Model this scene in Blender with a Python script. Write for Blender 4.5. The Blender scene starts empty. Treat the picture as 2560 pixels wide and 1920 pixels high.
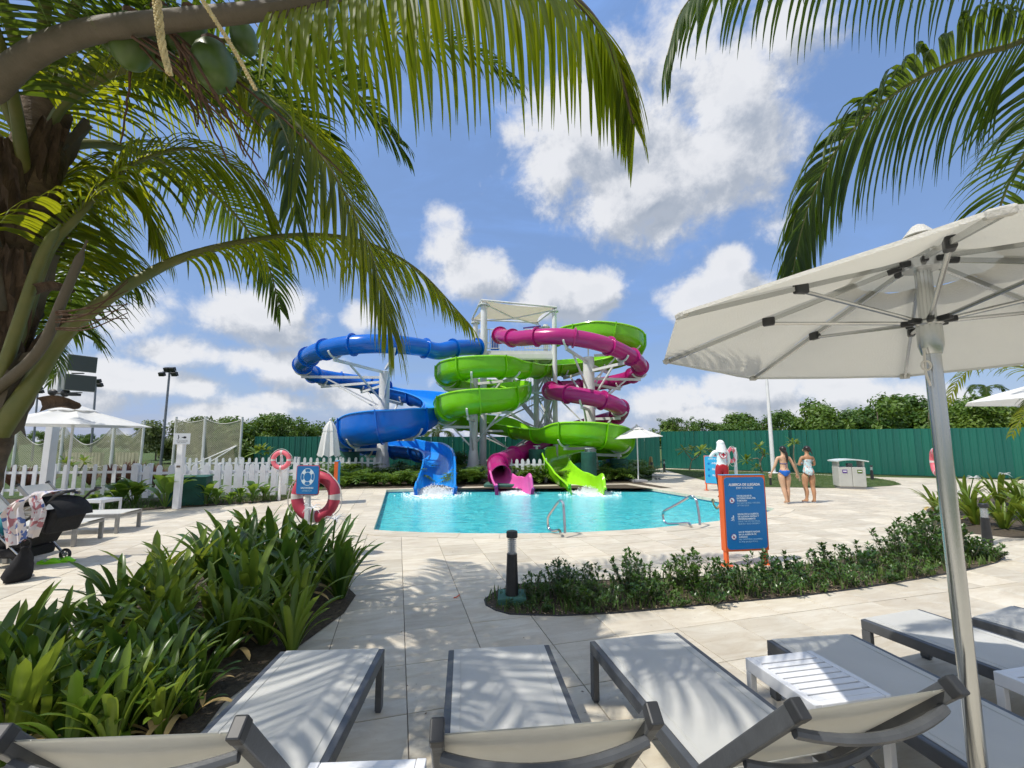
import bpy, math, random
import numpy as np
from mathutils import Vector as V, Matrix, Quaternion, noise, geometry
R = math.radians
rnd = random.Random(7)
scene = bpy.context.scene
COL = scene.collection

# ------------------------------------------------------------------ camera, sky, sun, exposure
EYE, PITCH, FPX, CX, CY = 1.7, R(6.28), 1045.0, 1280.0, 988.0
cam_d = bpy.data.cameras.new('camera'); cam = bpy.data.objects.new('camera', cam_d); COL.objects.link(cam)
cam.location = (0, 0, EYE); cam.rotation_euler = (R(90) + PITCH, 0, 0)
cam_d.sensor_fit = 'HORIZONTAL'; cam_d.sensor_width = 36; cam_d.lens = 36 * FPX / 2560
cam_d.shift_y = (CY - 960) / 2560; cam_d.clip_start = 0.05; cam_d.clip_end = 3000
scene.camera = cam
SUN_EL, SUN_AZ = R(57), V((-1.0, -0.52))          # azimuth: where the sun stands, seen from above
SUN_AZ.normalize()
SUNDIR = V((SUN_AZ.x * math.cos(SUN_EL), SUN_AZ.y * math.cos(SUN_EL), math.sin(SUN_EL)))
sl = bpy.data.lights.new('sun', 'SUN'); so = bpy.data.objects.new('sun', sl); COL.objects.link(so)
sl.energy = 4.5; sl.angle = R(0.6); sl.color = (1.0, 0.945, 0.86)
so.rotation_euler = SUNDIR.to_track_quat('Z', 'Y').to_euler(); so.location = (-20, -5, 40)
vs = scene.view_settings
vs.view_transform = 'Standard'; vs.look = 'None'; vs.gamma = 1.0; vs.exposure = -0.13; vs.use_curve_mapping = False
cy = scene.cycles
cy.use_denoising = True; cy.max_bounces = 6; cy.diffuse_bounces = 2; cy.glossy_bounces = 2; cy.transparent_max_bounces = 8; cy.use_adaptive_sampling = True; cy.adaptive_threshold = 0.03
cy.transmission_bounces = 4; cy.caustics_reflective = False; cy.caustics_refractive = False; cy.sample_clamp_indirect = 6

FWD = V((0, math.cos(PITCH), math.sin(PITCH))); UPV = V((0, -math.sin(PITCH), math.cos(PITCH)))
def ray(px, py): return FWD + V((1, 0, 0)) * ((px - CX) / FPX) + UPV * ((CY - py) / FPX)
def G(px, py, z=0.0):                     # survey: point of the level z seen at that place of the photograph
    d = ray(px, py); t = (z - EYE) / d.z
    return V((d.x * t, d.y * t, z))
def P(px, py, y):                         # survey: point at distance y
    d = ray(px, py); t = y / d.y
    return V((d.x * t, y, EYE + d.z * t))

# ------------------------------------------------------------------ world
W = bpy.data.worlds.new('World'); scene.world = W; W.use_nodes = True; W.cycles.sampling_method = 'MANUAL'; W.cycles.sample_map_resolution = 512
wt = W.node_tree; wt.nodes.clear()
def nn(t, typ, **kw):
    n = t.nodes.new(typ)
    for k, v in kw.items(): setattr(n, k, v)
    return n
def mth(t, op, a, b=None, c=None, clamp=False):
    n = t.nodes.new('ShaderNodeMath'); n.operation = op; n.use_clamp = clamp
    for i, v in enumerate((a, b, c)):
        if v is None: continue
        if isinstance(v, (int, float)): n.inputs[i].default_value = v
        else: t.links.new(v, n.inputs[i])
    return n.outputs[0]
def vmth(t, op, a, b=None):
    n = t.nodes.new('ShaderNodeVectorMath'); n.operation = op
    for i, v in enumerate((a, b)):
        if v is None: continue
        if isinstance(v, (tuple, list, V)): n.inputs[i].default_value = tuple(v)
        else: t.links.new(v, n.inputs[i])
    return n.outputs['Value' if op in ('LENGTH', 'DOT_PRODUCT', 'DISTANCE') else 'Vector']
def mixc(t, f, a, b, mode='MIX'):
    n = t.nodes.new('ShaderNodeMix'); n.data_type = 'RGBA'; n.blend_type = mode
    if isinstance(f, (int, float)): n.inputs[0].default_value = f
    else: t.links.new(f, n.inputs[0])
    for i, v in ((6, a), (7, b)):
        if isinstance(v, (tuple, list)): n.inputs[i].default_value = (v[0], v[1], v[2], 1)
        else: t.links.new(v, n.inputs[i])
    return n.outputs[2]
def noi(t, vec, scale, detail=4, rough=0.55, dist=0.0):
    n = t.nodes.new('ShaderNodeTexNoise'); n.inputs['Scale'].default_value = scale; n.inputs['Detail'].default_value = detail
    n.inputs['Roughness'].default_value = rough; n.inputs['Distortion'].default_value = dist
    if vec is not None: t.links.new(vec, n.inputs['Vector'])
    return n.outputs['Fac']
def ramp(t, f, a, b, inter='EASE'):
    n = t.nodes.new('ShaderNodeMapRange'); n.interpolation_type = 'SMOOTHSTEP' if inter == 'EASE' else 'LINEAR'
    n.inputs[1].default_value = a; n.inputs[2].default_value = b; t.links.new(f, n.inputs[0])
    return n.outputs[0]

BLOBS = [  # place of each cumulus in the photograph, half width, half height, weight
 (1500, 350, 190, 110, 1.05), (1400, 410, 110, 90, 0.85), (1600, 470, 190, 120, 1.10), (1640, 570, 110, 60, 0.80), (1760, 420, 190, 150, 1.00), (1830, 240, 150, 130, 0.95), (1700, 120, 190, 90, 0.70), (1950, 90, 160, 110, 0.70), (1560, 300, 120, 70, 0.90),
 (1395, 740, 80, 66, 1.15), (1465, 735, 80, 62, 1.15), (1340, 775, 70, 40, 0.80),
 (1800, 735, 120, 60, 1.15), (1830, 665, 55, 60, 1.00),
 (1180, 690, 100, 60, 0.95), (1120, 620, 70, 70, 0.70), (1110, 540, 60, 50, 0.50), (905, 795, 42, 46, 0.90),
 (660, 795, 120, 60, 1.05), (720, 760, 60, 46, 0.85), (620, 905, 170, 40, 0.67), (430, 880, 100, 48, 0.82), (330, 950, 160, 52, 0.92), (480, 965, 80, 42, 0.77),
 (300, 790, 140, 100, 0.60), (760, 940, 130, 52, 0.77), (880, 995, 120, 36, 0.72), (700, 1005, 160, 34, 0.72), (560, 1030, 200, 26, 0.72), (240, 1005, 120, 44, 0.77),
 (1650, 1005, 110, 48, 0.88), (1880, 975, 120, 56, 1.03), (2080, 965, 110, 40, 0.83), (2180, 995, 120, 42, 0.93), (1760, 1040, 160, 28, 0.88), (2330, 1005, 90, 38, 0.83), (1980, 1028, 150, 28, 0.88),
 (1950, 560, 120, 60, 0.40), (1300, 940, 90, 40, 0.70), (150, 700, 160, 160, 0.60),
]
def cloud_group():
    g = bpy.data.node_groups.new('cloud_density', 'ShaderNodeTree')
    g.interface.new_socket('Vector', in_out='INPUT', socket_type='NodeSocketVector')
    g.interface.new_socket('Density', in_out='OUTPUT', socket_type='NodeSocketFloat')
    gi = g.nodes.new('NodeGroupInput'); go = g.nodes.new('NodeGroupOutput')
    d = gi.outputs[0]
    acc = None
    for (px, py, rx, ry, w) in BLOBS:
        c = ray(px, py).normalized()
        k = 1.0 / ray(px, py).length
        # stretch of the picture plane away from its axis shrinks the angle
        q = vmth(g, 'MULTIPLY', vmth(g, 'SUBTRACT', d, c), (FPX / (rx * k), FPX / (rx * k), FPX / (ry * k)))
        e = mth(g, 'MULTIPLY_ADD', vmth(g, 'LENGTH', q), -0.62 * w, w)
        acc = e if acc is None else mth(g, 'SMOOTH_MAX', acc, e, 0.12)
    # clouds everywhere else: a low broken belt all round and thin streaks above
    sep = g.nodes.new('ShaderNodeSeparateXYZ'); g.links.new(d, sep.inputs[0])
    zc = mth(g, 'MAXIMUM', sep.outputs['Z'], 0.0)
    belt = mth(g, 'MULTIPLY', ramp(g, zc, 0.22, 0.02), noi(g, vmth(g, 'MULTIPLY', d, (1, 1, 2.6)), 7.5, 3))
    field = mth(g, 'MULTIPLY_ADD', noi(g, vmth(g, 'MULTIPLY', d, (1, 1, 1.6)), 2.3, 3), 1.5, -0.30)      # unseen cumulus outside the view, added to whiten the ambient light
    field = mth(g, 'MULTIPLY', field, ramp(g, sep.outputs['Y'], 0.42, 0.12))
    acc = mth(g, 'MAXIMUM', mth(g, 'MAXIMUM', acc, field), mth(g, 'MULTIPLY_ADD', belt, 0.95, -0.10))
    n1 = noi(g, d, 11.0, 10, 0.62, 0.15)
    n2 = noi(g, d, 3.2, 4, 0.5, 0.3)
    den = mth(g, 'ADD', acc, mth(g, 'MULTIPLY_ADD', n1, 1.30, -0.62))
    den = mth(g, 'ADD', den, mth(g, 'MULTIPLY_ADD', n2, 0.4, -0.2))
    g.links.new(den, go.inputs[0])
    return g
cg = cloud_group()
tc = nn(wt, 'ShaderNodeTexCoord'); dirv = vmth(wt, 'NORMALIZE', tc.outputs['Generated'])
sky = nn(wt, 'ShaderNodeTexSky', sky_type='NISHITA'); sky.sun_disc = False; sky.sun_elevation = SUN_EL
sky.sun_rotation = math.atan2(SUN_AZ.x, SUN_AZ.y); sky.altitude = 0; sky.air_density = 1.25; sky.dust_density = 0.8; sky.ozone_density = 1.6
def dens(off):
    n = wt.nodes.new('ShaderNodeGroup'); n.node_tree = cg
    wt.links.new(dirv if off is None else vmth(wt, 'ADD', dirv, tuple(off)), n.inputs[0]); return n.outputs[0]
d0 = dens(None); d1 = dens(V((-0.030, -0.004, 0.045)))
mask = ramp(wt, d0, 0.20, 0.62)
lit = ramp(wt, mth(wt, 'SUBTRACT', d0, d1), -0.30, 0.28)
thick = ramp(wt, d0, 0.45, 1.0)
shade = mth(wt, 'SUBTRACT', mth(wt, 'MULTIPLY_ADD', lit, 0.85, 0.30), mth(wt, 'MULTIPLY', thick, 0.22), clamp=True)
ccol = mixc(wt, shade, (3.3, 3.95, 5.0), (9.3, 9.4, 9.7))
veil = ramp(wt, noi(wt, vmth(wt, 'MULTIPLY', dirv, (1, 1, 3.0)), 2.1, 6, 0.6, 0.6), 0.46, 0.80)
skyc = mixc(wt, mth(wt, 'MULTIPLY_ADD', veil, 0.38, 0.52), mixc(wt, 1.0, sky.outputs[0], (1.25, 1.15, 1.08), 'MULTIPLY'), (2.8, 5.0, 10.2))
fin = mixc(wt, mth(wt, 'MULTIPLY', mask, 0.94), skyc, ccol)
bg = nn(wt, 'ShaderNodeBackground'); bg.inputs['Strength'].default_value = 0.10
wt.links.new(fin, bg.inputs['Color'])
wo = nn(wt, 'ShaderNodeOutputWorld'); wt.links.new(bg.outputs[0], wo.inputs['Surface'])

# ------------------------------------------------------------------ materials
MATS = {}
def mat(name, col, rough=0.5, metal=0.0, var=0.0, vscale=3.0, col2=None, bump=0.0, bscale=40.0, spec=0.5, coat=0.0,
        trans=0.0, tcol=None, rand=0.0, stretch=None, detail=5):
    m = bpy.data.materials.new(name); m.use_nodes = True; t = m.node_tree; MATS[name] = m
    b = t.nodes['Principled BSDF']; out = t.nodes['Material Output']
    b.inputs['Roughness'].default_value = rough; b.inputs['Metallic'].default_value = metal
    b.inputs['Specular IOR Level'].default_value = spec; b.inputs['Coat Weight'].default_value = coat
    b.inputs['Coat Roughness'].default_value = 0.08
    tcn = t.nodes.new('ShaderNodeTexCoord'); vec = tcn.outputs['Object']
    if stretch: vec = vmth(t, 'MULTIPLY', vec, stretch)
    c = None
    if var or col2:
        c2 = col2 or tuple(min(1, x * (1 + var)) for x in col); c1 = col if col2 else tuple(x * (1 - var) for x in col)
        f = ramp(t, noi(t, vec, vscale, detail, 0.6), 0.3, 0.7, 'L')
        c = mixc(t, f, c1, c2)
    if rand:
        oi = t.nodes.new('ShaderNodeObjectInfo')
        hs = t.nodes.new('ShaderNodeHueSaturation')
        if c is None: hs.inputs['Color'].default_value = (*col, 1)
        else: t.links.new(c, hs.inputs['Color'])
        t.links.new(mth(t, 'MULTIPLY_ADD', oi.outputs['Random'], 2 * rand, 1 - rand), hs.inputs['Value'])
        t.links.new(mth(t, 'MULTIPLY_ADD', oi.outputs['Random'], -0.12 * rand, 0.5 + 0.06 * rand), hs.inputs['Hue'])
        c = hs.outputs[0]
    if c is None: b.inputs['Base Color'].default_value = (*col, 1)
    else: t.links.new(c, b.inputs['Base Color'])
    if bump:
        bn = t.nodes.new('ShaderNodeBump'); bn.inputs['Strength'].default_value = bump; bn.inputs['Distance'].default_value = 0.02
        t.links.new(noi(t, vec, bscale, 4), bn.inputs['Height']); t.links.new(bn.outputs[0], b.inputs['Normal'])
    if trans:
        tr = t.nodes.new('ShaderNodeBsdfTranslucent'); tr.inputs['Color'].default_value = (*(tcol or col), 1)
        mx = t.nodes.new('ShaderNodeMixShader'); mx.inputs[0].default_value = trans
        t.links.new(b.outputs[0], mx.inputs[1]); t.links.new(tr.outputs[0], mx.inputs[2]); t.links.new(mx.outputs[0], out.inputs['Surface'])
    return m
mat('white_paint', (.78, .79, .80), .45, var=.06, vscale=2.5, bump=.05)
mat('picket_paint', (.80, .81, .83), .5, var=.08, vscale=6, bump=.12, bscale=60)
mat('steel_white', (.70, .71, .70), .42, var=.10, vscale=1.5, bump=.05)
mat('alu', (.50, .51, .50), .24, 1.0, var=.12, vscale=4, stretch=(1, 1, .1))
mat('chrome', (.55, .56, .57), .12, 1.0, var=.05)
mat('lounger_frame', (.082, .088, .095), .42, .1, var=.18, vscale=9, bump=.08, bscale=90)
mat('lounger_frame_light', (.28, .28, .27), .45, .1, var=.15, vscale=9)
mat('sling', (.70, .70, .665), .75, var=.06, vscale=2.2, bump=.35, bscale=420, trans=.22, tcol=(.75, .74, .62))
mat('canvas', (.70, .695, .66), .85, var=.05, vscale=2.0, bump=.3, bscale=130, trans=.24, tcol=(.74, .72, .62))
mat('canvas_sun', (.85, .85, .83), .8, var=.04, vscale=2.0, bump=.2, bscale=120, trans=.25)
mat('shade_sail', (.62, .57, .46), .8, var=.05, trans=.35, tcol=(.7, .64, .48))
mat('dark_plastic', (.025, .027, .03), .45, var=.2, vscale=12)
mat('black_metal', (.018, .019, .021), .42, var=.35, vscale=14, bump=.1, bscale=60)
mat('black_cloth', (.012, .012, .014), .9, var=.3, vscale=20, bump=.3, bscale=150)
mat('slide_blue', (.0015, .150, .64), .24, coat=.22, var=.10, vscale=1.2, trans=.16, tcol=(.02, .30, .95))
mat('slide_blue_in', (.016, .28, .85), .2, coat=.5, var=.08, vscale=1.2)
mat('slide_green', (.19, .58, .004), .24, coat=.22, var=.10, vscale=1.2, trans=.22, tcol=(.42, .80, .01))
mat('slide_pink', (.44, .016, .18), .24, coat=.22, var=.10, vscale=1.2, trans=.10, tcol=(.85, .06, .36))
mat('slide_pink_in', (.74, .13, .42), .22, coat=.4, var=.08)
mat('slide_green_in', (.32, .76, .02), .22, coat=.4, var=.08)
mat('green_concrete', (.012, .085, .062), .7, var=.25, vscale=5, bump=.2)
mat('pale_green_concrete', (.055, .16, .125), .75, var=.2, vscale=9, bump=.3)
mat('fence_green', (.006, .118, .088), .42, var=.16, vscale=1.3, bump=.05, stretch=(1, 1, .25), rand=.12)
mat('fence_dark', (.004, .055, .042), .55)
mat('sign_blue', (.004, .165, .47), .4, var=.05)
mat('sign_cyan', (.03, .36, .66), .4, var=.05)
mat('sign_orange', (.74, .13, .025), .45, var=.08, vscale=4)
mat('sign_white', (.80, .82, .84), .5)
mat('sign_text', (.66, .80, .90), .5)
mat('sign_text_thin', (.30, .56, .78), .5)
mat('sign_black', (.02, .02, .025), .5)
mat('sign_purple', (.10, .05, .25), .5)
mat('pink_ring', (.52, .055, .10), .5, var=.10, vscale=5, bump=.05)
mat('pink_ring_pale', (.80, .17, .22), .5, var=.12, vscale=5)
mat('ring_band', (.66, .60, .58), .6, var=.05)
mat('rope', (.68, .66, .62), .85, bump=.4, bscale=200)
mat('trunk', (.125, .085, .052), .9, var=.45, vscale=7, bump=.7, bscale=18, stretch=(1, 1, 2.2))
mat('palm_fibre', (.085, .055, .034), .95, var=.5, vscale=16, bump=.9, bscale=45, stretch=(1, 1, .2))
mat('petiole', (.16, .15, .035), .5, col2=(.085, .11, .025), vscale=3, bump=.15, bscale=30)
mat('petiole_grey', (.125, .10, .070), .7, col2=(.075, .062, .038), vscale=4, bump=.25, bscale=30)  # colour darkened to stand in for shade from the fronds above
mat('leaflet', (.034, .070, .006), .5, col2=(.070, .100, .009), vscale=1.6, spec=.25, trans=.50, tcol=(.46, .50, .012), rand=.45)
mat('leaflet_dark', (.018, .046, .007), .5, col2=(.040, .074, .009), vscale=1.6, spec=.28, trans=.30, tcol=(.20, .30, .014), rand=.4)
mat('coconut', (.060, .105, .014), .4, var=.3, vscale=4)
mat('flower_spike', (.62, .50, .24), .7, var=.2, vscale=30, bump=.8, bscale=70)
mat('dry_stalk', (.085, .042, .020), .8, var=.3, vscale=20)
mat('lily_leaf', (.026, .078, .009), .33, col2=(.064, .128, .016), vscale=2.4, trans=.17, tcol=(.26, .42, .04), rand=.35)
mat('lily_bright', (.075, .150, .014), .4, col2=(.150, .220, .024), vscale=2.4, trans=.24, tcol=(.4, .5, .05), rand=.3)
mat('lily_dry', (.45, .32, .13), .7, var=.2)
mat('shrub_leaf', (.028, .085, .012), .34, col2=(.075, .150, .022), vscale=5, trans=.18, tcol=(.18, .3, .03), rand=.3)
mat('fern_leaf', (.055, .135, .014), .45, col2=(.120, .200, .028), vscale=4, trans=.25, tcol=(.25, .4, .04), rand=.3)
mat('canna_leaf', (.060, .15, .022), .36, col2=(.11, .20, .03), vscale=4, trans=.3, tcol=(.35, .5, .05), rand=.25)
mat('tree_leaf', (.045, .115, .012), .5, col2=(.105, .185, .022), vscale=.8, trans=.22, tcol=(.22, .34, .03), rand=.35)
mat('tree_leaf_olive', (.085, .125, .045), .55, col2=(.12, .15, .055), vscale=.8, trans=.22, tcol=(.25, .34, .06), rand=.2)
mat('red_grass', (.16, .075, .055), .7, var=.35, vscale=2, trans=.2)
mat('bark', (.16, .13, .10), .9, var=.3, vscale=9, bump=.5, bscale=30)
mat('twig', (.20, .19, .13), .8, var=.2)
mat('grass_blade', (.060, .135, .018), .6, col2=(.11, .16, .035), vscale=3, trans=.2)
mat('soil', (.045, .034, .024), .95, col2=(.12, .095, .06), vscale=26, bump=1.0, bscale=60)
mat('litter', (.40, .32, .20), .8, var=.4, vscale=9)
mat('grey_bin', (.46, .47, .44), .5, var=.05)
mat('bin_roof', (.55, .62, .62), .5, var=.05)
mat('hair', (.018, .012, .010), .4, var=.3, vscale=30)
mat('skin_light', (.60, .36, .23), .5, var=.06, vscale=8)
mat('skin_tan', (.46, .245, .135), .5, var=.08, vscale=8)
mat('skin_dark', (.16, .075, .04), .5, var=.06, vscale=8)
mat('bikini_blue', (.008, .12, .52), .6)
mat('bikini_purple', (.15, .12, .22), .6)
mat('shirt_white', (.80, .82, .83), .8, bump=.3, bscale=14)
mat('shorts_red', (.42, .012, .022), .7)
mat('legging', (.015, .014, .016), .8)
mat('red_cross', (.62, .02, .05), .6)
mat('lime', (.30, .80, .02), .5, var=.06, vscale=8)
mat('teal_cloth', (.02, .22, .26), .8, var=.2)
mat('flat_grey', (.30, .30, .31), .8, var=.1)
mat('lamp_grey', (.20, .22, .25), .45, .5, var=.1)
mat('speaker_grille', (.042, .055, .052), .7, bump=.5, bscale=260)
mat('speaker_case', (.16, .18, .17), .55, var=.08)
mat('cream_wall', (.48, .45, .30), .8, var=.06)
mat('cone_yellow', (.30, .24, .10), .6, var=.1)
mat('barrel_blue', (.01, .10, .42), .4)
mat('kerb', (.66, .62, .54), .8, var=.10, vscale=4, bump=.2)
mat('louvre', (.62, .64, .66), .25, .6)
def glass_mat(name, col, a):
    m = bpy.data.materials.new(name); m.use_nodes = True; t = m.node_tree; MATS[name] = m
    b = t.nodes['Principled BSDF']; b.inputs['Base Color'].default_value = (*col, 1); b.inputs['Roughness'].default_value = .05
    tr = t.nodes.new('ShaderNodeBsdfTransparent'); mx = t.nodes.new('ShaderNodeMixShader'); mx.inputs[0].default_value = a
    t.links.new(tr.outputs[0], mx.inputs[1]); t.links.new(b.outputs[0], mx.inputs[2]); t.links.new(mx.outputs[0], t.nodes['Material Output'].inputs['Surface'])
glass_mat('lens', (.75, .78, .8), .22)
mat('foam', (.93, .96, .97), .35)

# tile and deck stone, with the grid of the joints
TDIR = V((-283, FPX)).normalized(); TU = V((TDIR.y, -TDIR.x)); TILE = 0.6; TORG = G(1009.2, 1514.4)
def stone_mat(name, joints):
    m = bpy.data.materials.new(name); m.use_nodes = True; t = m.node_tree; MATS[name] = m
    b = t.nodes['Principled BSDF']; geo = t.nodes.new('ShaderNodeNewGeometry'); pos = geo.outputs['Position']
    oi = t.nodes.new('ShaderNodeObjectInfo')
    mp = t.nodes.new('ShaderNodeMapping'); mp.inputs['Location'].default_value = (-TORG.x, -TORG.y, 0); mp.vector_type = 'POINT'
    t.links.new(pos, mp.inputs[0])
    mr = t.nodes.new('ShaderNodeVectorRotate'); mr.rotation_type = 'Z_AXIS'; mr.inputs['Angle'].default_value = -math.atan2(TU.y, TU.x)
    t.links.new(mp.outputs[0], mr.inputs['Vector']); g = mr.outputs[0]
    off = vmth(t, 'ADD', g, (0, 0, 0))
    cmb = t.nodes.new('ShaderNodeCombineXYZ'); t.links.new(mth(t, 'MULTIPLY', oi.outputs['Random'], 57.0), cmb.inputs[2])
    if joints:
        sn = vmth(t, 'FLOOR', vmth(t, 'DIVIDE', g, (TILE, TILE, 1)))
        wn = t.nodes.new('ShaderNodeTexWhiteNoise'); wn.noise_dimensions = '2D'; t.links.new(sn, wn.inputs['Vector'])
        rv = wn.outputs['Value']; cmb2 = t.nodes.new('ShaderNodeCombineXYZ'); t.links.new(mth(t, 'MULTIPLY', rv, 57.0), cmb2.inputs[2]); q = vmth(t, 'ADD', g, cmb2.outputs[0])
    else:
        rv = oi.outputs['Random']; q = vmth(t, 'ADD', g, cmb.outputs[0])
    st = vmth(t, 'MULTIPLY', q, (1.0, 3.6, 1.0))
    vein = ramp(t, noi(t, st, 2.2, 7, .62, .9), .34, .70, 'L')
    blot = ramp(t, noi(t, q, 1.1, 4, .6), .3, .7)
    c = mixc(t, vein, (.53, .46, .345), (.715, .675, .565))
    c = mixc(t, mth(t, 'MULTIPLY', blot, .3), c, (.68, .61, .49))
    c = mixc(t, mth(t, 'MULTIPLY', ramp(t, noi(t, st, 7, 6, .7, .4), .60, .74), .45), c, (.44, .38, .30))
    c = mixc(t, mth(t, 'MULTIPLY', ramp(t, noi(t, q, 38, 3, .7), .65, .74), .6), c, (.22, .18, .14))
    c = mixc(t, mth(t, 'MULTIPLY', ramp(t, noi(t, g, 1.7, 6, .7, .5), .56, .74), .38), c, (.36, .31, .245))
    # big weathered areas run over the joints
    c = mixc(t, mth(t, 'MULTIPLY', ramp(t, noi(t, g, .55, 5, .6), .45, .72), .42), c, (.43, .375, .30))
    hs = t.nodes.new('ShaderNodeHueSaturation'); t.links.new(c, hs.inputs['Color']); t.links.new(mth(t, 'MULTIPLY_ADD', rv, .22, .88), hs.inputs['Value'])
    c = hs.outputs[0]
    if joints:
        fr = vmth(t, 'FRACTION', vmth(t, 'DIVIDE', g, (TILE, TILE, 1)))
        sp = t.nodes.new('ShaderNodeSeparateXYZ'); t.links.new(fr, sp.inputs[0])
        e = []
        for a in ('X', 'Y'):
            d_ = mth(t, 'ABSOLUTE', mth(t, 'SUBTRACT', sp.outputs[a], .5)); e.append(mth(t, 'GREATER_THAN', d_, .5 - .0058))
        c = mixc(t, mth(t, 'MULTIPLY', mth(t, 'MAXIMUM', e[0], e[1]), .9), c, (.17, .135, .10))
    t.links.new(c, b.inputs['Base Color']); b.inputs['Roughness'].default_value = .62
    t.links.new(mth(t, 'MULTIPLY_ADD', vein, -.15, .68), b.inputs['Roughness'])
    bn = t.nodes.new('ShaderNodeBump'); bn.inputs['Strength'].default_value = .35; bn.inputs['Distance'].default_value = .008
    t.links.new(noi(t, st, 16, 5, .65), bn.inputs['Height']); t.links.new(bn.outputs[0], b.inputs['Normal'])
stone_mat('tile_stone', False); stone_mat('deck_stone', True)
mat('grout', (.24, .20, .16), .95, var=.2)
def lawn_mat():
    m = mat('lawn', (.055, .115, .018), .9); t = m.node_tree; b = t.nodes['Principled BSDF']
    pos = t.nodes.new('ShaderNodeNewGeometry').outputs['Position']
    c = mixc(t, ramp(t, noi(t, pos, 1.2, 6, .65), .3, .7), (.042, .098, .014), (.115, .155, .040))
    c = mixc(t, ramp(t, noi(t, pos, 40, 3), .45, .7), c, (.035, .075, .012))
    t.links.new(c, b.inputs['Base Color'])
    bn = t.nodes.new('ShaderNodeBump'); bn.inputs['Strength'].default_value = .9; bn.inputs['Distance'].default_value = .05
    t.links.new(noi(t, pos, 60, 3), bn.inputs['Height']); t.links.new(bn.outputs[0], b.inputs['Normal'])
lawn_mat()
def water_mat():
    m = mat('water', (.03, .5, .6), .06, spec=.5); t = m.node_tree; b = t.nodes['Principled BSDF']
    pos = t.nodes.new('ShaderNodeNewGeometry').outputs['Position']
    s1 = vmth(t, 'MULTIPLY', pos, (1.0, 1.6, 1.0))
    n1 = noi(t, s1, 2.9, 5, .65, 1.4); n2 = noi(t, s1, 10.0, 5, .65, .9)
    c = mixc(t, ramp(t, n1, .30, .72), (.035, .58, .70), (.15, .86, .88))
    c = mixc(t, mth(t, 'MULTIPLY', ramp(t, n2, .52, .78), .5), c, (.30, .90, .90))
    t.links.new(c, b.inputs['Base Color'])
    h = mth(t, 'ADD', n1, mth(t, 'MULTIPLY', n2, .35))
    bn = t.nodes.new('ShaderNodeBump'); bn.inputs['Strength'].default_value = .8; bn.inputs['Distance'].default_value = .22
    t.links.new(h, bn.inputs['Height']); t.links.new(bn.outputs[0], b.inputs['Normal'])
water_mat()
def pool_tile():
    m = mat('pool_tile', (.05, .25, .55), .25); t = m.node_tree; b = t.nodes['Principled BSDF']
    br = t.nodes.new('ShaderNodeTexBrick'); br.offset = 0; br.inputs['Scale'].default_value = 1; br.inputs['Brick Width'].default_value = .05; br.inputs['Row Height'].default_value = .05
    br.inputs['Mortar Size'].default_value = .003; br.inputs['Color1'].default_value = (.03, .20, .50, 1); br.inputs['Color2'].default_value = (.07, .30, .60, 1); br.inputs['Mortar'].default_value = (.3, .45, .6, 1)
    tc_ = t.nodes.new('ShaderNodeTexCoord'); mp = t.nodes.new('ShaderNodeMapping'); mp.inputs['Rotation'].default_value = (R(90), 0, 0)
    t.links.new(tc_.outputs['Object'], mp.inputs[0]); t.links.new(mp.outputs[0], br.inputs[0]); t.links.new(br.outputs[0], b.inputs['Base Color'])
pool_tile()
def net_mat():
    m = bpy.data.materials.new('net'); m.use_nodes = True; t = m.node_tree; MATS['net'] = m
    b = t.nodes['Principled BSDF']; b.inputs['Base Color'].default_value = (.40, .39, .28, 1); b.inputs['Roughness'].default_value = .9
    tc_ = t.nodes.new('ShaderNodeTexCoord'); uv = vmth(t, 'MULTIPLY', tc_.outputs['UV'], (1, 1, 1))
    sp = t.nodes.new('ShaderNodeSeparateXYZ'); t.links.new(uv, sp.inputs[0])
    a = mth(t, 'ADD', sp.outputs['X'], sp.outputs['Y']); c = mth(t, 'SUBTRACT', sp.outputs['X'], sp.outputs['Y'])
    def line(x): return mth(t, 'LESS_THAN', mth(t, 'ABSOLUTE', mth(t, 'SUBTRACT', mth(t, 'FRACT', mth(t, 'DIVIDE', x, .10)), .5)), .19)
    al = mth(t, 'MAXIMUM', line(a), line(c))
    tr = t.nodes.new('ShaderNodeBsdfTransparent'); mx = t.nodes.new('ShaderNodeMixShader'); t.links.new(al, mx.inputs[0])
    t.links.new(tr.outputs[0], mx.inputs[1]); t.links.new(b.outputs[0], mx.inputs[2]); t.links.new(mx.outputs[0], t.nodes['Material Output'].inputs['Surface'])
net_mat()
def print_mat(name, stops, scale, base):
    m = mat(name, base, .7); t = m.node_tree; b = t.nodes['Principled BSDF']
    tc_ = t.nodes.new('ShaderNodeTexCoord'); c = base
    for i, (col, a) in enumerate(stops):
        v = vmth(t, 'ADD', tc_.outputs['Object'], (i * 7.3, i * 3.1, i * 5.7))
        c = mixc(t, ramp(t, noi(t, v, scale, 2, .5, .6), a, a + .03), c, col)
    t.links.new(c, b.inputs['Base Color'])
print_mat('swimsuit_print', [((.62, .34, .27), .56), ((.80, .78, .74), .58), ((.16, .13, .25), .62)], 16, (.50, .68, .74))
print_mat('muslin', [((.36, .14, .16), .56), ((.06, .11, .30), .58), ((.62, .55, .52), .55)], 7, (.55, .53, .56))

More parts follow.
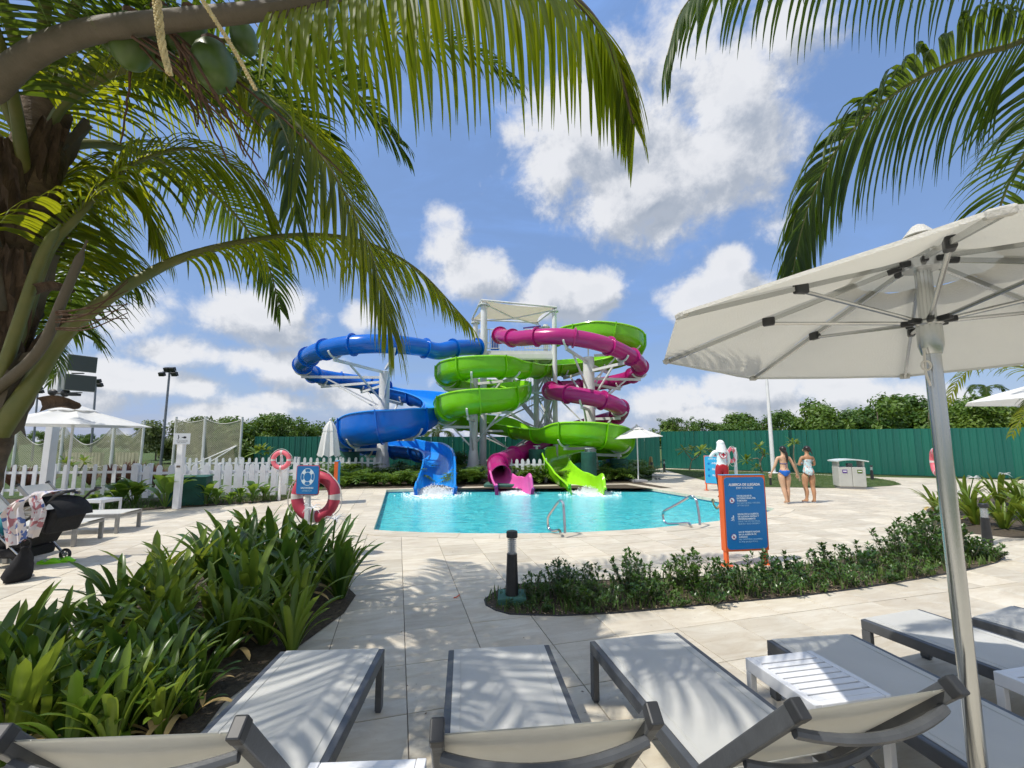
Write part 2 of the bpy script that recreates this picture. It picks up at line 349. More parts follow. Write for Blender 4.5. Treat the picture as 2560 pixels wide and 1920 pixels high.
# ------------------------------------------------------------------ mesh helpers
Z3 = V((0, 0, 1))
def frames(pts, up=None):
    n = len(pts); T = []
    for i in range(n):
        a, b = pts[max(0, i - 1)], pts[min(n - 1, i + 1)]
        d = (b - a); T.append(d.normalized() if d.length > 1e-9 else V((0, 0, 1)))
    s = T[0].cross(up or Z3)
    if s.length < 1e-3: s = T[0].cross(V((1, 0, 0)))
    s.normalize(); out = []
    for t in T:
        s = (s - t * s.dot(t)); s = s.normalized() if s.length > 1e-6 else t.orthogonal().normalized()
        out.append((t, s, s.cross(t)))
    return out
def catmull(pts, n):
    pts = [V(p) for p in pts]; P_ = [pts[0] * 2 - pts[1]] + pts + [pts[-1] * 2 - pts[-2]]; out = []
    for i in range(1, len(P_) - 2):
        p0, p1, p2, p3 = P_[i - 1:i + 3]
        for k in range(n):
            t = k / n
            out.append(0.5 * ((2 * p1) + (p2 - p0) * t + (2 * p0 - 5 * p1 + 4 * p2 - p3) * t * t + (3 * p1 - p0 - 3 * p2 + p3) * t ** 3))
    out.append(pts[-1]); return out
class MB:
    def __init__(s): s.v = []; s.f = []
    def add(s, vs_, fs):
        o = len(s.v); s.v += [tuple(x) for x in vs_]; s.f += [tuple(i + o for i in f) for f in fs]; return s
    def box(s, c, d, rz=0, M=None):
        c = V(c); h = V(d) / 2; m = M or Matrix.Rotation(rz, 3, 'Z')
        vs_ = [c + m @ V((x * h.x, y * h.y, z * h.z)) for z in (-1, 1) for y in (-1, 1) for x in (-1, 1)]
        return s.add(vs_, [(0, 2, 3, 1), (4, 5, 7, 6), (0, 1, 5, 4), (2, 6, 7, 3), (0, 4, 6, 2), (1, 3, 7, 5)])
    def bar(s, a, b, w, h=None, up=None):
        a, b = V(a), V(b); h = h or w; t = (b - a).normalized(); sd = t.cross(up or Z3)
        if sd.length < 1e-4: sd = t.cross(V((0, 1, 0)))
        sd.normalize(); u = sd.cross(t)
        vs_ = [p + sd * (x * w / 2) + u * (y * h / 2) for p in (a, b) for (x, y) in ((-1, -1), (1, -1), (1, 1), (-1, 1))]
        return s.add(vs_, [(3, 2, 1, 0), (4, 5, 6, 7), (0, 1, 5, 4), (1, 2, 6, 5), (2, 3, 7, 6), (3, 0, 4, 7)])
    def tube(s, pts, r, n=8, cap=True):
        pts = [V(p) for p in pts]; fr = frames(pts); o = []
        for i, (p, (t, a, b)) in enumerate(zip(pts, fr)):
            rr = r[i] if isinstance(r, (list, tuple)) else r
            o += [p + (a * math.cos(2 * math.pi * k / n) + b * math.sin(2 * math.pi * k / n)) * rr for k in range(n)]
        m = len(pts)
        fs = [(i * n + k, i * n + (k + 1) % n, (i + 1) * n + (k + 1) % n, (i + 1) * n + k) for i in range(m - 1) for k in range(n)]
        if cap: fs += [tuple(range(n))[::-1], tuple((m - 1) * n + k for k in range(n))]
        return s.add(o, fs)
    def lathe(s, prof, n=24, c=(0, 0, 0), M=None):
        c = V(c); o = []
        for (r, z) in prof:
            for k in range(n):
                a = 2 * math.pi * k / n; q = V((r * math.cos(a), r * math.sin(a), z)); o.append(c + (M @ q if M else q))
        m = len(prof)
        fs = [(i * n + k, i * n + (k + 1) % n, (i + 1) * n + (k + 1) % n, (i + 1) * n + k) for i in range(m - 1) for k in range(n)]
        if prof[0][0] > 1e-5: fs.append(tuple(range(n))[::-1])
        if prof[-1][0] > 1e-5: fs.append(tuple((m - 1) * n + k for k in range(n)))
        return s.add(o, fs)
    def torus(s, c, R_, r, nu=40, nv=12, M=None, a0=0, a1=2 * math.pi, flat=1.0):
        c = V(c); full = abs(a1 - a0 - 2 * math.pi) < 1e-4; k1 = nu if full else nu + 1; o = []
        for i in range(k1):
            a = a0 + (a1 - a0) * i / nu
            for j in range(nv):
                b = 2 * math.pi * j / nv; q = V(((R_ + r * math.cos(b)) * math.cos(a), r * flat * math.sin(b), (R_ + r * math.cos(b)) * math.sin(a)))
                o.append(c + (M @ q if M else q))
        fs = [(i * nv + j, ((i + 1) % k1) * nv + j, ((i + 1) % k1) * nv + (j + 1) % nv, i * nv + (j + 1) % nv) for i in range(nu) for j in range(nv)]
        return s.add(o, fs)
    def prism(s, poly, z0, z1, M=None):
        n = len(poly); o = [V((x, y, z)) for z in (z0, z1) for (x, y) in poly]
        if M: o = [M @ q for q in o]
        return s.add(o, [tuple(range(n))[::-1], tuple(range(n, 2 * n))] + [(i, (i + 1) % n, n + (i + 1) % n, n + i) for i in range(n)])
    def ball(s, c, r, nu=12, nv=8, M=None):
        c = V(c); r = V(r) if not isinstance(r, (int, float)) else V((r, r, r)); o = []
        for j in range(nv + 1):
            th = math.pi * j / nv
            for k in range(nu):
                a = 2 * math.pi * k / nu; q = V((r.x * math.sin(th) * math.cos(a), r.y * math.sin(th) * math.sin(a), -r.z * math.cos(th)))
                o.append(c + (M @ q if M else q))
        return s.add(o, [(j * nu + k, j * nu + (k + 1) % nu, (j + 1) * nu + (k + 1) % nu, (j + 1) * nu + k) for j in range(nv) for k in range(nu)])
    def sheet(s, poly, z, hole=None):
        loops = [[V((x, y, z)) for x, y in poly]] + ([[V((x, y, z)) for x, y in hole]] if hole else [])
        tri = geometry.tessellate_polygon(loops); flat = [q for l in loops for q in l]; fs = []
        for t in tri:
            a, b, c = (flat[i] for i in t); fs.append(t if (b - a).cross(c - a).z > 0 else t[::-1])
        return s.add(flat, fs)
    def mesh(s, name, m=None, smooth=False, ang=40):
        me = bpy.data.meshes.new(name); me.from_pydata(s.v, [], s.f)
        if m: me.materials.append(MATS[m])
        if smooth:
            me.polygons.foreach_set('use_smooth', [True] * len(me.polygons)); me.set_sharp_from_angle(angle=R(ang))
        me.update(); return me
    def build(s, name, m, parent=None, smooth=False, bev=0.0, ang=40):
        o = bpy.data.objects.new(name, s.mesh(name, m, smooth, ang)); COL.objects.link(o)
        if parent is not None: attach(o, parent)
        if bev:
            b = o.modifiers.new('edge', 'BEVEL'); b.width = bev; b.segments = 2; b.limit_method = 'ANGLE'
        return o
def WM(o):
    m = o.matrix_basis.copy()
    return WM(o.parent) @ o.matrix_parent_inverse @ m if o.parent else m
def attach(o, p): o.parent = p; o.matrix_parent_inverse = WM(p).inverted(); return o
def tag(o, label=None, cat=None, group=None, kind=None):
    if label: o['label'] = label
    if cat: o['category'] = cat
    if group: o['group'] = group
    if kind: o['kind'] = kind
    return o
def thing(name, label, cat, loc=(0, 0, 0), rz=0.0, group=None):
    o = bpy.data.objects.new(name, None); COL.objects.link(o); o.location = loc; o.rotation_euler = (0, 0, rz); o.empty_display_size = .1
    return tag(o, label, cat, group)
def obj(name, me, parent=None, M=None):
    o = bpy.data.objects.new(name, me); COL.objects.link(o)
    if parent is not None: o.parent = parent
    if M is not None: o.matrix_basis = M
    return o
def copy_tree(o, loc=None, rz=None, label=None, sc=None, parent=None):
    c = o.copy(); COL.objects.link(c)
    if parent is not None: c.parent = parent
    if loc is not None: c.location = loc
    if rz is not None: c.rotation_euler = (0, 0, rz)
    if sc is not None: c.scale = (sc, sc, sc) if isinstance(sc, (int, float)) else sc
    if label: c['label'] = label
    for ch in list(o.children): copy_tree(ch, parent=c)
    return c
def text_obj(s, size, m, M, parent, bold=0.0, name='lettering', align='LEFT', sx=1.0):
    cu = bpy.data.curves.new('lettering', 'FONT'); cu.body = s; cu.size = size; cu.align_x = align; cu.offset = bold; cu.extrude = .0006; cu.resolution_u = 3
    to = bpy.data.objects.new('tmp', cu); COL.objects.link(to)
    dg = bpy.context.evaluated_depsgraph_get(); me = bpy.data.meshes.new_from_object(to.evaluated_get(dg))
    bpy.data.objects.remove(to); me.materials.clear(); me.materials.append(MATS[m])
    o = bpy.data.objects.new(name, me); COL.objects.link(o); o.matrix_basis = M @ Matrix.Diagonal((sx, 1, 1, 1)); attach(o, parent); return o
# ------------------------------------------------------------------ the setting: ground, deck, pool, lawn
def xy(p): return (p.x, p.y)
POOLPX = [(930, 1325), (985, 1329.5), (1060, 1332.5), (1150, 1334.5), (1250, 1335), (1350, 1334.5), (1450, 1332), (1550, 1327), (1640, 1321), (1730, 1312), (1805, 1302.5),
          (1870, 1292), (1908, 1284), (1930, 1278), (1941, 1272.5), (1908, 1266), (1804, 1250), (1720, 1236), (1640, 1223), (1566, 1211), (1400, 1214), (1200, 1219), (965, 1224.5)]
POOL = [xy(G(*p)) for p in POOLPX]
def offset_poly(poly, d):
    n = len(poly); out = []; area = sum(poly[i][0] * poly[(i + 1) % n][1] - poly[(i + 1) % n][0] * poly[i][1] for i in range(n)); sg = 1 if area > 0 else -1
    for i in range(n):
        a, b, c = V(poly[i - 1]), V(poly[i]), V(poly[(i + 1) % n])
        n1 = V(((b - a).y, -(b - a).x)).normalized() * sg; n2 = V(((c - b).y, -(c - b).x)).normalized() * sg
        m = (n1 + n2).normalized(); k = max(.35, m.dot(n1)); out.append(tuple(b + m * (d / k)))
    return out
COPE = offset_poly(POOL, 0.36)
def inside(p, poly):
    x, y = p; c = False; n = len(poly)
    for i in range(n):
        (x1, y1), (x2, y2) = poly[i], poly[(i + 1) % n]
        if (y1 > y) != (y2 > y) and x < (x2 - x1) * (y - y1) / (y2 - y1) + x1: c = not c
    return c
BIG = [(-1500, -60), (1500, -60), (1500, 2500), (-1500, 2500)]
tag(MB().sheet(BIG, -0.03, COPE).build('ground', 'lawn'), 'mown green ground reaching to the horizon', kind='structure')
DECKPX = [(-900, 1345), (0, 1305), (260, 1283.5), (418, 1271.5), (697, 1252.6), (760, 1238), (798, 1226.5), (880, 1221.5)]
DECK = [(-16, -6), (22, -6), (30, 4)] + [xy(G(2700, 1204)), xy(G(2560, 1200)), xy(G(2200, 1192.5)), xy(G(1900, 1179)), xy(G(1656, 1170)), xy(G(1630, 1174)), xy(G(1630, 1200)), xy(G(1600, 1206))]
back = sorted([p for p in COPE if p[1] > 14.3], key=lambda p: -p[0])
DECK += [(back[0][0] + .4, back[0][1] + .25), (back[-1][0] - .3, back[-1][1] + .2)] + [xy(G(*p)) for p in DECKPX[::-1]]
deck = tag(MB().sheet(DECK, -0.006, COPE).build('pool_deck', 'deck_stone'), 'cream travertine paving round the pool', kind='structure')

# stone tiles laid on the deck, cut where the coping begins; the nearest 300 in view
def clip(poly, a, n):                      # keep the side where (p-a).n > 0
    out = []
    for i in range(len(poly)):
        p, q = poly[i], poly[(i + 1) % len(poly)]; dp, dq = (p - a).dot(n), (q - a).dot(n)
        if dp >= 0: out.append(p)
        if dp * dq < 0: out.append(p + (q - p) * (dp / (dp - dq)))
    return out
def project(p):
    q = V(p) - V((0, 0, EYE)); D = q.dot(FWD)
    return (CX + FPX * q.x / D, CY - FPX * q.dot(UPV) / D, D)
cand = []
for i in range(-40, 45):
    for j in range(-10, 20):
        c = V(TORG.xy) + TU * ((i + .5) * TILE) + TDIR * ((j + .5) * TILE)
        if c.y < 1.4 or not inside(tuple(c), DECK): continue
        x, y, D = project((c.x, c.y, 0))
        if D < .3 or not (-140 < x < 2700) or y > 2150: continue
        cand.append((c.length, c, i, j))
cand.sort(key=lambda q: q[0])
full_tile = None; count = 0
h = TILE / 2 - .0032
for d_, c, i, j in cand:
    if count >= 300: break
    poly = [c + TU * (a * h) + TDIR * (b * h) for a, b in ((-1, -1), (1, -1), (1, 1), (-1, 1))]
    ins = [inside(tuple(p), COPE) for p in poly]
    if all(ins) or inside(tuple(c), POOL): continue
    zt = -.001 + rnd.uniform(-.0012, .0010)
    if any(ins) or min((V(q) - c).length for q in COPE) < .5:
        best = min(range(len(COPE)), key=lambda k: ((V(COPE[k]) + V(COPE[(k + 1) % len(COPE)])) / 2 - c).length)
        a = V(COPE[best]); e = (V(COPE[(best + 1) % len(COPE)]) - a).normalized(); n = V((e.y, -e.x))
        if n.dot(V((4, 11)) - a) > 0: n = -n
        poly = clip(poly, a + n * .004, n)
        if len(poly) < 3: continue
        m = MB(); L = [V((p.x - c.x, p.y - c.y)) for p in poly]
        k = len(L); m.add([(p.x, p.y, -.02) for p in L] + [(p.x, p.y, 0) for p in L], [tuple(range(k, 2 * k))] + [(q, (q + 1) % k, k + (q + 1) % k, k + q) for q in range(k)])
        o = obj('tile', m.mesh('tile', 'tile_stone'), None)
    else:
        if full_tile is None:
            m = MB(); L = [TU * (a * h) + TDIR * (b * h) for a, b in ((-1, -1), (1, -1), (1, 1), (-1, 1))]; s = .994
            m.add([(p.x, p.y, -.02) for p in L] + [(p.x, p.y, -.0018) for p in L] + [(p.x * s, p.y * s, 0) for p in L],
                  [(8, 9, 10, 11)] + [(q, (q + 1) % 4, 4 + (q + 1) % 4, 4 + q) for q in range(4)] + [(4 + q, 4 + (q + 1) % 4, 8 + (q + 1) % 4, 8 + q) for q in range(4)])
            full_tile = m.mesh('tile', 'tile_stone')
        o = obj('tile', full_tile, None)
    o.location = (c.x, c.y, zt + .004); o.rotation_euler = (rnd.uniform(-.0012, .0012), rnd.uniform(-.0012, .0012), 0); attach(o, deck); count += 1

# pool: coping stones, tiled wall, water
pool = tag(MB().add([(*p, -.06) for p in POOL] + [(*p, -1.3) for p in POOL], [(i, (i + 1) % len(POOL), len(POOL) + (i + 1) % len(POOL), len(POOL) + i) for i in range(len(POOL))])
           .sheet(POOL, -1.3).build('pool_basin', 'pool_tile'), 'blue mosaic lining of the landing pool', kind='structure')
n = len(POOL)
for i in range(n):
    a0, a1, b0, b1 = V(POOL[i]), V(POOL[(i + 1) % n]), V(COPE[i]), V(COPE[(i + 1) % n]); L = (a1 - a0).length; k = max(1, round(L / .75))
    for q in range(k):
        t0, t1 = q / k + .003 / L, (q + 1) / k - .003 / L
        c4 = [a0.lerp(a1, t0), a0.lerp(a1, t1), b0.lerp(b1, t1), b0.lerp(b1, t0)]
        ex = (c4[0] - c4[3]).normalized() * .03
        c4[0] = c4[0] + ex; c4[1] = c4[1] + ex
        if (c4[1] - c4[0]).cross(c4[2] - c4[0]) < 0: c4 = c4[::-1]
        m = MB().prism([tuple(p) for p in c4], -.075, .006 + rnd.uniform(-.0012, .0012)); o = m.build('coping_stone', 'tile_stone', pool)
water = tag(MB().sheet(POOL, -.115).build('pool_water', 'water'), 'rippled turquoise water of the landing pool', kind='structure')

# lawn behind the pool on the fence side
LAWNPX = [(1654, 1172.5), (1720, 1190.5), (1772, 1204), (1830, 1212), (1905, 1217.5), (2080, 1220), (2170, 1218), (2225, 1214.5), (2254, 1211), (2235, 1203), (2190, 1195), (2050, 1187), (1900, 1180), (1760, 1175.5)]
tag(MB().sheet([xy(G(*p)) for p in LAWNPX], .004).build('lawn', 'lawn'), 'strip of green lawn between deck and fence', kind='structure')
def grass(name, label, poly_fn, n, hgt, m='grass_blade', spread=.05):
    b = MB(); vs_, fs = [], []
    for i in range(n):
        p = poly_fn()
        if p is None: continue
        hh = hgt * rnd.uniform(.5, 1.2); a = rnd.uniform(0, 6.28); w = hh * .09; d = V((math.cos(a), math.sin(a), 0)); t = V((-d.y, d.x, 0)); l = d * hh * rnd.uniform(.1, .6)
        o = len(vs_); vs_ += [p - t * w, p + t * w, p + l * .4 + Z3 * hh * .6 + t * w * .7, p + l * .4 + Z3 * hh * .6 - t * w * .7, p + l + Z3 * hh]
        fs += [(o, o + 1, o + 2, o + 3), (o + 3, o + 2, o + 4)]
    b.add(vs_, fs); return tag(b.build(name, m), label, 'grass', kind='stuff')
def in_px(poly, z=0.0):
    xs = [p[0] for p in poly]; ys = [p[1] for p in poly]
    def f():
        for _ in range(60):
            p = (rnd.uniform(min(xs), max(xs)), rnd.uniform(min(ys), max(ys)))
            if inside(p, poly): return V((p[0], p[1], z))
    return f
LW = [xy(G(*p)) for p in LAWNPX]
grass('lawn_grass', 'short mown grass on the lawn by the fence', in_px(LW, .004), 9000, .05)

# planting strips behind the pool and beside the deck
STRIP = [xy(G(*p)) for p in [(798, 1225), (880, 1219.5), (965, 1217.5), (1240, 1212), (1566, 1206.5), (1625, 1199), (1632, 1178)]] + [(6, 23.5), (-13, 23.5), (-13, 15.2), (-9, 13.6)]
tag(MB().sheet([xy(G(798, 1225.5)), xy(G(880, 1220.6)), (back[-1][0] - .3, back[-1][1] + .2), (back[0][0] + .4, back[0][1] + .25), xy(G(1585, 1203)), (6.6, 21.5), (6.4, 23.5), (-9, 23.5)], -.004).build('planting_soil', 'soil'), 'dark soil under the shrubs at the foot of the slides', kind='structure')
tag(MB().sheet([xy(G(-300, 1316)), xy(G(260, 1282.5)), xy(G(418, 1270.5)), xy(G(697, 1251.6)), xy(G(760, 1237)), (-7.6, 13.4), (-11, 12.7), (-20, 12.6), (-20, 8.8)], -.002).build('bed_soil', 'soil'), 'dark soil of the bed along the picket fence', kind='structure')

# ------------------------------------------------------------------ green sheet fence
def panel_fence(name, label, a, b, hgt, pw, lean=0.0):
    a, b = V((a[0], a[1], 0)), V((b[0], b[1], 0)); L = (b - a).length; k = max(1, round(L / pw)); u = (b - a) / L; nrm = V((u.y, -u.x, 0)); rz = math.atan2(u.y, u.x)
    t = thing(name, label, 'fence', a, rz)
    w = L / k; m = MB(); rib = .022
    prof = [(0, 0), (.018, 0), (.03, -rib), (.055, -rib), (.067, 0), (w * .55, 0), (w * .56, -.006), (w * .60, -.006), (w * .61, 0), (w - .002, 0)]
    vs_ = [(x, y, z) for z in (.02, hgt) for x, y in prof] + [(x, .02, z) for z in (.02, hgt) for x in (0, w - .002)]; q = len(prof)
    m.add(vs_, [(i, i + 1, q + i + 1, q + i) for i in range(q - 1)] + [(2 * q + 1, 2 * q, 2 * q + 2, 2 * q + 3)])
    me = m.mesh('panel', 'fence_green')
    for i in range(k): obj('panel', me, t, Matrix.Translation((i * w, rnd.uniform(-.004, .004), rnd.uniform(-.008, .008))) @ Matrix.Rotation(rnd.uniform(-.006, .006), 4, 'Y'))
    for z in (.35, hgt - .35): MB().box((L / 2, .06, z), (L, .05, .07)).build('rail', 'fence_dark').parent = t
    pm = MB().box((0, .10, hgt / 2), (.08, .06, hgt)).mesh('post', 'fence_dark')
    for i in range(int(L / 2.7) + 1): obj('post', pm, t, Matrix.Translation((min(L, i * 2.7), 0, 0)))
    return t
C0 = (9.6, 27.0)
panel_fence('sheet_fence', 'tall green metal sheet fence running beside the lawn and bathers', C0, (24.5, 18.3), 2.32, .275)
panel_fence('sheet_fence', 'green metal sheet fence in shade behind the slide tower', (-15.6, 25.5), (9.5, 27.1), 1.98, .33)

# ------------------------------------------------------------------ trees beyond the fences
def leaf_cloud(centres, n, size, sq=.5, up=.3):
    vs_, fs = [], []
    tot = sum(c[1] ** 2 for c in centres)
    for (c, r) in centres:
        for i in range(int(n * r * r / tot)):
            d = V((rnd.gauss(0, 1), rnd.gauss(0, 1), rnd.gauss(0, 1))).normalized(); p = V(c) + V((d.x, d.y, d.z * .8)) * (r * (rnd.random() ** .4) * rnd.uniform(.8, 1.1))
            nrm = (d + V((rnd.gauss(0, .6), rnd.gauss(0, .6), rnd.gauss(0, .6) + up))).normalized(); a = nrm.orthogonal().normalized(); a.rotate(Quaternion(nrm, rnd.uniform(0, 6.28))); b = nrm.cross(a)
            s = size * rnd.uniform(.6, 1.3); o = len(vs_); vs_ += [p - a * s, p + b * s * sq + nrm * s * .15, p + a * s, p - b * s * sq + nrm * s * .15]; fs.append((o, o + 1, o + 2, o + 3))
    return vs_, fs
def make_tree(hgt, rad, n, size, m, trunk_h=.35):
    t = thing('broadleaf_tree', '', 'tree'); cs = []
    for i in range(17):
        a = rnd.uniform(0, 6.28); q = rnd.random() ** .6; zz = rnd.uniform(trunk_h, .92)
        rr = rad * (1 - (abs(zz - .55) / .62) ** 2 * .75)
        cs.append(((math.cos(a) * rr * q, math.sin(a) * rr * q, hgt * zz), rad * rnd.uniform(.24, .46)))
    v, f = leaf_cloud(cs, n, size); o = MB().add(v, f).build('crown', m); o.parent = t
    mb = MB().tube([(0, 0, -.1), (.05, .02, hgt * .25), (-.05, .05, hgt * .5), (0, 0, hgt * .8)], [.13, .10, .07, .03], 7)
    for c, r in cs[:7]: mb.tube([(0, 0, hgt * .3), V(c) * .5 + V((0, 0, hgt * .2)), c], [.06, .04, .015], 5)
    o = mb.build('trunk', 'bark', smooth=True); o.parent = t
    return t
TP = [make_tree(5.0, 2.6, 5200, .17, 'tree_leaf', .2), make_tree(4.4, 2.9, 5200, .16, 'tree_leaf', .15), make_tree(5.6, 2.4, 5200, .15, 'tree_leaf', .25)]
TO = make_tree(4.4, 2.8, 4600, .17, 'tree_leaf_olive', .15)
used = set()
def place_tree(src, loc, sc, label, group, rz):
    if src.name not in used: used.add(src.name); o = src; o.location = loc; o.rotation_euler = (0, 0, rz); o.scale = (sc,) * 3; o['label'] = label
    else: o = copy_tree(src, loc, rz, label, sc)
    o['group'] = group; return o
# row behind the right-hand fence: (place in the picture, distance, height of its top in the picture)
row = [(1665, 34, 1066), (1718, 36, 1058), (1775, 33, 1050), (1845, 35, 1044), (1905, 32, 1038), (1975, 34, 1020), (2045, 31, 1016), (2120, 33, 1008), (2190, 30, 1002), (2255, 31, 1012), (2320, 28, 1014), (2390, 29, 1004), (2455, 27, 1000), (2530, 28, 1006), (2610, 27, 1000)]
def nth(i): return ['first', 'second', 'third', 'fourth', 'fifth', 'sixth', 'seventh', 'eighth', 'ninth', 'tenth', 'eleventh', 'twelfth', 'thirteenth', 'fourteenth', 'fifteenth', 'sixteenth', 'seventeenth', 'eighteenth', 'nineteenth', 'twentieth', 'twenty-first', 'twenty-second', 'twenty-third', 'twenty-fourth', 'twenty-fifth', 'twenty-sixth', 'twenty-seventh', 'twenty-eighth', 'twenty-ninth', 'thirtieth', 'thirty-first', 'thirty-second', 'thirty-third', 'thirty-fourth', 'thirty-fifth', 'thirty-sixth'][i]
for i, (px, D, py) in enumerate(row):
    top = P(px, py, D); s = top.z / (5.0, 4.4, 5.6)[i % 3]
    s *= rnd.uniform(.96, 1.16)
    place_tree(TP[i % 3], (top.x, D, 0), s * 1.02, f'dense green tree over the fence by the lawn, {nth(i)} from the slide tower', 'trees behind the green fence', rnd.uniform(0, 6))
for i, (px, D, py) in enumerate([(775, 29, 1050), (735, 28, 1042), (690, 28.5, 1034), (640, 27.5, 1040), (612, 31, 1046)]):
    top = P(px, py, D); place_tree(TP[(i + 1) % 3], (top.x, D, 0), top.z / (4.4, 5.6, 5.0)[i % 3], f'leafy green tree beyond the closed parasol, {nth(i)} counted from it', 'trees beside the ball court', rnd.uniform(0, 6))
for i, (px, D, py) in enumerate([(395, 38, 1084), (440, 33, 1056), (500, 34, 1050), (560, 32, 1048), (590, 33, 1052)]):
    top = P(px, py, D); place_tree(TO, (top.x, D, 0), top.z / 4.4 * 1.03, f'olive green tree seen through the net, {nth(i)} from the floodlight pole', 'trees behind the net', rnd.uniform(0, 6))
for i, (px, D, py) in enumerate([(370, 66, 1082), (330, 70, 1085), (280, 72, 1086), (230, 70, 1088), (170, 74, 1084), (110, 70, 1080), (50, 72, 1078)]):
    top = P(px, py, D); place_tree(TP[i % 3], (top.x, D, 0), (top.z / 4.6, top.z / 4.6, top.z / 5.0)[0], f'far tree low over the ball court, {nth(i)} from the floodlights', 'far trees beyond the court', rnd.uniform(0, 6))
# bare scrubby shoots standing out of the row
for px, py, D in [(1672, 1052, 33), (1700, 1045, 33)]:
    t = thing('sparse_sapling', f'thin twiggy sapling with few leaves above the fence, {"left" if px < 1690 else "right"} of a pair', 'sapling', (P(px, py, D).x, D, 0), group='saplings at the fence')
    top = P(px, py, D).z; mb = MB(); cs = []
    for k in range(9):
        a = rnd.uniform(0, 6.28); e = V((math.cos(a) * rnd.uniform(.3, 1.1), math.sin(a) * .5, top + rnd.uniform(-.5, .1))); mb.tube([(0, 0, 0), V((e.x * .3, e.y * .3, top * .6)), e], [.04, .025, .006], 4); cs.append((e, .22))
    mb.build('trunk', 'twig').parent = t; v, f = leaf_cloud(cs, 330, .07); MB().add(v, f).build('crown', 'tree_leaf').parent = t
# ------------------------------------------------------------------ water slides
def flume(name, label, pts, mats, sec_len=1.55):
    """pts: (px, py, distance, radius, kind) with kind 't' tube or 'o' open trough"""
    t = thing(name, label, 'water slide', (P(*pts[-1][:3]).x, P(*pts[-1][:3]).y, 0))
    N = 8; C = catmull([P(a, b, c) for a, b, c, r, k in pts], N)
    rad = []; kind = []
    for i in range(len(C)):
        q = i / N; a = min(int(q), len(pts) - 1); b = min(a + 1, len(pts) - 1); f = q - a
        rad.append(pts[a][3] * (1 - f) + pts[b][3] * f); kind.append(pts[a][4])
    n = len(C); T = []; 
    for i in range(n): T.append((C[min(n - 1, i + 1)] - C[max(0, i - 1)]).normalized())
    # outward bank from the horizontal curvature, smoothed
    bank = []
    for i in range(n):
        a, b = T[max(0, i - 3)].xy.normalized(), T[min(n - 1, i + 3)].xy.normalized()
        ds = sum((C[k + 1] - C[k]).length for k in range(max(0, i - 3), min(n - 1, i + 3)))
        bank.append(max(-1, min(1, (a.cross(b)) / max(ds, .01) * 2.6)))
    for _ in range(4): bank = [(bank[max(0, i - 1)] + 2 * bank[i] + bank[min(n - 1, i + 1)]) / 4 for i in range(n)]
    F = []
    for i in range(n):
        s = T[i].cross(Z3).normalized(); u = s.cross(T[i]); k_ = R(34) if kind[i] == 't' else R(4)     # left turn: outside is the right
        s = s.copy(); u = u.copy(); s.rotate(Quaternion(T[i], -bank[i] * k_)); u.rotate(Quaternion(T[i], -bank[i] * k_)); F.append((s, u))
    def ring(i, r, k, out):
        s, u = F[i]; p = C[i]
        if k == 't': return [p + (s * math.cos(a) + u * math.sin(a)) * r for a in (2 * math.pi * j / 22 for j in range(22))]
        hl, hr = r * (.12 + .62 * max(0, -bank[i])), r * (.12 + .62 * max(0, bank[i])); A = [R(-180 + j * 12) for j in range(16)]
        return [p - s * r * 1.03 + u * hl, p - s * r * 1.02 + u * hl * .5] + [p + (s * math.cos(a) + u * math.sin(a)) * r for a in A] + [p + s * r * 1.02 + u * hr * .35, p + s * r * 1.03 + u * hr * .7, p + s * r * 1.04 + u * hr]
    # sections
    i0 = 0; th = .035
    while i0 < n - 1:
        k = kind[i0]; i1 = i0; L = 0
        while i1 < n - 1 and kind[i1] == k and L < sec_len: L += (C[i1 + 1] - C[i1]).length; i1 += 1
        if i1 == i0: i1 += 1
        m = MB(); outer = [ring(i, rad[i], k, 1) for i in range(i0, i1 + 1)]; inner = [ring(i, rad[i] - th, k, 0) for i in range(i0, i1 + 1)]
        w = len(outer[0]); closed = (k == 't'); rows = len(outer); vs_ = [q for r_ in outer for q in r_] + [q for r_ in inner for q in r_]; o = rows * w; fs = []; fi = []
        cols = w if closed else w - 1
        for a in range(rows - 1):
            for j in range(cols):
                j2 = (j + 1) % w
                fs.append((a * w + j, (a + 1) * w + j, (a + 1) * w + j2, a * w + j2)); fi.append(0)
                fs.append((o + a * w + j, o + a * w + j2, o + (a + 1) * w + j2, o + (a + 1) * w + j)); fi.append(1)
            if not closed:
                for j in (0, w - 1): fs.append((a * w + j, (a + 1) * w + j, o + (a + 1) * w + j, o + a * w + j)); fi.append(1)
        for a in (0, rows - 1):
            for j in range(cols): j2 = (j + 1) % w; fs.append((a * w + j, a * w + j2, o + a * w + j2, o + a * w + j)); fi.append(0)
        m.add(vs_, fs); sec = m.build('tube_section' if closed else 'trough_section', mats[0], t, smooth=True, ang=50)
        sec.data.materials.append(MATS[mats[1]]); sec.data.polygons.foreach_set('material_index', fi)
        # bolted flange at the upper end, rolled rims along an open trough
        fl = MB(); s0, s1 = ring(i0, rad[i0] - .01, k, 1), ring(i0, rad[i0] + .085, k, 1); d = T[i0] * .026
        vs_ = [q - d for q in s0] + [q - d for q in s1] + [q + d for q in s1] + [q + d for q in s0]; fs = []
        for j in range(cols):
            j2 = (j + 1) % w
            for a in range(3): fs.append((a * w + j, a * w + j2, (a + 1) * w + j2, (a + 1) * w + j))
        if not closed: fs += [(0, w, 2 * w, 3 * w), (w - 1, 2 * w - 1, 3 * w - 1, 4 * w - 1)]
        fl.add(vs_, fs); fl.build('flange', mats[0], sec)
        if not closed:
            for j in (0, w - 1):
                rim = [ring(i, rad[i] + .012, k, 1)[j] for i in range(i0, i1 + 1)]; MB().tube(rim, .040, 8).build('rim', mats[1], sec, smooth=True)  # rim painted in the lighter inside colour to imitate a highlight
        i0 = i1
    return t, C
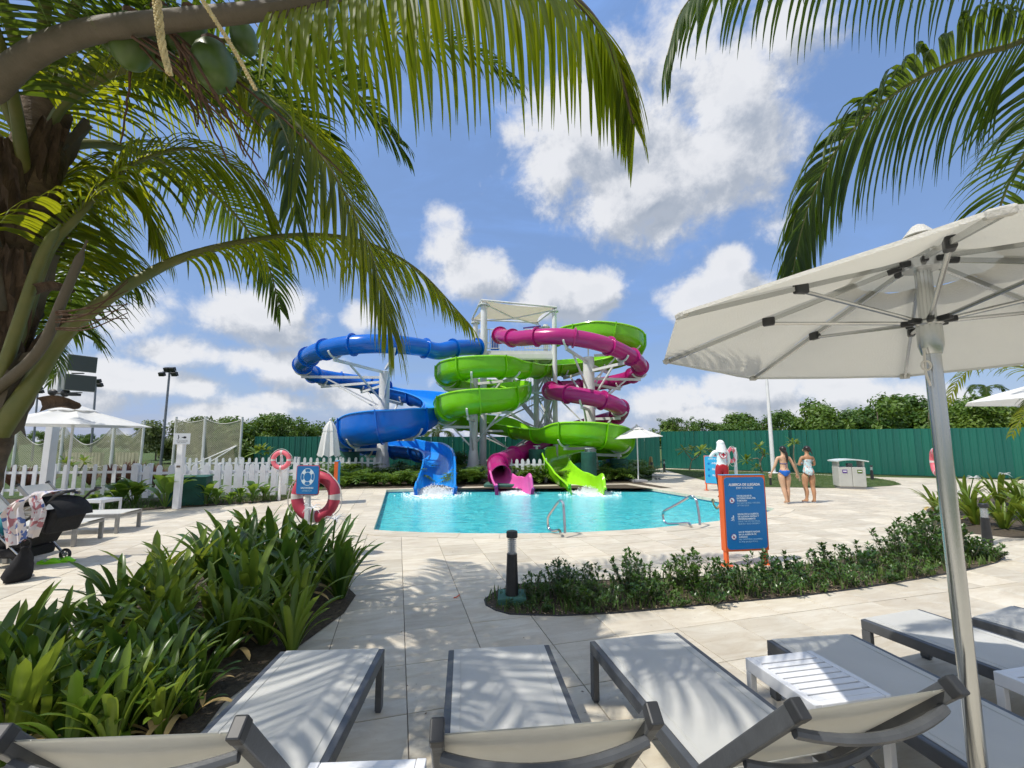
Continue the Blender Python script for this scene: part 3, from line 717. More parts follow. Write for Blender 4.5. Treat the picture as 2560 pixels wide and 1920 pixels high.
tb = [(1194, 868, 20.6), (1140, 870, 19.5), (1095, 878, 18.7), (1050, 868, 18.0), (985, 861, 16.9), (911, 860, 16.4), (838, 868, 16.8), (782, 886, 17.9), (757, 912, 19.6), (783, 936, 21.2), (835, 947, 22.4), (905, 957, 23.0)]
blue = [(*p, .385, 't') for p in tb] + [(970, 974, 23.0, .50, 'o'), (1040, 989, 22.5, .56, 'o'), (1082, 1003, 21.6, .58, 'o'), (1090, 1018, 20.4, .60, 'o'), (1058, 1042, 19.0, .66, 'o'),
       (1005, 1058, 18.0, .70, 'o'), (945, 1066, 17.6, .72, 'o'), (893, 1076, 18.2, .72, 'o'), (874, 1088, 19.5, .70, 'o'), (895, 1099, 20.9, .66, 'o'), (950, 1110, 21.6, .62, 'o'), (1015, 1118, 21.2, .60, 'o'),
       (1068, 1124, 20.0, .60, 'o'), (1093, 1136, 18.6, .60, 'o'), (1098, 1160, 17.2, .60, 'o'), (1094, 1192, 15.9, .62, 'o'), (1090, 1216, 14.95, .64, 'o'), (1089, 1226, 14.4, .64, 'o')]
blue_slide, CB = flume('water_slide', 'glossy blue slide that starts as a tube and ends as an open chute', blue, ('slide_blue', 'slide_blue_in'))
green = [(1390, 838, 21.0), (1440, 834, 19.9), (1500, 834, 19.2), (1555, 843, 19.2), (1583, 858, 19.9), (1580, 878, 21.2), (1540, 897, 22.4), (1475, 909, 22.9), (1410, 916, 22.5), (1355, 918, 21.0), (1305, 918, 19.2),
         (1250, 917, 18.0), (1180, 919, 17.6), (1130, 928, 18.2), (1115, 941, 19.5), (1135, 955, 20.9), (1190, 964, 21.6), (1255, 968, 21.3), (1296, 975, 20.2), (1288, 988, 18.9),
         (1245, 999, 17.9), (1178, 1005, 17.4), (1128, 1017, 18.0), (1115, 1031, 19.3), (1135, 1045, 20.8), (1190, 1055, 21.7), (1255, 1063, 21.3), (1310, 1073, 20.2),
         (1358, 1080, 19.2), (1412, 1082, 18.3), (1476, 1085, 17.9), (1532, 1094, 18.4), (1556, 1106, 19.6), (1540, 1117, 20.9), (1490, 1124, 21.4), (1438, 1130, 20.9), (1400, 1138, 19.7),
         (1390, 1152, 18.4), (1404, 1172, 17.2), (1436, 1196, 16.0), (1462, 1216, 15.0), (1469, 1226, 14.45)]
gr = [.52] * 10 + [.50, .48, .46, .47, .48, .48, .48, .48, .50, .52, .54, .54, .54, .54, .52, .52, .52, .50, .50, .52, .55, .56, .57, .56, .55, .55, .56, .57, .58, .58, .58, .58]
green_slide, CGp = flume('water_slide', 'lime green open slide winding twice round a white column', [(*p, r_, 'o') for p, r_ in zip(green, gr)], ('slide_green', 'slide_green_in'))
pink = [(1250, 838, 19.9), (1268, 843, 19.0), (1298, 846, 18.1), (1350, 842, 17.3), (1415, 842, 16.9), (1497, 857, 17.1), (1556, 880, 17.9), (1593, 904, 19.1), (1598, 924, 20.3), (1572, 943, 21.7), (1520, 956, 22.6), (1455, 965, 22.6),
        (1400, 969, 21.8), (1375, 974, 20.5), (1391, 981, 19.3), (1432, 987, 18.5), (1492, 997, 18.3), (1538, 1013, 18.9), (1553, 1028, 20.1), (1535, 1043, 21.3), (1490, 1056, 22.2), (1430, 1072, 22.5), (1380, 1092, 22.0),
        (1352, 1112, 20.8), (1325, 1127, 19.7), (1289, 1139, 18.6), (1258, 1150, 17.7), (1244, 1162, 17.0), (1243, 1174, 16.4)]
pk = [(*p, .345 if i < 13 else .37, 't') for i, p in enumerate(pink)] + [(1252, 1188, 15.9, .42, 'o'), (1269, 1206, 15.3, .52, 'o'), (1282, 1219, 14.8, .58, 'o'), (1287, 1226, 14.45, .6, 'o')]
pink_slide, CP = flume('water_slide', 'magenta tube slide with a short open chute at its end', pk, ('slide_pink', 'slide_pink_in'))

# columns with bracket arms: each column is a thing; arms and braces are its parts
def near_pts(Cs, c, rmin, rmax, zlo, zhi, sectors):
    best = {}
    for p in Cs:
        d = V((p.x - c[0], p.y - c[1])); r = d.length
        if rmin < r < rmax and zlo < p.z < zhi:
            s = int((math.atan2(d.y, d.x) + math.pi) / (2 * math.pi) * sectors); key = (s, int(p.z / 1.1))
            if key not in best: best[key] = p
    return list(best.values())
def column(label, x, y, r, top, ped, targets, foot=True):
    t = thing('support_column', label, 'column', (x, y, 0))
    m = MB().lathe([(r * 1.9, ped), (r * 1.9, ped + .03), (r * 1.5, ped + .05), (r * 1.08, ped + .75), (r, ped + .8), (r, top), (r * .7, top + .02)], 20, (x, y, 0)); m.build('shaft', 'steel_white', t, smooth=True)
    MB().box((x, y, ped / 2), (r * 5.2, r * 5.2, ped)).build('pedestal', 'green_concrete', t, bev=.02)
    for p, rad in targets:
        d = V((p.x - x, p.y - y, 0)); L = d.length; d.normalize(); zt = p.z - rad - .14
        a = V((x, y, zt)) + d * r; b = V((x, y, zt)) + d * (L + .05)
        arm = MB().bar(a, b, .09, .12).build('arm', 'steel_white', t)
        if zt - ped > 1.7: MB().bar(V((x, y, zt - min(1.3, L * .6) - .05)) + d * r, V((x, y, zt - .05)) + d * (L * .72), .07).build('brace', 'steel_white', t)
        # saddle plate under the flume
        s = d.cross(Z3); sad = [V((p.x, p.y, p.z)) + (d * math.cos(a_) + Z3 * math.sin(a_)) * (rad + .05) for a_ in [R(-150 + 10 * k) for k in range(13)]]
        MB().tube(sad, .045, 6).build('saddle', 'steel_white', arm)
    return t
def tg(Cs, idxs, rad): return [(Cs[min(len(Cs) - 1, int(i * 8))], rad) for i in idxs]
column('thick white column inside the loops of the blue slide', -6.15, 20.0, .25, 5.05, .42, tg(CB, (4.0, 6.0, 8.2, 9.6, 11), .385) + tg(CB, (12.6, 14.2), .52) + tg(CB, (16.5, 19.0, 21.5), .7))
column('white column inside the left loops of the green slide', -1.80, 19.7, .19, 4.95, .50, tg(CGp, (10.6, 12, 14, 16), .47) + tg(CGp, (19.4, 21.2, 23, 25), .53))
column('thick white column inside the magenta tube loops', 3.72, 20.0, .27, 5.75, .40, tg(CP, (4, 6, 8, 9.6, 13, 15.4, 17.4, 19), .36) + tg(CGp, (1.5, 3.5, 6.4, 8), .52) + tg(CGp, (29, 31.6, 34), .55))
for lab, px, py, y, r, top in [('short green concrete pier under the front of the green slide', 1342, 1130, 18.6, .36, None), ('green concrete pier beside the green slide exit', 1472, 1150, 17.6, .32, None), ('stout green pier under the far curve of the green slide', 1546, 1140, 19.6, .42, None), ('green pier under the left curve of the blue slide', 875, 1140, 19.5, .42, None)]:
    c = P(px, py, y); near = min((p for p in CB + CGp), key=lambda p: (V((p.x - c.x, p.y - c.y)).length + (100 if p.z < .6 else 0))); tp = near.z - .66
    t = thing('concrete_pier', lab, 'pier', (c.x, c.y, 0)); MB().lathe([(r, 0), (r, tp - .12), (r - .02, tp - .1)], 20, (c.x, c.y, 0)).build('shaft', 'green_concrete', t, smooth=True)
    MB().lathe([(.06, tp - .1), (.06, tp + .02), (.16, tp + .03), (.16, tp + .06)], 12, (c.x, c.y, 0)).build('bolt_post', 'steel_white', t)
# ramp of painted concrete under the magenta chute
tag(MB().prism([(-1.05, 15.75), (.35, 15.72), (.3, 16.6), (-1.0, 16.6)], 0, .12).build('chute_plinth', 'pale_green_concrete', bev=.03), 'low painted concrete plinth under the magenta chute', 'plinth')

# ------------------------------------------------------------------ start tower
TZ = P(1290, 880, 21.0).z
x0, x1, y0, y1 = P(1196, 880, 20.6).x, P(1392, 880, 20.6).x, 20.7, 23.6
tower = thing('slide_tower', 'white steel start tower with stairs, platform and sail roof', 'tower', ((x0 + x1) / 2, 22, 0))
MB().box(((x0 + x1) / 2, (y0 + y1) / 2, TZ - .08), (x1 - x0, y1 - y0, .16)).build('platform', 'steel_white', tower)
for yy in (y0, (y0 + y1) / 2, y1): MB().bar((x0, yy, TZ - .28), (x1, yy, TZ - .28), .12, .22).build('floor_beam', 'steel_white', tower)
legs = [(P(1209, 900, y0).x, y0, 9.05), (x1 - .1, y0, 8.35), (P(1188, 900, y1).x, y1, 8.0), (x1 - .3, y1, 8.2), (P(1340, 900, 21.6).x, 21.6, TZ - .2), (P(1368, 900, 22.8).x, 22.8, TZ - .2)]
for i, (x, y, top) in enumerate(legs):
    if i == 0: top = P(1208, 757, y0).z
    if i == 1: top = P(1379, 772, y0).z
    if i == 2: top = P(1186, 802, y1).z
    if i == 3: top = P(1345, 812, y1).z
    r = .17 if i == 0 else .12 if i == 1 else .14
    lg = MB().lathe([(r * 1.6, 0), (r * 1.6, .05), (r, .08), (r, top), (r * .2, top + .01)], 16, (x, y, 0)).build('leg', 'steel_white', tower, smooth=True)
    if i < 4: MB().lathe([(r * 1.9, top - .16), (r * 1.9, top - .12)], 16, (x, y, 0)).build('collar', 'steel_white', lg)
# braces between legs
def X(a, b, z0, z1, w=.075):
    MB().bar((a[0], a[1], z0), (b[0], b[1], z1), w).build('cross_brace', 'steel_white', tower)
    MB().bar((b[0], b[1], z0), (a[0], a[1], z1), w).build('cross_brace', 'steel_white', tower)
for za, zb in ((.3, 2.2), (2.2, 4.1), (4.1, TZ - .4)):
    X(legs[0], legs[4], za, zb); X(legs[4], legs[1], za, zb); X(legs[2], legs[3], za, zb); X(legs[1], legs[3], za, zb)
    for a, b in ((0, 1), (2, 3), (1, 3), (0, 2)): MB().bar((legs[a][0], legs[a][1], zb), (legs[b][0], legs[b][1], zb), .10).build('tie_beam', 'steel_white', tower)
MB().bar((legs[0][0], y0, TZ - .5), (-1.6, 17.9, TZ - 1.0), .07).build('outrigger', 'steel_white', tower)
# guard rail of the platform
def guard(a, b, z, hgt=1.1, step=.11, skip=()):
    a, b = V((*a, z)), V((*b, z)); L = (b - a).length; u = (b - a) / L
    rail = MB().tube([a + Z3 * hgt, b + Z3 * hgt], .028, 8).tube([a + Z3 * .12, b + Z3 * .12], .02, 8).build('guard_rail', 'steel_white', tower)
    bm = MB().bar((0, 0, .12), (0, 0, hgt), .022).mesh('baluster', 'steel_white')
    for i in range(int(L / step) + 1): o = obj('baluster', bm, None, Matrix.Translation(a + u * (i * step))); attach(o, rail)
guard((x0, y0), (P(1250, 880, y0).x, y0), TZ); guard((P(1312, 880, y0).x, y0), (x1, y0), TZ); guard((x0, y0), (x0, y1), TZ, step=.2); guard((x0, y1), (x1, y1), TZ, step=.16)
MB().box((P(1237, 860, 20.9).x, 20.9, TZ + .45), (.42, .05, .75)).build('gate_board', 'slide_blue', tower, bev=.01)
bl = MB().box((P(1330, 826, 20.8).x, 20.8, P(1330, 818, 20.8).z), (.9, .05, .08), M=Matrix.Rotation(R(-7), 3, 'Y')).box((P(1352, 826, 20.8).x, 20.8, P(1352, 822, 20.8).z), (.5, .05, .07), M=Matrix.Rotation(R(18), 3, 'Y')).build('start_barrier', 'sign_purple', tower)
# sail roof
A, B, Cc, D = P(1203, 750, y0 - .2), P(1391, 768, y0 - .2), P(1343, 806, y1 + .1), P(1180, 799, y1 + .1)
m = MB(); NN = 14; vs_ = []
for j in range(NN + 1):
    for i in range(NN + 1):
        u, v = i / NN, j / NN; p = A.lerp(B, u).lerp(D.lerp(Cc, u), v); pin = V(((u - .5) * -.55 * math.sin(math.pi * v), (v - .5) * -.7 * math.sin(math.pi * u), -.10 * math.sin(math.pi * u) * math.sin(math.pi * v))); vs_.append(p + pin)
fs = [(j * (NN + 1) + i, j * (NN + 1) + i + 1, (j + 1) * (NN + 1) + i + 1, (j + 1) * (NN + 1) + i) for j in range(NN) for i in range(NN)]
sail = m.add(vs_, fs).build('sail_roof', 'shade_sail', tower, smooth=True)
for k, (a, b) in enumerate(((A, B), (B, Cc), (Cc, D), (D, A))):
    MB().tube([a, b], .055, 8).build('roof_beam', 'steel_white', tower)
for a, b in ((A, Cc), (B, D)): MB().tube([a - Z3 * .12, (a + b) / 2 - Z3 * .28, b - Z3 * .12], .04, 8).build('roof_strut', 'steel_white', tower)
for a, i in ((A, 0), (B, 1), (Cc, 3), (D, 2)): MB().tube([a, V((legs[i][0], legs[i][1], a.z - .75))], .035, 6).build('roof_strut', 'steel_white', tower)
# stairs: three flights zigzag behind the legs
st = [((P(1300, 1000, 24.4).x, 24.4, .0), (P(1370, 1000, 24.4).x, 24.4, 2.05)), ((P(1370, 1000, 25.4).x, 25.3, 2.05), (P(1300, 1000, 25.4).x, 25.3, 4.15)), ((P(1310, 1000, 24.4).x, 24.4, 4.15), (P(1385, 1000, 24.4).x, 24.4, TZ))]
for fl, (a, b) in enumerate(st):
    a, b = V(a), V(b); k = 11
    flight = MB().bar(a + V((0, -.45, 0)), b + V((0, -.45, 0)), .05, .2).bar(a + V((0, .45, 0)), b + V((0, .45, 0)), .05, .2).build('stringer', 'steel_white', tower)
    sm = MB().box((0, 0, 0), (.27, .86, .03)).mesh('step', 'steel_white'); bm = MB().bar((0, 0, 0), (0, 0, 1.0), .02).mesh('baluster', 'steel_white')
    for i in range(k):
        p = a.lerp(b, (i + .5) / k); attach(obj('step', sm, None, Matrix.Translation(p + Z3 * .05)), flight)
        for s in (-.45, .45): attach(obj('baluster', bm, None, Matrix.Translation(p + V((0, s, 0)))), flight)
    for s in (-.45, .45): MB().tube([a + V((0, s, 1.0)), b + V((0, s, 1.0))], .025, 6).build('handrail', 'steel_white', flight)
    MB().box((b.x + (.5 if fl != 1 else -.5), 24.85, b.z - .04), (1.1, 2.0, .08)).build('landing', 'steel_white', tower)
# water thrown up where the chutes end
def splash(lab, px, py, w, hgt, n):
    c = G(px, py, -.115); vs_, fs = [], []; m = MB()
    for i in range(n * 3):
        u = rnd.gauss(0, .40); v = abs(rnd.gauss(0, .5)) if rnd.random() < .90 else rnd.uniform(0, 2.0); z = hgt * max(0, (1 - v)) * rnd.random() ** 2.2 * max(.1, 1 - abs(u)) if v < 1 else 0; s = rnd.uniform(.004, .016) * (1.4 - z / max(hgt, .01) * .9)
        if v > 1 or rnd.random() < .16: m.ball((c.x + u * w * 1.25, c.y - v * w * 1.0 + .1, -.115), (s * 2.2, s * 1.9, s * .5), 6, 4)
        else: m.ball((c.x + u * w, c.y - v * w * .9 + .1, -.115 + z), (s * 1.3, s * 1.2, s * 1.1), 5, 4)
    tag(m.build('water_splash', 'foam', smooth=True), lab, 'splash', kind='stuff')
splash('white splash at the foot of the blue slide', 1090, 1232, .85, .42, 900)
splash('small white splash at the foot of the magenta chute', 1292, 1229, .6, .16, 420)
splash('white splash at the foot of the green slide', 1472, 1230, .75, .30, 700)
# ------------------------------------------------------------------ sun loungers (local: x across, y towards the foot end, origin under the middle of the foot end)
def make_lounger(frame_m, up_deg, hinge=1.16, bl=.72, L=1.95, w=.66):
    t = thing('sun_lounger', '', 'sun lounger', group='sun loungers'); hz = .36
    for s in (-1, 1):
        x = s * (w / 2 - .02)
        MB().box((x, -L / 2, hz - .035), (.04, L, .07)).build('side_rail', frame_m, t, bev=.006)
        for y in (-.03, -L + .03): MB().box((x, y, (hz - .07) / 2 + .006), (.04, .06, hz - .082)).box((x, y, .004), (.034, .054, .008)).build('leg', frame_m, t, bev=.004)
    for y in (-.02, -L + .02): MB().box((0, y, hz - .045), (w - .08, .03, .04)).build('cross_rail', frame_m, t)
    # seat fabric with a slight sag
    def cloth(y0, y1, sag, M=None, name='seat_sling', nx=8, ny=12):
        vs_ = []; hw = w / 2 - .036
        for j in range(ny + 1):
            for i in range(nx + 1):
                u, v = i / nx, j / ny; vs_.append(V((-hw + 2 * hw * u, y0 + (y1 - y0) * v, -sag * math.sin(math.pi * u) * (math.sin(math.pi * v) ** .5))))
        vs_ += [q - V((0, 0, .004)) for q in vs_]; k = (nx + 1) * (ny + 1)
        f = [(j * (nx + 1) + i, j * (nx + 1) + i + 1, (j + 1) * (nx + 1) + i + 1, (j + 1) * (nx + 1) + i) for j in range(ny) for i in range(nx)]
        b = [tuple(k + q for q in ff[::-1]) for ff in f]
        o = MB().add([M @ q for q in vs_] if M else vs_, f + b).build(name, 'sling', t, smooth=True)
        hem = MB()
        for s in (-1, 1):
            pts = [V((s * (hw - .045), y0 + (y1 - y0) * v, .0022 - sag * math.sin(math.pi * (.045 / (2 * hw))))) for v in (0, .5, 1)]
            hem.tube([M @ q for q in pts] if M else pts, .0016, 5)
        hem.build('seam', 'sling', o); return o
    cloth(0, -hinge, .012, Matrix.Translation((0, 0, hz + .002)))
    a = R(up_deg); Mb = Matrix.Translation((0, -hinge, hz)) @ Matrix.Rotation(-a, 4, 'X')
    cloth(-.02, -bl + .03, .016, Mb @ Matrix.Translation((0, 0, .004)), 'back_sling')
    for s in (-1, 1):
        q = [Mb @ V((s * (w / 2 - .02), y, 0)) for y in (0, -bl)]; MB().bar(q[0], q[1], .036, .055, up=Mb.to_3x3() @ Z3).build('back_rail', frame_m, t, bev=.005)
    for s in (-1, 1): e_ = [Mb @ V((s * (w / 2 - .02), y, .001)) for y in (-bl - .016, -bl + .03)]; MB().bar(e_[0], e_[1], .040, .060, up=Mb.to_3x3() @ Z3).build('end_cap', 'dark_plastic', t, bev=.006)
    for y, r_ in ((-bl + .085, .017), (-bl * .42, .016)):
        pts = [Mb @ V((x, y, -.035 - .045 * (1 - (x / (w / 2 - .03)) ** 2))) for x in [(-1 + 2 * i / 12) * (w / 2 - .03) for i in range(13)]]
        MB().tube(pts, r_, 8).build('back_bow', frame_m, t, smooth=True)
    if up_deg > 8:
        e = [Mb @ V((s * .2, -bl * .42, -.075)) for s in (-1, 1)]
        for s, q in zip((-1, 1), e): MB().tube([q, V((s * .2, -hinge - .62, hz - .05))], .011, 6).build('prop_arm', frame_m, t)
    return t
LU = make_lounger('lounger_frame', 47); LH = make_lounger('lounger_frame', 49, 1.16, .728); LF = make_lounger('lounger_frame', 3); LL = make_lounger('lounger_frame_light', 50)
def put(src, a, b, label, z=.36, ptz=True):           # a, b: the two foot-end corners
    A, B = V(a), V(b); d = (B - A); rz = math.atan2(d.y, d.x); m = (A + B) / 2; loc = (m.x, m.y, 0)
    if src.name not in used: used.add(src.name); src.location = loc; src.rotation_euler = (0, 0, rz); src['label'] = label; return src
    return copy_tree(src, loc, rz, label)
put(LH, G(703, 1628, .36), G(961, 1621, .36), 'white sling lounger with raised back next to the strap-leaved bed')
put(LH, G(1121, 1625, .36), G(1373, 1611, .36), 'white sling lounger with raised back in the middle of the front row')
put(LU, (.523, 2.983), (1.17, 3.115), 'white sling lounger with raised back left of the white slatted table')
put(LF, G(1913, 1599.5, .36), G(2134, 1584.6, .36), 'flat white sling lounger half under the big parasol, behind the slatted table')
put(LF, G(2149, 1548, .36), G(2299, 1522, .36), 'shaded flat lounger just beyond the parasol pole')
put(LF, (3.50, 3.36), (4.12, 3.60), 'sunlit white lounger cut off by the picture edge')
for (a, b, lab) in [((-7.28, 7.93), (-7.42, 8.6), 'light grey lounger with raised back nearest the picket fence'), ((-7.05, 6.95), (-7.22, 7.62), 'light grey lounger just behind the stroller'), ((-7.02, 6.02), (-7.15, 6.68), 'light grey lounger hidden by the stroller and palm')]:
    put(LL, b, a, lab)
# low white slatted tables
def make_table():
    t = thing('side_table', '', 'side table', group='white slatted side tables'); s, hz = .47, .40
    fr = MB()
    for q in (-1, 1): MB().box((q * (s / 2 - .02), 0, hz - .035), (.04, s, .07)).build('apron', 'white_paint', t, bev=.004)
    for q in (-1, 1): MB().box((0, q * (s / 2 - .0175), hz - .0362), (s - .084, .035, .0685)).build('apron', 'white_paint', t, bev=.004)
    for i in range(8): MB().box((0, -s / 2 + .055 + i * (s - .11) / 7, hz - .009), (s - .083, .040, .016)).build('slat', 'white_paint', t, bev=.003)
    for x in (-1, 1):
        for y in (-1, 1): MB().box((x * (s / 2 - .02), y * (s / 2 - .02), (hz - .072) / 2), (.039, .039, hz - .072)).build('leg', 'white_paint', t, bev=.004)
    return t
T0 = make_table()
T0.location = (1.685, 2.50, 0); T0.rotation_euler = (0, 0, R(11)); T0['label'] = 'white slatted side table behind the raised lounger back'
copy_tree(T0, (3.02, 2.36, 0), R(12), 'white slatted side table beside the parasol pole, mostly out of frame')
copy_tree(T0, (-.575, 1.635, 0), R(3), 'white table whose far edge shows between the two front lounger backs')
copy_tree(T0, (-9.35, 9.75, 0), R(85), 'small white table standing by the bed of broad leaves')

# ------------------------------------------------------------------ parasols
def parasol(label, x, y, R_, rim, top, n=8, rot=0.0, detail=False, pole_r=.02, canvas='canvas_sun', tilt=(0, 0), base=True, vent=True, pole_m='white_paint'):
    t = thing('parasol', label, 'parasol', (x, y, 0)); c = V((x, y, 0)); Tm = Matrix.Identity(4)
    vr = .21 if vent else 0.0; K = 8
    def pt(a, f, dz=0):                       # a: index round, f: 0 centre, 1 rim
        an = rot + 2 * math.pi * a / n; zz = top + (rim - top) * (f ** 1.12) + dz + R_ * f * (tilt[0] * math.cos(an) + tilt[1] * math.sin(an)); return Tm @ V((x + math.cos(an) * R_ * f, y + math.sin(an) * R_ * f, zz))
    S = 5
    for a in range(n):
        vs_ = []
        for j in range(K + 1):
            f = vr + (1 - vr) * j / K
            for i in range(S + 1):
                u = i / S; p = pt(a, f).lerp(pt(a + 1, f), u); p.z -= .055 * R_ * math.sin(math.pi * u) * math.sin(math.pi * min(1, f)) * .55; p.z += (rnd.uniform(-.002, .002) if detail else 0)
                vs_.append(p)
        for i in range(S + 1): p = vs_[K * (S + 1) + i].copy(); p.z -= .012; vs_.append(p)
        MB().add(vs_, [(j * (S + 1) + i, (j + 1) * (S + 1) + i, (j + 1) * (S + 1) + i + 1, j * (S + 1) + i + 1) for j in range(K + 1) for i in range(S)]).build('canopy_panel', canvas, t, smooth=True)
    if vent:
        vs_ = [Tm @ V((x, y, top + .10))] + [pt(a, vr * 1.38, .035) for a in range(n)]
        MB().add(vs_, [(0, 1 + a, 1 + (a + 1) % n) for a in range(n)]).build('vent_cap', canvas, t)
    MB().tube([(x, y, 0), Tm @ V((x, y, top + .04))], pole_r, 18).build('pole', pole_m, t, smooth=True)
    MB().lathe([(.05, top + .09), (.02, top + .13), (.0, top + .14)], 10, (x, y, 0)).build('finial', canvas, t)
    if detail:
        hubz, runz = top - .03, top - .28
        MB().lathe([(.045, hubz - .025), (.062, hubz - .025), (.062, hubz + .015), (.03, hubz + .03)], 20, (x, y, 0)).build('hub', 'louvre', t, smooth=True)
        MB().lathe([(pole_r + .004, runz - .12), (.039, runz - .085), (.039, runz - .005), (.045, runz), (.045, runz + .01), (pole_r + .004, runz + .02)], 20, (x, y, 0)).build('runner', 'alu', t, smooth=True)
        for a in range(n):
            q0 = pt(a, .06); q1 = pt(a, .985); an = rot + 2 * math.pi * a / n; off = V((0, 0, -.022)); dvec = V((math.cos(an), math.sin(an), 0))
            MB().bar(q0 + off * .7, q1 + off * .7, .011, .018).build('rib', 'alu', t)
            mid = pt(a, .52) + V((0, 0, -.035)); r0 = V((x, y, runz + .015)) + dvec * .06
            MB().tube([r0, mid], .008, 8).build('strut', 'alu', t, smooth=True)
            MB().bar(mid - dvec * .03 + V((0, 0, .008)), mid + dvec * .022 + V((0, 0, .008)), .028, .04).build('joint_block', 'dark_plastic', t, bev=.006)
            MB().bar(V((x, y, runz + .012)) + dvec * .035, V((x, y, runz + .012)) + dvec * .082, .019, .022).build('runner_clevis', 'dark_plastic', t, bev=.004)
            MB().bar(V((x, y, hubz)) + dvec * .05, V((x, y, hubz - .012)) + dvec * .105, .02, .022).build('hub_clevis', 'dark_plastic', t, bev=.004)
            MB().bar(pt(a, .97) - V((0, 0, .012)), pt(a, 1.0) - V((0, 0, .012)), .045, .022).build('corner_pocket', canvas, t, bev=.005)
        MB().tube([(x - .05, y - .02, runz - .1), (x - .062, y - .03, runz - .2), (x - .05, y - .03, runz - .25)], .004, 6).torus((x - .058, y - .03, runz - .17), .018, .004, 14, 6).build('pulley_cord', 'rope', t)
        MB().lathe([(pole_r + .001, .42), (pole_r + .007, .42), (pole_r + .007, .455), (pole_r + .001, .455)], 18, (x, y, 0)).build('collar', 'chrome', t)
        MB().lathe([(pole_r + .006, .0), (pole_r + .006, .42)], 18, (x, y, 0)).build('lower_sleeve', 'alu', t, smooth=True)
    if base: MB().box((x, y, .05), (.62, .62, .10)).build('base_block', 'flat_grey', t, bev=.02)
    return t
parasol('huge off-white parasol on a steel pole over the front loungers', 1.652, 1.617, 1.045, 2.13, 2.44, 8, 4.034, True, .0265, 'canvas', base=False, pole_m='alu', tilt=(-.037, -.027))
q = G(1599, 1204.5); pr = parasol('open white parasol at the pool corner beside the green slide', q.x - .05, q.y, 1.08, P(1590, 1094, q.y).z, P(1590, 1068, q.y).z, 8, .2, False, .028, tilt=(.06, 0))
q = P(183, 1060, 11.4); parasol('open white parasol in front of the speaker mast', q.x, q.y, 1.66, 2.12, 2.62, 8, .1, False, .03, base=False)
q = P(2700, 990, 8.0); parasol('white parasol whose tip enters at the far picture edge', q.x, q.y, 1.62, P(2480, 993, 7.6).z, P(2480, 993, 7.6).z + .5, 8, .38, False, .03)
# closed parasol
q = P(822, 1140, 16.6); zb, zt = P(822, 1140, 16.6).z, P(822, 1052, 16.6).z
t = thing('parasol', 'closed cream parasol standing among the shrubs by the blue slide', 'parasol', (q.x, q.y, 0)); m = MB(); vs_ = []; n = 32
prof = [(.40, 0), (.37, .12), (.33, .35), (.27, .62), (.24, .70), (.255, .71), (.19, .85), (.10, .95), (.03, 1.0)]
for r_, f in prof:
    for k in range(n): a = 2 * math.pi * k / n; rr = r_ * (1 + .16 * math.cos(8 * a) * (1 - f * .4)); vs_.append((q.x + rr * math.cos(a), q.y + rr * math.sin(a), zb + (zt - zb) * f + (.05 * math.cos(8 * a) if f == 0 else 0)))
m.add(vs_, [(i * n + k, i * n + (k + 1) % n, (i + 1) * n + (k + 1) % n, (i + 1) * n + k) for i in range(len(prof) - 1) for k in range(n)]); m.build('folded_canopy', 'canvas_sun', t, smooth=True)
MB().tube([(q.x, q.y, 0), (q.x, q.y, zt)], .025, 10).build('pole', 'white_paint', t, smooth=True); MB().ball((q.x, q.y, zt + .05), .05).build('finial', 'canvas_sun', t)

# ------------------------------------------------------------------ bollard lights
def make_bollard(hgt, r):
    t = thing('bollard_light', '', 'bollard', group='bollard lights'); b = hgt * .66
    MB().lathe([(r * 1.5, 0), (r * 1.42, .02), (r * 1.12, b * .96), (r * 1.12, b)], 24).build('post', 'black_metal', t, smooth=True)
    MB().lathe([(r * 1.02, b), (r * 1.02, hgt * .91)], 24).build('lens', 'lens', t, smooth=True)
    for k in range(7):
        z = b + hgt * .02 + k * (hgt * .22) / 7; MB().lathe([(r * .40, z + .008), (r * .86, z), (r * .86, z + .003), (r * .40, z + .011)], 20).build('louvre', 'louvre', t, smooth=True)
    MB().lathe([(r * .25, b), (r * .25, hgt * .9)], 10).build('lamp_core', 'louvre', t)
    MB().lathe([(r * 1.15, hgt * .905), (r * 1.22, hgt * .91), (r * 1.22, hgt * .985), (r * 1.1, hgt), (.001, hgt)], 24).build('cap', 'black_metal', t, smooth=True)
    return t
b0 = make_bollard(.70, .050); q = G(1280, 1496, .03); b0.location = (q.x, q.y, .03); b0['label'] = 'black bollard light with clear louvred head at the tip of the hedge bed'
tag(MB().box((q.x + .0, q.y + .02, .02), (.30, .30, .10)).build('concrete_block', 'pale_green_concrete', bev=.008), 'green painted concrete block under the near bollard', 'block')
q = G(2470, 1362); copy_tree(b0, q, 0, 'black bollard light at the far end of the hedge bed', .95)
for lab, px, py, sc in [('black bollard light on the path in front of the fence corner', 1661, 1181, 1.0), ('black bollard light on the lawn beside the woman in blue bikini', 1927, 1213.5, .62), ('short dark bollard light on the lawn right of the bin', 2181, 1199, .9)]: copy_tree(b0, G(px, py), 0, lab, sc)

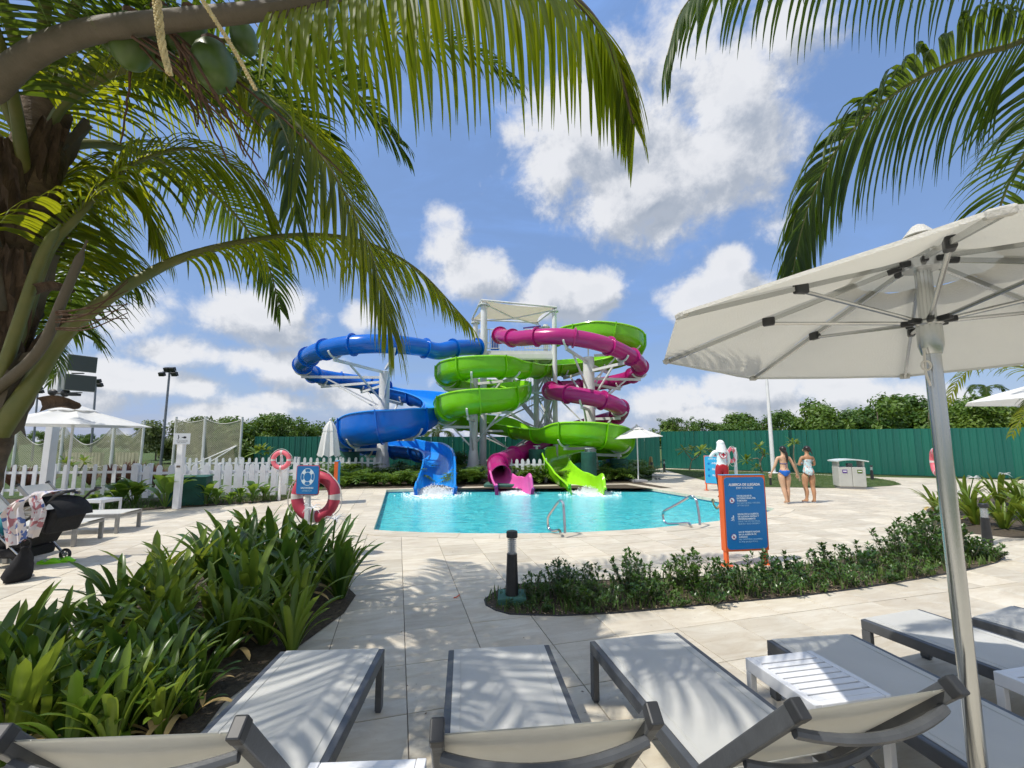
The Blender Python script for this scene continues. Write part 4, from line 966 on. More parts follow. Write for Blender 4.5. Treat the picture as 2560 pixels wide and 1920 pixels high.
# ------------------------------------------------------------------ signs
def rrect(w, h_, r, n=6):
    out = []
    for cx_, cy_, a0 in ((w / 2 - r, h_ / 2 - r, 0), (-w / 2 + r, h_ / 2 - r, 90), (-w / 2 + r, -h_ / 2 + r, 180), (w / 2 - r, -h_ / 2 + r, 270)):
        out += [(cx_ + r * math.cos(R(a0 + 90 * k / n)), cy_ + r * math.sin(R(a0 + 90 * k / n))) for k in range(n + 1)]
    return out
def face(c, rz, lean=0):                     # plane standing upright: local x right, y up, z towards the reader
    return Matrix.Translation(c) @ Matrix.Rotation(rz, 4, 'Z') @ Matrix.Rotation(R(90) + lean, 4, 'X')
def rule_sign(label, a, b, ptop, pbot, blue_m, text=True, lines=True, thick=.10):
    a, b = V(a), V(b); d = b - a; rz = math.atan2(d.y, d.x); w = d.length; c = (a + b) / 2; t = thing('pool_rule_sign', label, 'sign', (c.x, c.y, 0))
    Hh = ptop - pbot; M = face((c.x, c.y, (ptop + pbot) / 2), rz); W_ = w + .06
    MB().prism([(x, y) for x, y in rrect(W_, Hh, .012)], -thick, -.012, M).build('side_frame', 'sign_orange', t)
    MB().prism([(x, y - .004) for x, y in rrect(W_, Hh - .008, .012)], -.0118, -.004, M).build('front_frame', 'sign_orange', t)
    pn = MB().prism(rrect(W_ - .045, Hh - .055, .05), -.003, .004, M).build('panel', blue_m, t)
    MB().prism([(-W_ / 2, Hh / 2 + .0005), (W_ / 2, Hh / 2 + .0005), (W_ / 2, Hh / 2 + .006), (-W_ / 2, Hh / 2 + .006)], -thick, -.004, M).build('top_cap', 'sign_cyan', t)
    for p in (a, b):
        nrm = V((d.y, -d.x)).normalized()
        q = p - nrm * (thick / 2); MB().box((q.x, q.y, pbot / 2 + .01), (.032, thick * .7, pbot), rz).build('leg', 'sign_orange', t); MB().lathe([(.085, 0), (.085, .012), (.03, .02)], 20, (q.x, q.y, .0)).build('foot', 'sign_orange', t)
    s = w / .6
    def put_text(txt, x, y, size, m_, bold, al='LEFT'): text_obj(txt, size, m_, M @ Matrix.Translation((x, y, .0052)), t, bold, 'lettering', al)
    if text:
        y = Hh * .36; put_text('ALBERCA DE LLEGADA', 0, y, .047 * s, 'sign_white', .0012, 'CENTER'); put_text('EXIT STATION', 0, y - .045 * s, .040 * s, 'sign_text', 0, 'CENTER')
        blocks = [(Hh * .215, ['NO BLOQUEE EL', 'EXTREMO FINAL DEL', 'TOBOGÁN'], ['DO NOT BLOCK THE END', 'OF THE SLIDE'], 'no'), (-Hh * .025, ['SALGA DE LA ALBERCA', 'DE LLEGADA RÁPIDA Y', 'ORDENADAMENTE'], ['LEAVE THE SPLASH POOL', 'QUICKLY AND ORDERLY'], 'run'), (-Hh * .26, ['NO SE PERMITE NADAR', 'EN LA ALBERCA DE', 'LLEGADA'], ['NO SWIMMING ALLOWED', 'IN THE SPLASH POOL'], 'no')]
        for y, es, en, ic in blocks:
            for k, l in enumerate(es): put_text(l, -.13 * s, y - k * .033 * s, .031 * s, 'sign_text', .0007)
            for k, l in enumerate(en): put_text(l, -.13 * s, y - (len(es) + k) * .033 * s, .030 * s, 'sign_text_thin', 0)
            cx_, cy_ = -.205 * s, y - .05 * s; Mi = M @ Matrix.Translation((cx_, cy_, .0046))
            if ic == 'no':
                MB().lathe([(.042 * s, 0), (.042 * s, .001)], 24, M=None).mesh
                ring = MB(); ring.prism([(.045 * s * math.cos(k / 24 * 6.283), .045 * s * math.sin(k / 24 * 6.283)) for k in range(24)], 0, .001, Mi); ring.build('prohibition_disc', 'sign_purple', t)
                MB().prism([(.036 * s * math.cos(k / 24 * 6.283), .036 * s * math.sin(k / 24 * 6.283)) for k in range(24)], .0012, .0018, Mi).build('prohibition_field', 'sign_text', t)
                MB().prism([(-.03 * s, .026 * s), (-.026 * s, .03 * s), (.03 * s, -.026 * s), (.026 * s, -.03 * s)], .002, .0026, Mi).build('prohibition_bar', 'sign_purple', t)
                MB().prism([(-.02 * s, -.015 * s), (.02 * s, -.02 * s), (.005 * s, .012 * s), (-.008 * s, .016 * s)], .0019, .002, Mi).build('pictogram', 'pink_ring', t)
            else:
                fig = MB(); u = .018 * s
                fig.prism([(u * .55 * math.cos(k / 12 * 6.283) + u * .5, u * .55 * math.sin(k / 12 * 6.283) + u * 2.0) for k in range(12)], 0, .001, Mi)
                for (p0, p1, wd) in [((.3, 1.4), (-.1, -.2), .75), ((.2, 1.1), (1.3, .5), .35), ((.2, 1.1), (-1.1, .7), .35), ((-1.1, .7), (-1.4, 0), .3), ((-.1, -.1), (.9, -.6), .45), ((.9, -.6), (.7, -1.8), .4), ((-.1, -.1), (-.6, -1.2), .45), ((-.6, -1.2), (-1.7, -1.3), .4)]:
                    p0, p1 = V(p0) * u, V(p1) * u; e = (p1 - p0).normalized(); nn_ = V((-e.y, e.x)) * (wd * u / 2); fig.prism([tuple(p0 - nn_), tuple(p1 - nn_), tuple(p1 + nn_), tuple(p0 + nn_)], 0, .001, Mi)
                fig.build('pictogram', 'sign_text', t)
    elif lines:
        y = Hh * .36
        for txt, yy in [('ALBERCA DE LLEGADA', .37), ('NO BLOQUEE EL', .24), ('EXTREMO FINAL', .205), ('SALGA DE LA', .03), ('ALBERCA', -.005), ('NO SE PERMITE', -.18), ('NADAR', -.215)]:
            put_text(txt, -.10 * s if yy < .3 else -.2 * s, Hh * yy, .036 * s, 'sign_white', .001)
        for yy in (.215, .005, -.205): MB().prism([(.036 * s * math.cos(k / 16 * 6.283) - .19 * s, .036 * s * math.sin(k / 16 * 6.283) + Hh * yy) for k in range(16)], .0045, .0055, M).build('pictogram', 'sign_blue', t)
    return t
rule_sign('tall blue bilingual rule sign in orange frame behind the hedge', (2.955, 5.91), (3.545, 6.0), P(1855, 1188, 5.95).z, P(1870, 1378, 5.95).z, 'sign_blue')
a, b = G(1755, 1223), G(1781, 1226); rule_sign('pale blue rule sign in orange frame beside the lifeguard', (a.x, 14.85), (a.x + .50, 14.35), P(1765, 1139, 14.7).z, .22, 'sign_cyan', False)
rule_sign('rule sign turned edge-on by the pool corner near the shrubs', (-4.74, 11.55), (-4.93, 12.15), P(850, 1152, 11.9).z, .20, 'sign_cyan', False, False)

# life rings on posts
def life_ring(label, c, rad, rz, m_='pink_ring', sign=None, post_h=None, group='life rings'):
    c = V(c); t = thing('life_ring', label, 'life ring', (c.x, c.y, c.z - rad), group=group); Mr = Matrix.Rotation(rz, 3, 'Z'); tr = rad * .23
    MB().torus(c, rad - tr, tr, 48, 16, Mr, flat=.8).build('ring', m_, t, smooth=True)
    for a in (0, 90, 180, 270):
        MB().torus(c, rad - tr, tr * 1.025, 4, 16, Mr, R(a - 7), R(a + 7), flat=.8).build('band', 'ring_band', t, smooth=True)
    pts = []
    for k in range(97):
        a = 2 * math.pi * k / 96; sag = abs(math.sin(2 * a - math.pi / 2)) ; rr = rad + .012 + .03 * sag; q = V((rr * math.cos(a), -.02, rr * math.sin(a) - .05 * sag * (1 if math.sin(a) < .3 else .2))); pts.append(c + Mr @ q)
    MB().tube(pts, .0075, 6, False).build('grab_rope', 'rope', t, smooth=True); return t
def post(label, x, y, h_, w=.055, m_='white_paint', name='ring_post'):
    return tag(MB().box((x, y, h_ / 2), (w, w, h_)).build(name, m_, bev=.004), label, 'post')
c = P(789, 1241, 6.35); life_ring('large pink life ring hanging behind the blue ring sign', c, .38, R(-6))
c2 = P(769, 1200, 6.2); pp = post('white post carrying the big life ring in the strap-leaved bed', c2.x, c2.y + .045, c2.z + .2, .06)
t = thing('ring_sign', 'blue square sign with a white life ring symbol on the near post', 'sign', (c2.x, c2.y, c2.z - .22)); M = face(c2, R(-4)); sw, sh = .35, .425
MB().prism(rrect(sw, sh, .03), -.012, 0, M).build('board', 'pink_ring', t); MB().prism(rrect(sw - .022, sh - .022, .024), .001, .004, M).build('blue_field', 'sign_blue', t)
Mi = M @ Matrix.Translation((0, .045, .005)) @ Matrix.Rotation(R(-90), 4, 'X')
def annulus(r0, r1, a0, a1, n=32, sy=1.2):
    v = [(r * math.cos(a0 + (a1 - a0) * k / n), r * sy * math.sin(a0 + (a1 - a0) * k / n)) for r in (r0, r1) for k in range(n + 1)]; return v, [(k, k + 1, n + 2 + k, n + 1 + k)[::-1] for k in range(n)]
for r0, r1, spans in ((.098, .104, [(0, 6.2832)]), (.054, .061, [(0, 6.2832)]), (.061, .098, [(R(a - 19), R(a + 19)) for a in (45, 135, 225, 315)])):
    mm = MB()
    for s0, s1 in spans: v, f = annulus(r0, r1, s0, s1); mm.add([M @ V((x, y + .045, .0055)) for x, y in v], f)
    mm.build('ring_symbol', 'sign_text', t)
text_obj('SALVAVIDAS', .034, 'sign_text', M @ Matrix.Translation((0, -.125, .0055)), t, .001, 'lettering', 'CENTER'); text_obj('LIFEBUOY', .034, 'sign_text_thin', M @ Matrix.Translation((0, -.165, .0055)), t, 0, 'lettering', 'CENTER')
tag(MB().tube([c + V((.36, -.03, -.28)), c + V((.30, -.05, -.55)), c + V((.1, -.05, -.62)), c + V((-.1, -.03, -.5)), c + V((-.18, -.02, -.3))], .009, 6).build('throw_line', 'rope', smooth=True), 'loose rope looping under the large life ring', 'rope')
c = P(703, 1150, 12.2); life_ring('pink life ring with white bands on a post before the picket fence', c, .285, R(4), 'pink_ring_pale'); post('thin white post under the ring by the picket fence', c.x - .05, c.y + .1, c.z + .2, .055)
c = P(1829, 1138, 13.4); life_ring('pale pink life ring turned sideways behind the lifeguard', c, .25, R(30), 'pink_ring_pale'); post('white post of the ring behind the lifeguard', c.x + .14, c.y + .06, c.z + .24, .07)
c = P(2340, 1155, 9.8); life_ring('pink life ring half hidden by the parasol pole', c, .33, R(56), 'pink_ring_pale'); post('white post of the ring half hidden by the parasol pole', c.x + .13, c.y + .06, c.z + .3, .07)

# ------------------------------------------------------------------ pool hand rails
def rail(label, pts): tag(MB().tube(catmull([P(*p) for p in pts], 6), .025, 10).build('pool_handrail', 'chrome', smooth=True), label, 'handrail')
rail('bent chrome handrail in the middle of the near pool edge', [(1412.5, 1333, 7.62), (1411, 1300, 7.66), (1409, 1266, 7.72), (1407, 1257, 7.76), (1401, 1252, 7.82), (1394, 1258, 7.9), (1384, 1272, 8.0), (1373, 1288, 8.08), (1369.5, 1298, 8.1), (1370, 1314, 8.1), (1374, 1324, 8.05), (1384, 1327, 7.95), (1396, 1325, 7.85), (1400, 1328, 7.75), (1402, 1335, 7.62)])
rail('bent chrome handrail left of the tall rule sign', [(1750, 1313, 8.45), (1747, 1285, 8.5), (1742, 1256, 8.55), (1738, 1246, 8.6), (1729, 1240.5, 8.65), (1718, 1245, 8.75), (1690, 1262, 8.85), (1664, 1276, 8.95), (1658, 1283, 9.0), (1658, 1295, 9.0), (1662, 1305, 8.95), (1672, 1310, 8.85), (1700, 1309, 8.7), (1717, 1308, 8.6), (1724, 1310, 8.55), (1728, 1316, 8.45)])

# ------------------------------------------------------------------ litter bin, pole, cone, barrel
q = G(2125, 1220.5); rz = R(-14); t = thing('litter_bin', 'pale grey double recycling bin with a canopy roof on the lawn edge', 'bin', q)
def L(x, y, z): v = Matrix.Rotation(rz, 3, 'Z') @ V((x, y, z)); return q + v
for s, nm in ((-1, 0), (1, 1)):
    bd = MB().box(L(s * .212, 0, .42), (.415, .50, .70), rz).build('bin_body', 'grey_bin', t, bev=.02)
    MB().box(L(s * .212 - (.02 if s < 0 else -.02), -.256, .62), (.15, .012, .12), rz).build('waste_label', 'sign_purple' if s < 0 else 'lily_bright', t)
    MB().box(L(s * .212 - (.02 if s < 0 else -.02), -.264, .625), (.11, .005, .03), rz).build('label_strip', 'sign_white', t)
MB().box(L(0, 0, .04), (.78, .44, .07), rz).build('plinth', 'flat_grey', t)
for s in (-1, 1): MB().box(L(s * .39, .0, .885), (.06, .40, .24), rz).build('roof_post', 'grey_bin', t, bev=.008)
MB().box(L(.08, .10, .83), (.14, .16, .13), rz).build('inner_bin_neck', 'flat_grey', t)
vs_ = []
for j in range(9):
    u = -1 + 2 * j / 8
    for y in (-.34, .34): vs_.append(L(u * .50, y, 1.06 - .06 * u * u))
for j in range(9):
    u = -1 + 2 * j / 8
    for y in (-.34, .34): vs_.append(L(u * .50, y, 1.02 - .06 * u * u))
MB().add(vs_, [(2 * j, 2 * j + 2, 2 * j + 3, 2 * j + 1) for j in range(8)] + [(18 + 2 * j, 18 + 2 * j + 1, 18 + 2 * j + 3, 18 + 2 * j + 2) for j in range(8)] + [(2 * j, 18 + 2 * j, 20 + 2 * j, 2 * j + 2) for j in range(8)] + [(2 * j + 1, 2 * j + 3, 21 + 2 * j, 19 + 2 * j) for j in range(8)] + [(0, 1, 19, 18), (16, 34, 35, 17)]).build('canopy_roof', 'bin_roof', t)
q = G(1934, 1183); t = thing('light_pole', 'tall slender white lamp pole between lawn and fence', 'pole', q)
MB().tube([q, q + V((-.02, 0, 3)), q + V((-.05, 0, 7.2))], [.11, .09, .05], 14).build('shaft', 'white_paint', t, smooth=True); MB().lathe([(.26, 0), (.26, .04), (.16, .06)], 16, q).build('base_plate', 'white_paint', t)
MB().box(q + V((-.05, -.25, 7.2)), (.22, .6, .10)).build('lamp_head', 'white_paint', t, bev=.02)
q = G(1628, 1179); t = thing('wet_floor_cone', 'yellow brown folding floor cone at the foot of the fence', 'cone', q)
MB().lathe([(.24, 0), (.24, .03), (.17, .05), (.09, .80), (.05, .84)], 4, q).build('body', 'cone_yellow', t); MB().box(q + V((0, -.135, .42)), (.12, .01, .22), M=Matrix.Rotation(R(-6), 3, 'X')).build('warning_panel', 'sign_black', t)
q = G(1528, 1176); t = thing('plastic_barrel', 'blue plastic barrel behind the slide piers', 'barrel', (q.x, 24, 0)); MB().lathe([(.27, 0), (.3, .03), (.3, .42), (.315, .44), (.3, .46), (.3, .86), (.26, .9), (0, .9)], 20, (P(1528, 1150, 23).x, 23, 0)).build('body', 'barrel_blue', t, smooth=True); MB().lathe([(.05, .9), (.05, .94), (0, .94)], 10, (P(1528, 1150, 23).x + .1, 23, 0)).build('bung', 'barrel_blue', t)

# ------------------------------------------------------------------ picket fences
def picket_mesh(w, h_):
    pts = [(-w / 2, 0), (w / 2, 0), (w / 2, h_ - w * .62)] + [(w * .42 * math.cos(R(a)), h_ - w * .42 + w * .42 * math.sin(R(a))) for a in range(0, 181, 30)] + [(-w / 2, h_ - w * .62)]
    M = Matrix.Rotation(R(90), 4, 'X'); return MB().prism(pts, -.011, .011, M).mesh('picket', 'picket_paint')
def picket_fence(label, a, b, h_, sp, w, posts=2.2, front=True):
    a, b = V((a[0], a[1], 0)), V((b[0], b[1], 0)); d = b - a; Ln = d.length; rz = math.atan2(d.y, d.x); t = thing('picket_fence', label, 'fence', a, rz, 'white picket fences'); me = picket_mesh(w, h_ - .06)
    n = int(Ln / sp)
    for i in range(n + 1): obj('picket', me, t, Matrix.Translation((i * Ln / n, -.03, .06 + rnd.uniform(-.012, .012))) @ Matrix.Rotation(rnd.uniform(-.012, .012), 4, 'Y'))
    for z in (.22, h_ - .24): MB().box((Ln / 2, 0, z), (Ln, .035, .075)).build('rail', 'picket_paint').parent = t
    pm = MB().box((0, 0, h_ / 2), (.09, .09, h_)).box((0, 0, h_ + .01), (.11, .11, .025)).mesh('post', 'picket_paint'); k = max(1, round(Ln / posts))
    for i in range(k + 1): obj('post', pm, t, Matrix.Translation((i * Ln / k, .06, 0)))
    return t
picket_fence('white picket fence with round tops behind the parasol and loungers', (-16.5, 12.75), (-11.9, 13.35), .98, .27, .105)
picket_fence('white picket fence stretch with wide boards beside the green box', (-11.05, 12.45), (-6.75, 13.25), 1.0, .30, .15)
picket_fence('short white picket fence return joining the two near stretches', (-11.5, 13.4), (-11.1, 12.5), .98, .24, .12)
picket_fence('second white picket fence seen through the near boards', (-10.9, 13.7), (-6.6, 14.3), .96, .30, .12)
picket_fence('far white picket fence in front of the dark green fence', (-14.3, 18.4), (-9.7, 18.9), .98, .26, .11)
picket_fence('white picket fence behind the closed parasol', (-9.4, 18.6), (-5.9, 19.0), .98, .27, .115)
picket_fence('short white picket fence between magenta and green chutes', (P(1263, 1150, 17.6).x, 17.6), (P(1364, 1150, 17.6).x, 17.6), P(1263, 1147, 17.6).z, .24, .13, 1.7)
picket_fence('bit of white picket fence behind the left green column', (P(1160, 1150, 21).x, 21.2), (P(1206, 1150, 21).x, 21.2), .98, .26, .12, 1.2)
q = G(450, 1264); tag(MB().box((q.x, q.y + .3, .36), (.86, .74, .72), R(24)).box((q.x, q.y + .3, .735), (.92, .8, .03), R(24)).build('utility_box', 'green_concrete', bev=.012), 'dark green utility box in front of the picket fence', 'utility box')
q = G(441, 1272); t = thing('notice_post', 'white post with a small white notice by the green box', 'notice', q, 0)
MB().box(q + V((0, 0, .84)), (.16, .10, 1.68)).build('post', 'white_paint', t, bev=.005); cz = P(443, 1097, q.y).z; M = face((q.x + .05, q.y - .075, cz), R(24)); MB().prism(rrect(.34, .28, .008), -.01, 0, M).build('board', 'sign_white', t)
ic = MB(); ic.prism([(-.09, .09), (-.075, .10), (-.065, .05), (-.05, .04), (-.065, .03), (-.075, -.02), (-.09, -.01), (-.08, .04)], .0015, .003, M); ic.prism([(.0 + .035 * math.cos(k / 14 * 6.283) + .055, .035 + .028 * math.sin(k / 14 * 6.283)) for k in range(14)], .0015, .003, M); ic.prism([(-.01, .03), (.04, .02), (.04, .045), (-.01, .042)], .0032, .004, M); ic.build('pictogram', 'sign_black', t)
for k, tx in enumerate(('NO CLAVADOS', 'NO DIVING')): text_obj(tx, .034, 'sign_black', M @ Matrix.Translation((0, -.065 - k * .036, .002)), t, 0, 'lettering', 'CENTER')
MB().box(q + V((.0, -.055, 1.06)), (.09, .02, .05)).build('hasp', 'bark', t)

# ------------------------------------------------------------------ speaker mast, floodlights, nets
q = G(110, 1247); zt = P(163, 900, q.y).z; t = thing('speaker_mast', 'white square mast with two loudspeakers behind the parasol', 'mast', q)
MB().bar(q, q + V((.02, 0, zt)), .21, .21, up=V((0, 1, 0))).build('mast', 'white_paint', t, bev=.01)
for i, (px, py) in enumerate(((199, 911), (194, 959))):
    c = P(px, py, q.y - .1); Ms = Matrix.Translation(c) @ Matrix.Rotation(R(60), 4, 'Z'); wb, hb = (.66, .50) if i == 0 else (.70, .50)
    bd = MB().add([Ms @ V(p) for p in [(-wb / 2, -.26, -hb / 2), (wb / 2, -.26, -hb / 2), (wb / 2, -.26, hb / 2), (-wb / 2, -.26, hb / 2), (-wb * .40, .3, -hb * .36), (wb * .40, .3, -hb * .36), (wb * .40, .3, hb * .36), (-wb * .40, .3, hb * .36)]], [(0, 1, 2, 3), (5, 4, 7, 6), (4, 0, 3, 7), (1, 5, 6, 2), (3, 2, 6, 7), (4, 5, 1, 0)]).build('speaker_cabinet', 'speaker_case', t, bev=.02)
    MB().box((0, 0, 0), (wb - .05, .02, hb - .05)).build('grille', 'speaker_grille', None, bev=.008); g = COL.objects[-1]; g.matrix_basis = Ms @ Matrix.Translation((0, -.268, 0)); attach(g, bd)
    MB().box(c + V((0, -.02, -hb / 2 - .03)), (.34, .06, .03)).bar(c + V((-.34, .1, -.1)), V((q.x + .1, q.y, c.z - .1)), .05).build('bracket', 'speaker_case', t)
c = P(150, 985, q.y - .1)
sp = MB().tube([c + V((-.30, 0, .05)), c + V((.45, 0, -.03))], .025, 6).ball(c + V((-.22, 0, .05)), (.14, .08, .10)).ball(c + V((.16, 0, .03)), (.12, .1, .12)).box(c + V((.42, 0, -.02)), (.3, .14, .07)).build('spotlight_arm', 'black_metal', t, smooth=True)
for lab, px0, py0, px1, py1, D in [('tall grey floodlight pole in front of the net trees', 402, 1160, 424, 930, 27), ('grey floodlight pole next to the speakers', 226, 1150, 240, 958, 31), ('thin distant floodlight pole by the palm trunk', 80, 1150, 95, 975, 36)]:
    a, b = P(px0, py0, D), P(px1, py1, D); a.z = 0; t = thing('floodlight_pole', lab, 'floodlight', a)
    MB().tube([a, b], [.085, .06], 10).build('shaft', 'lamp_grey', t, smooth=True); MB().bar(b + V((-.45, 0, 0)), b + V((.45, 0, .0)), .07).build('cross_arm', 'lamp_grey', t)
    for s in (-.4, -.1, .25, .42): MB().box(b + V((s, -.1, .16 if s in (-.1, .25) else -.16)), (.34, .22, .26), M=Matrix.Rotation(R(25), 3, 'X')).build('lamp', 'black_metal', t, bev=.02)
nets = [(P(60, 1150, 24).x, P(280, 1150, 24).x), (P(280, 1150, 23.5).x, P(352, 1150, 23.5).x), (P(426, 1150, 24).x, P(507, 1150, 24).x), (P(507, 1150, 24).x, P(596, 1150, 24).x)]
def netting(label, xa, ya, xb, yb, h_, sag):
    vs_, fs, uv = [], [], []; nx, nz = 22, 6; Ln = math.hypot(xb - xa, yb - ya)
    for j in range(nz + 1):
        for i in range(nx + 1):
            u = i / nx; vv = j / nz; z = h_ * vv - sag * vv * (1 - (2 * u - 1) ** 2); vs_.append((xa + (xb - xa) * u, ya + (yb - ya) * u + .06 * math.sin(9 * u + 5 * vv), z)); uv.append((u * Ln, z))
    fs = [(j * (nx + 1) + i, j * (nx + 1) + i + 1, (j + 1) * (nx + 1) + i + 1, (j + 1) * (nx + 1) + i) for j in range(nz) for i in range(nx)]
    o = MB().add(vs_, fs).build('ball_net', 'net'); l = o.data.uv_layers.new(name='uv')
    for lp in o.data.loops: l.data[lp.index].uv = uv[lp.vertex_index]
    t = thing('court_net', label, 'net', (xa, ya, 0), group='court nets'); attach(o, t)
    top = [V(vs_[nz * (nx + 1) + i]) for i in range(nx + 1)]; MB().tube(top, .02, 5).build('head_rope', 'rope', t); mid = [V(vs_[1 * (nx + 1) + i]) for i in range(nx + 1)]; MB().tube(mid, .012, 4).build('tension_rope', 'rope', t)
    MB().tube([(xb, yb, 0), (xb, yb, h_ + .12)], .06, 8).build('net_post', 'steel_white', t, smooth=True); MB().tube([(xa, ya, 0), (xa, ya, h_ + .12)], .06, 8).build('net_post', 'steel_white', t, smooth=True); return t
hN = P(507, 1047, 24).z
t = netting('ball net right of the floodlight pole, with slanting stays', P(507, 1150, 24).x, 24.0, P(593, 1150, 24).x, 24.2, hN, .28)
e = V((P(593, 1150, 24.2).x, 24.2, hN * .5)); 
for s in (1.6, 2.6): MB().tube([e, (e.x - s, e.y - 1.2, 0)], .04, 6).build('stay', 'steel_white', t)
netting('ball net just right of the white notice', P(424, 1150, 24).x + .1, 24.1, P(507, 1150, 24).x - .05, 24.0, hN, .2)
netting('ball net left of the tall floodlight pole', P(283, 1150, 23.5).x, 23.4, P(352, 1150, 23.5).x, 23.5, P(352, 1058, 23.5).z, .7)
netting('wide sagging ball net behind the parasol', P(165, 1150, 23.5).x, 23.2, P(281, 1150, 23.5).x, 23.4, P(352, 1058, 23.5).z, 1.2)
netting('ball net nearest the palm trunk', P(60, 1150, 23.5).x, 23.0, P(164, 1150, 23.5).x, 23.2, P(352, 1058, 23.5).z, 1.2)
for lab, xa, xb in (('cream corrugated low wall behind the sagging net', 289, 341), ('cream corrugated low wall behind the parasol pole', 155, 255)):
    A, B = P(xa, 1165, 28), P(xb, 1165, 28); zt = P(xa, 1131, 28).z; t = thing('court_wall', lab, 'wall', (A.x, 28, 0)); k = int((B.x - A.x) / .22); me = MB().box((0, 0, zt / 2), (.16, .08, zt)).mesh('board', 'cream_wall')
    for i in range(k): obj('board', me, t, Matrix.Translation((i * .22, 0, 0)))
    MB().box(((B.x - A.x) / 2, .06, zt * .5), (B.x - A.x, .03, zt - .05)).build('backing', 'cream_wall').parent = t

# ------------------------------------------------------------------ stroller and what lies round it
S0 = V((-6.42, 5.98, 0)); t = thing('stroller', 'black folding stroller with a patterned muslin over its hood', 'stroller', S0)
def sw(x, y, z): return S0 + V((x, y, z))
rw = .075
for y in (-.24, .24):
    for x, r_ in ((0, .085), (-.72, .075)):
        w = MB().torus(sw(x, y, r_), r_ - .018, .018, 24, 8).build('wheel', 'black_metal', t, smooth=True); sp = MB().ball(sw(x, y, r_), (.022, .03, .022))
        for k in range(5): a = k * 6.283 / 5; sp.bar(sw(x, y, r_), sw(x + math.cos(a) * (r_ - .02), y, r_ + math.sin(a) * (r_ - .02)), .012)
        sp.build('spokes', 'flat_grey', w)
    MB().tube([sw(0, y * .95, .09), sw(-.38, y, .42), sw(-.42, y, .47)], .016, 8).build('rear_strut', 'alu', t, smooth=True); MB().tube([sw(-.72, y * .95, .09), sw(-.40, y, .40), sw(.12, y, .80), sw(.27, y, .97)], .015, 8).build('main_strut', 'black_metal', t, smooth=True)
    MB().tube([sw(.27, y, .97), sw(.40, y, 1.02), sw(.43, y * .6, 1.03)], .02, 8).build('handle', 'black_metal', t, smooth=True)
MB().add([sw(-.62, -.2, .40), sw(-.62, .2, .40), sw(-.18, -.22, .36), sw(-.18, .22, .36), sw(.16, -.22, .78), sw(.16, .22, .78), sw(.10, -.22, .70), sw(.10, .22, .70), sw(-.60, -.2, .34), sw(-.60, .2, .34), sw(-.12, -.22, .28), sw(-.12, .22, .28)], [(0, 2, 3, 1), (2, 4, 5, 3), (8, 9, 11, 10), (10, 11, 7, 6), (0, 8, 10, 2), (2, 10, 6, 4), (1, 3, 11, 9), (3, 5, 7, 11), (0, 1, 9, 8), (4, 6, 7, 5)]).build('seat', 'black_cloth', t)
vs_ = []; nU, nV = 10, 8                                            # hood: quarter barrel over the back of the seat
for i in range(nU + 1):
    a = R(10 + 135 * i / nU)
    for j in range(nV + 1):
        b = -1 + 2 * j / nV; r_ = .33 * (1 - .10 * b * b); vs_.append(sw(-.02 + r_ * 1.05 * math.cos(a) + .05, b * .24, .62 + r_ * math.sin(a)))
MB().add(vs_, [(i * (nV + 1) + j, (i + 1) * (nV + 1) + j, (i + 1) * (nV + 1) + j + 1, i * (nV + 1) + j + 1) for i in range(nU) for j in range(nV)]).build('hood', 'black_cloth', t, smooth=True)
MB().box(sw(.19, 0, .62), (.14, .44, .34), M=Matrix.Rotation(R(24), 3, 'Y')).build('back_pocket', 'black_cloth', t, bev=.04)
MB().box(sw(-.34, 0, .20), (.5, .40, .14)).build('basket', 'black_cloth', t, bev=.04); MB().box(sw(-.62, 0, .22), (.12, .38, .05), M=Matrix.Rotation(R(40), 3, 'Y')).build('footrest', 'black_cloth', t)
for lab, x0_, wd, drop in (('pale muslin cloth with faded red and blue print over the stroller hood', -.30, .26, .60), ('second end of the printed muslin hanging down the stroller side', .0, .17, .56)):
    vs_ = []; nA, nB = 16, 8; path = [(.24, .93), (.1, .99), (-.1, 1.0), (-.24, .98), (-.285, .86), (-.29, .72), (-.285, .98 - drop)]
    C_ = catmull([V((0, y, z)) for y, z in path], 3)
    for i, p in enumerate(C_):
        for j in range(nB + 1): u = j / nB; vs_.append(sw(x0_ + wd * u + .05 * math.sin(i * .55 + x0_ * 9), p.y + .022 * math.sin(u * 14 + i * .4) * (1 if p.z < .95 else .3), p.z + .012 * math.sin(u * 9 + i) - (.10 * (1 - u) if x0_ < -.1 else 0) + .012))
    tag(MB().add(vs_, [(i * (nB + 1) + j, (i + 1) * (nB + 1) + j, (i + 1) * (nB + 1) + j + 1, i * (nB + 1) + j + 1) for i in range(len(C_) - 1) for j in range(nB)]).build('muslin_cloth', 'muslin', smooth=True), lab, 'cloth')
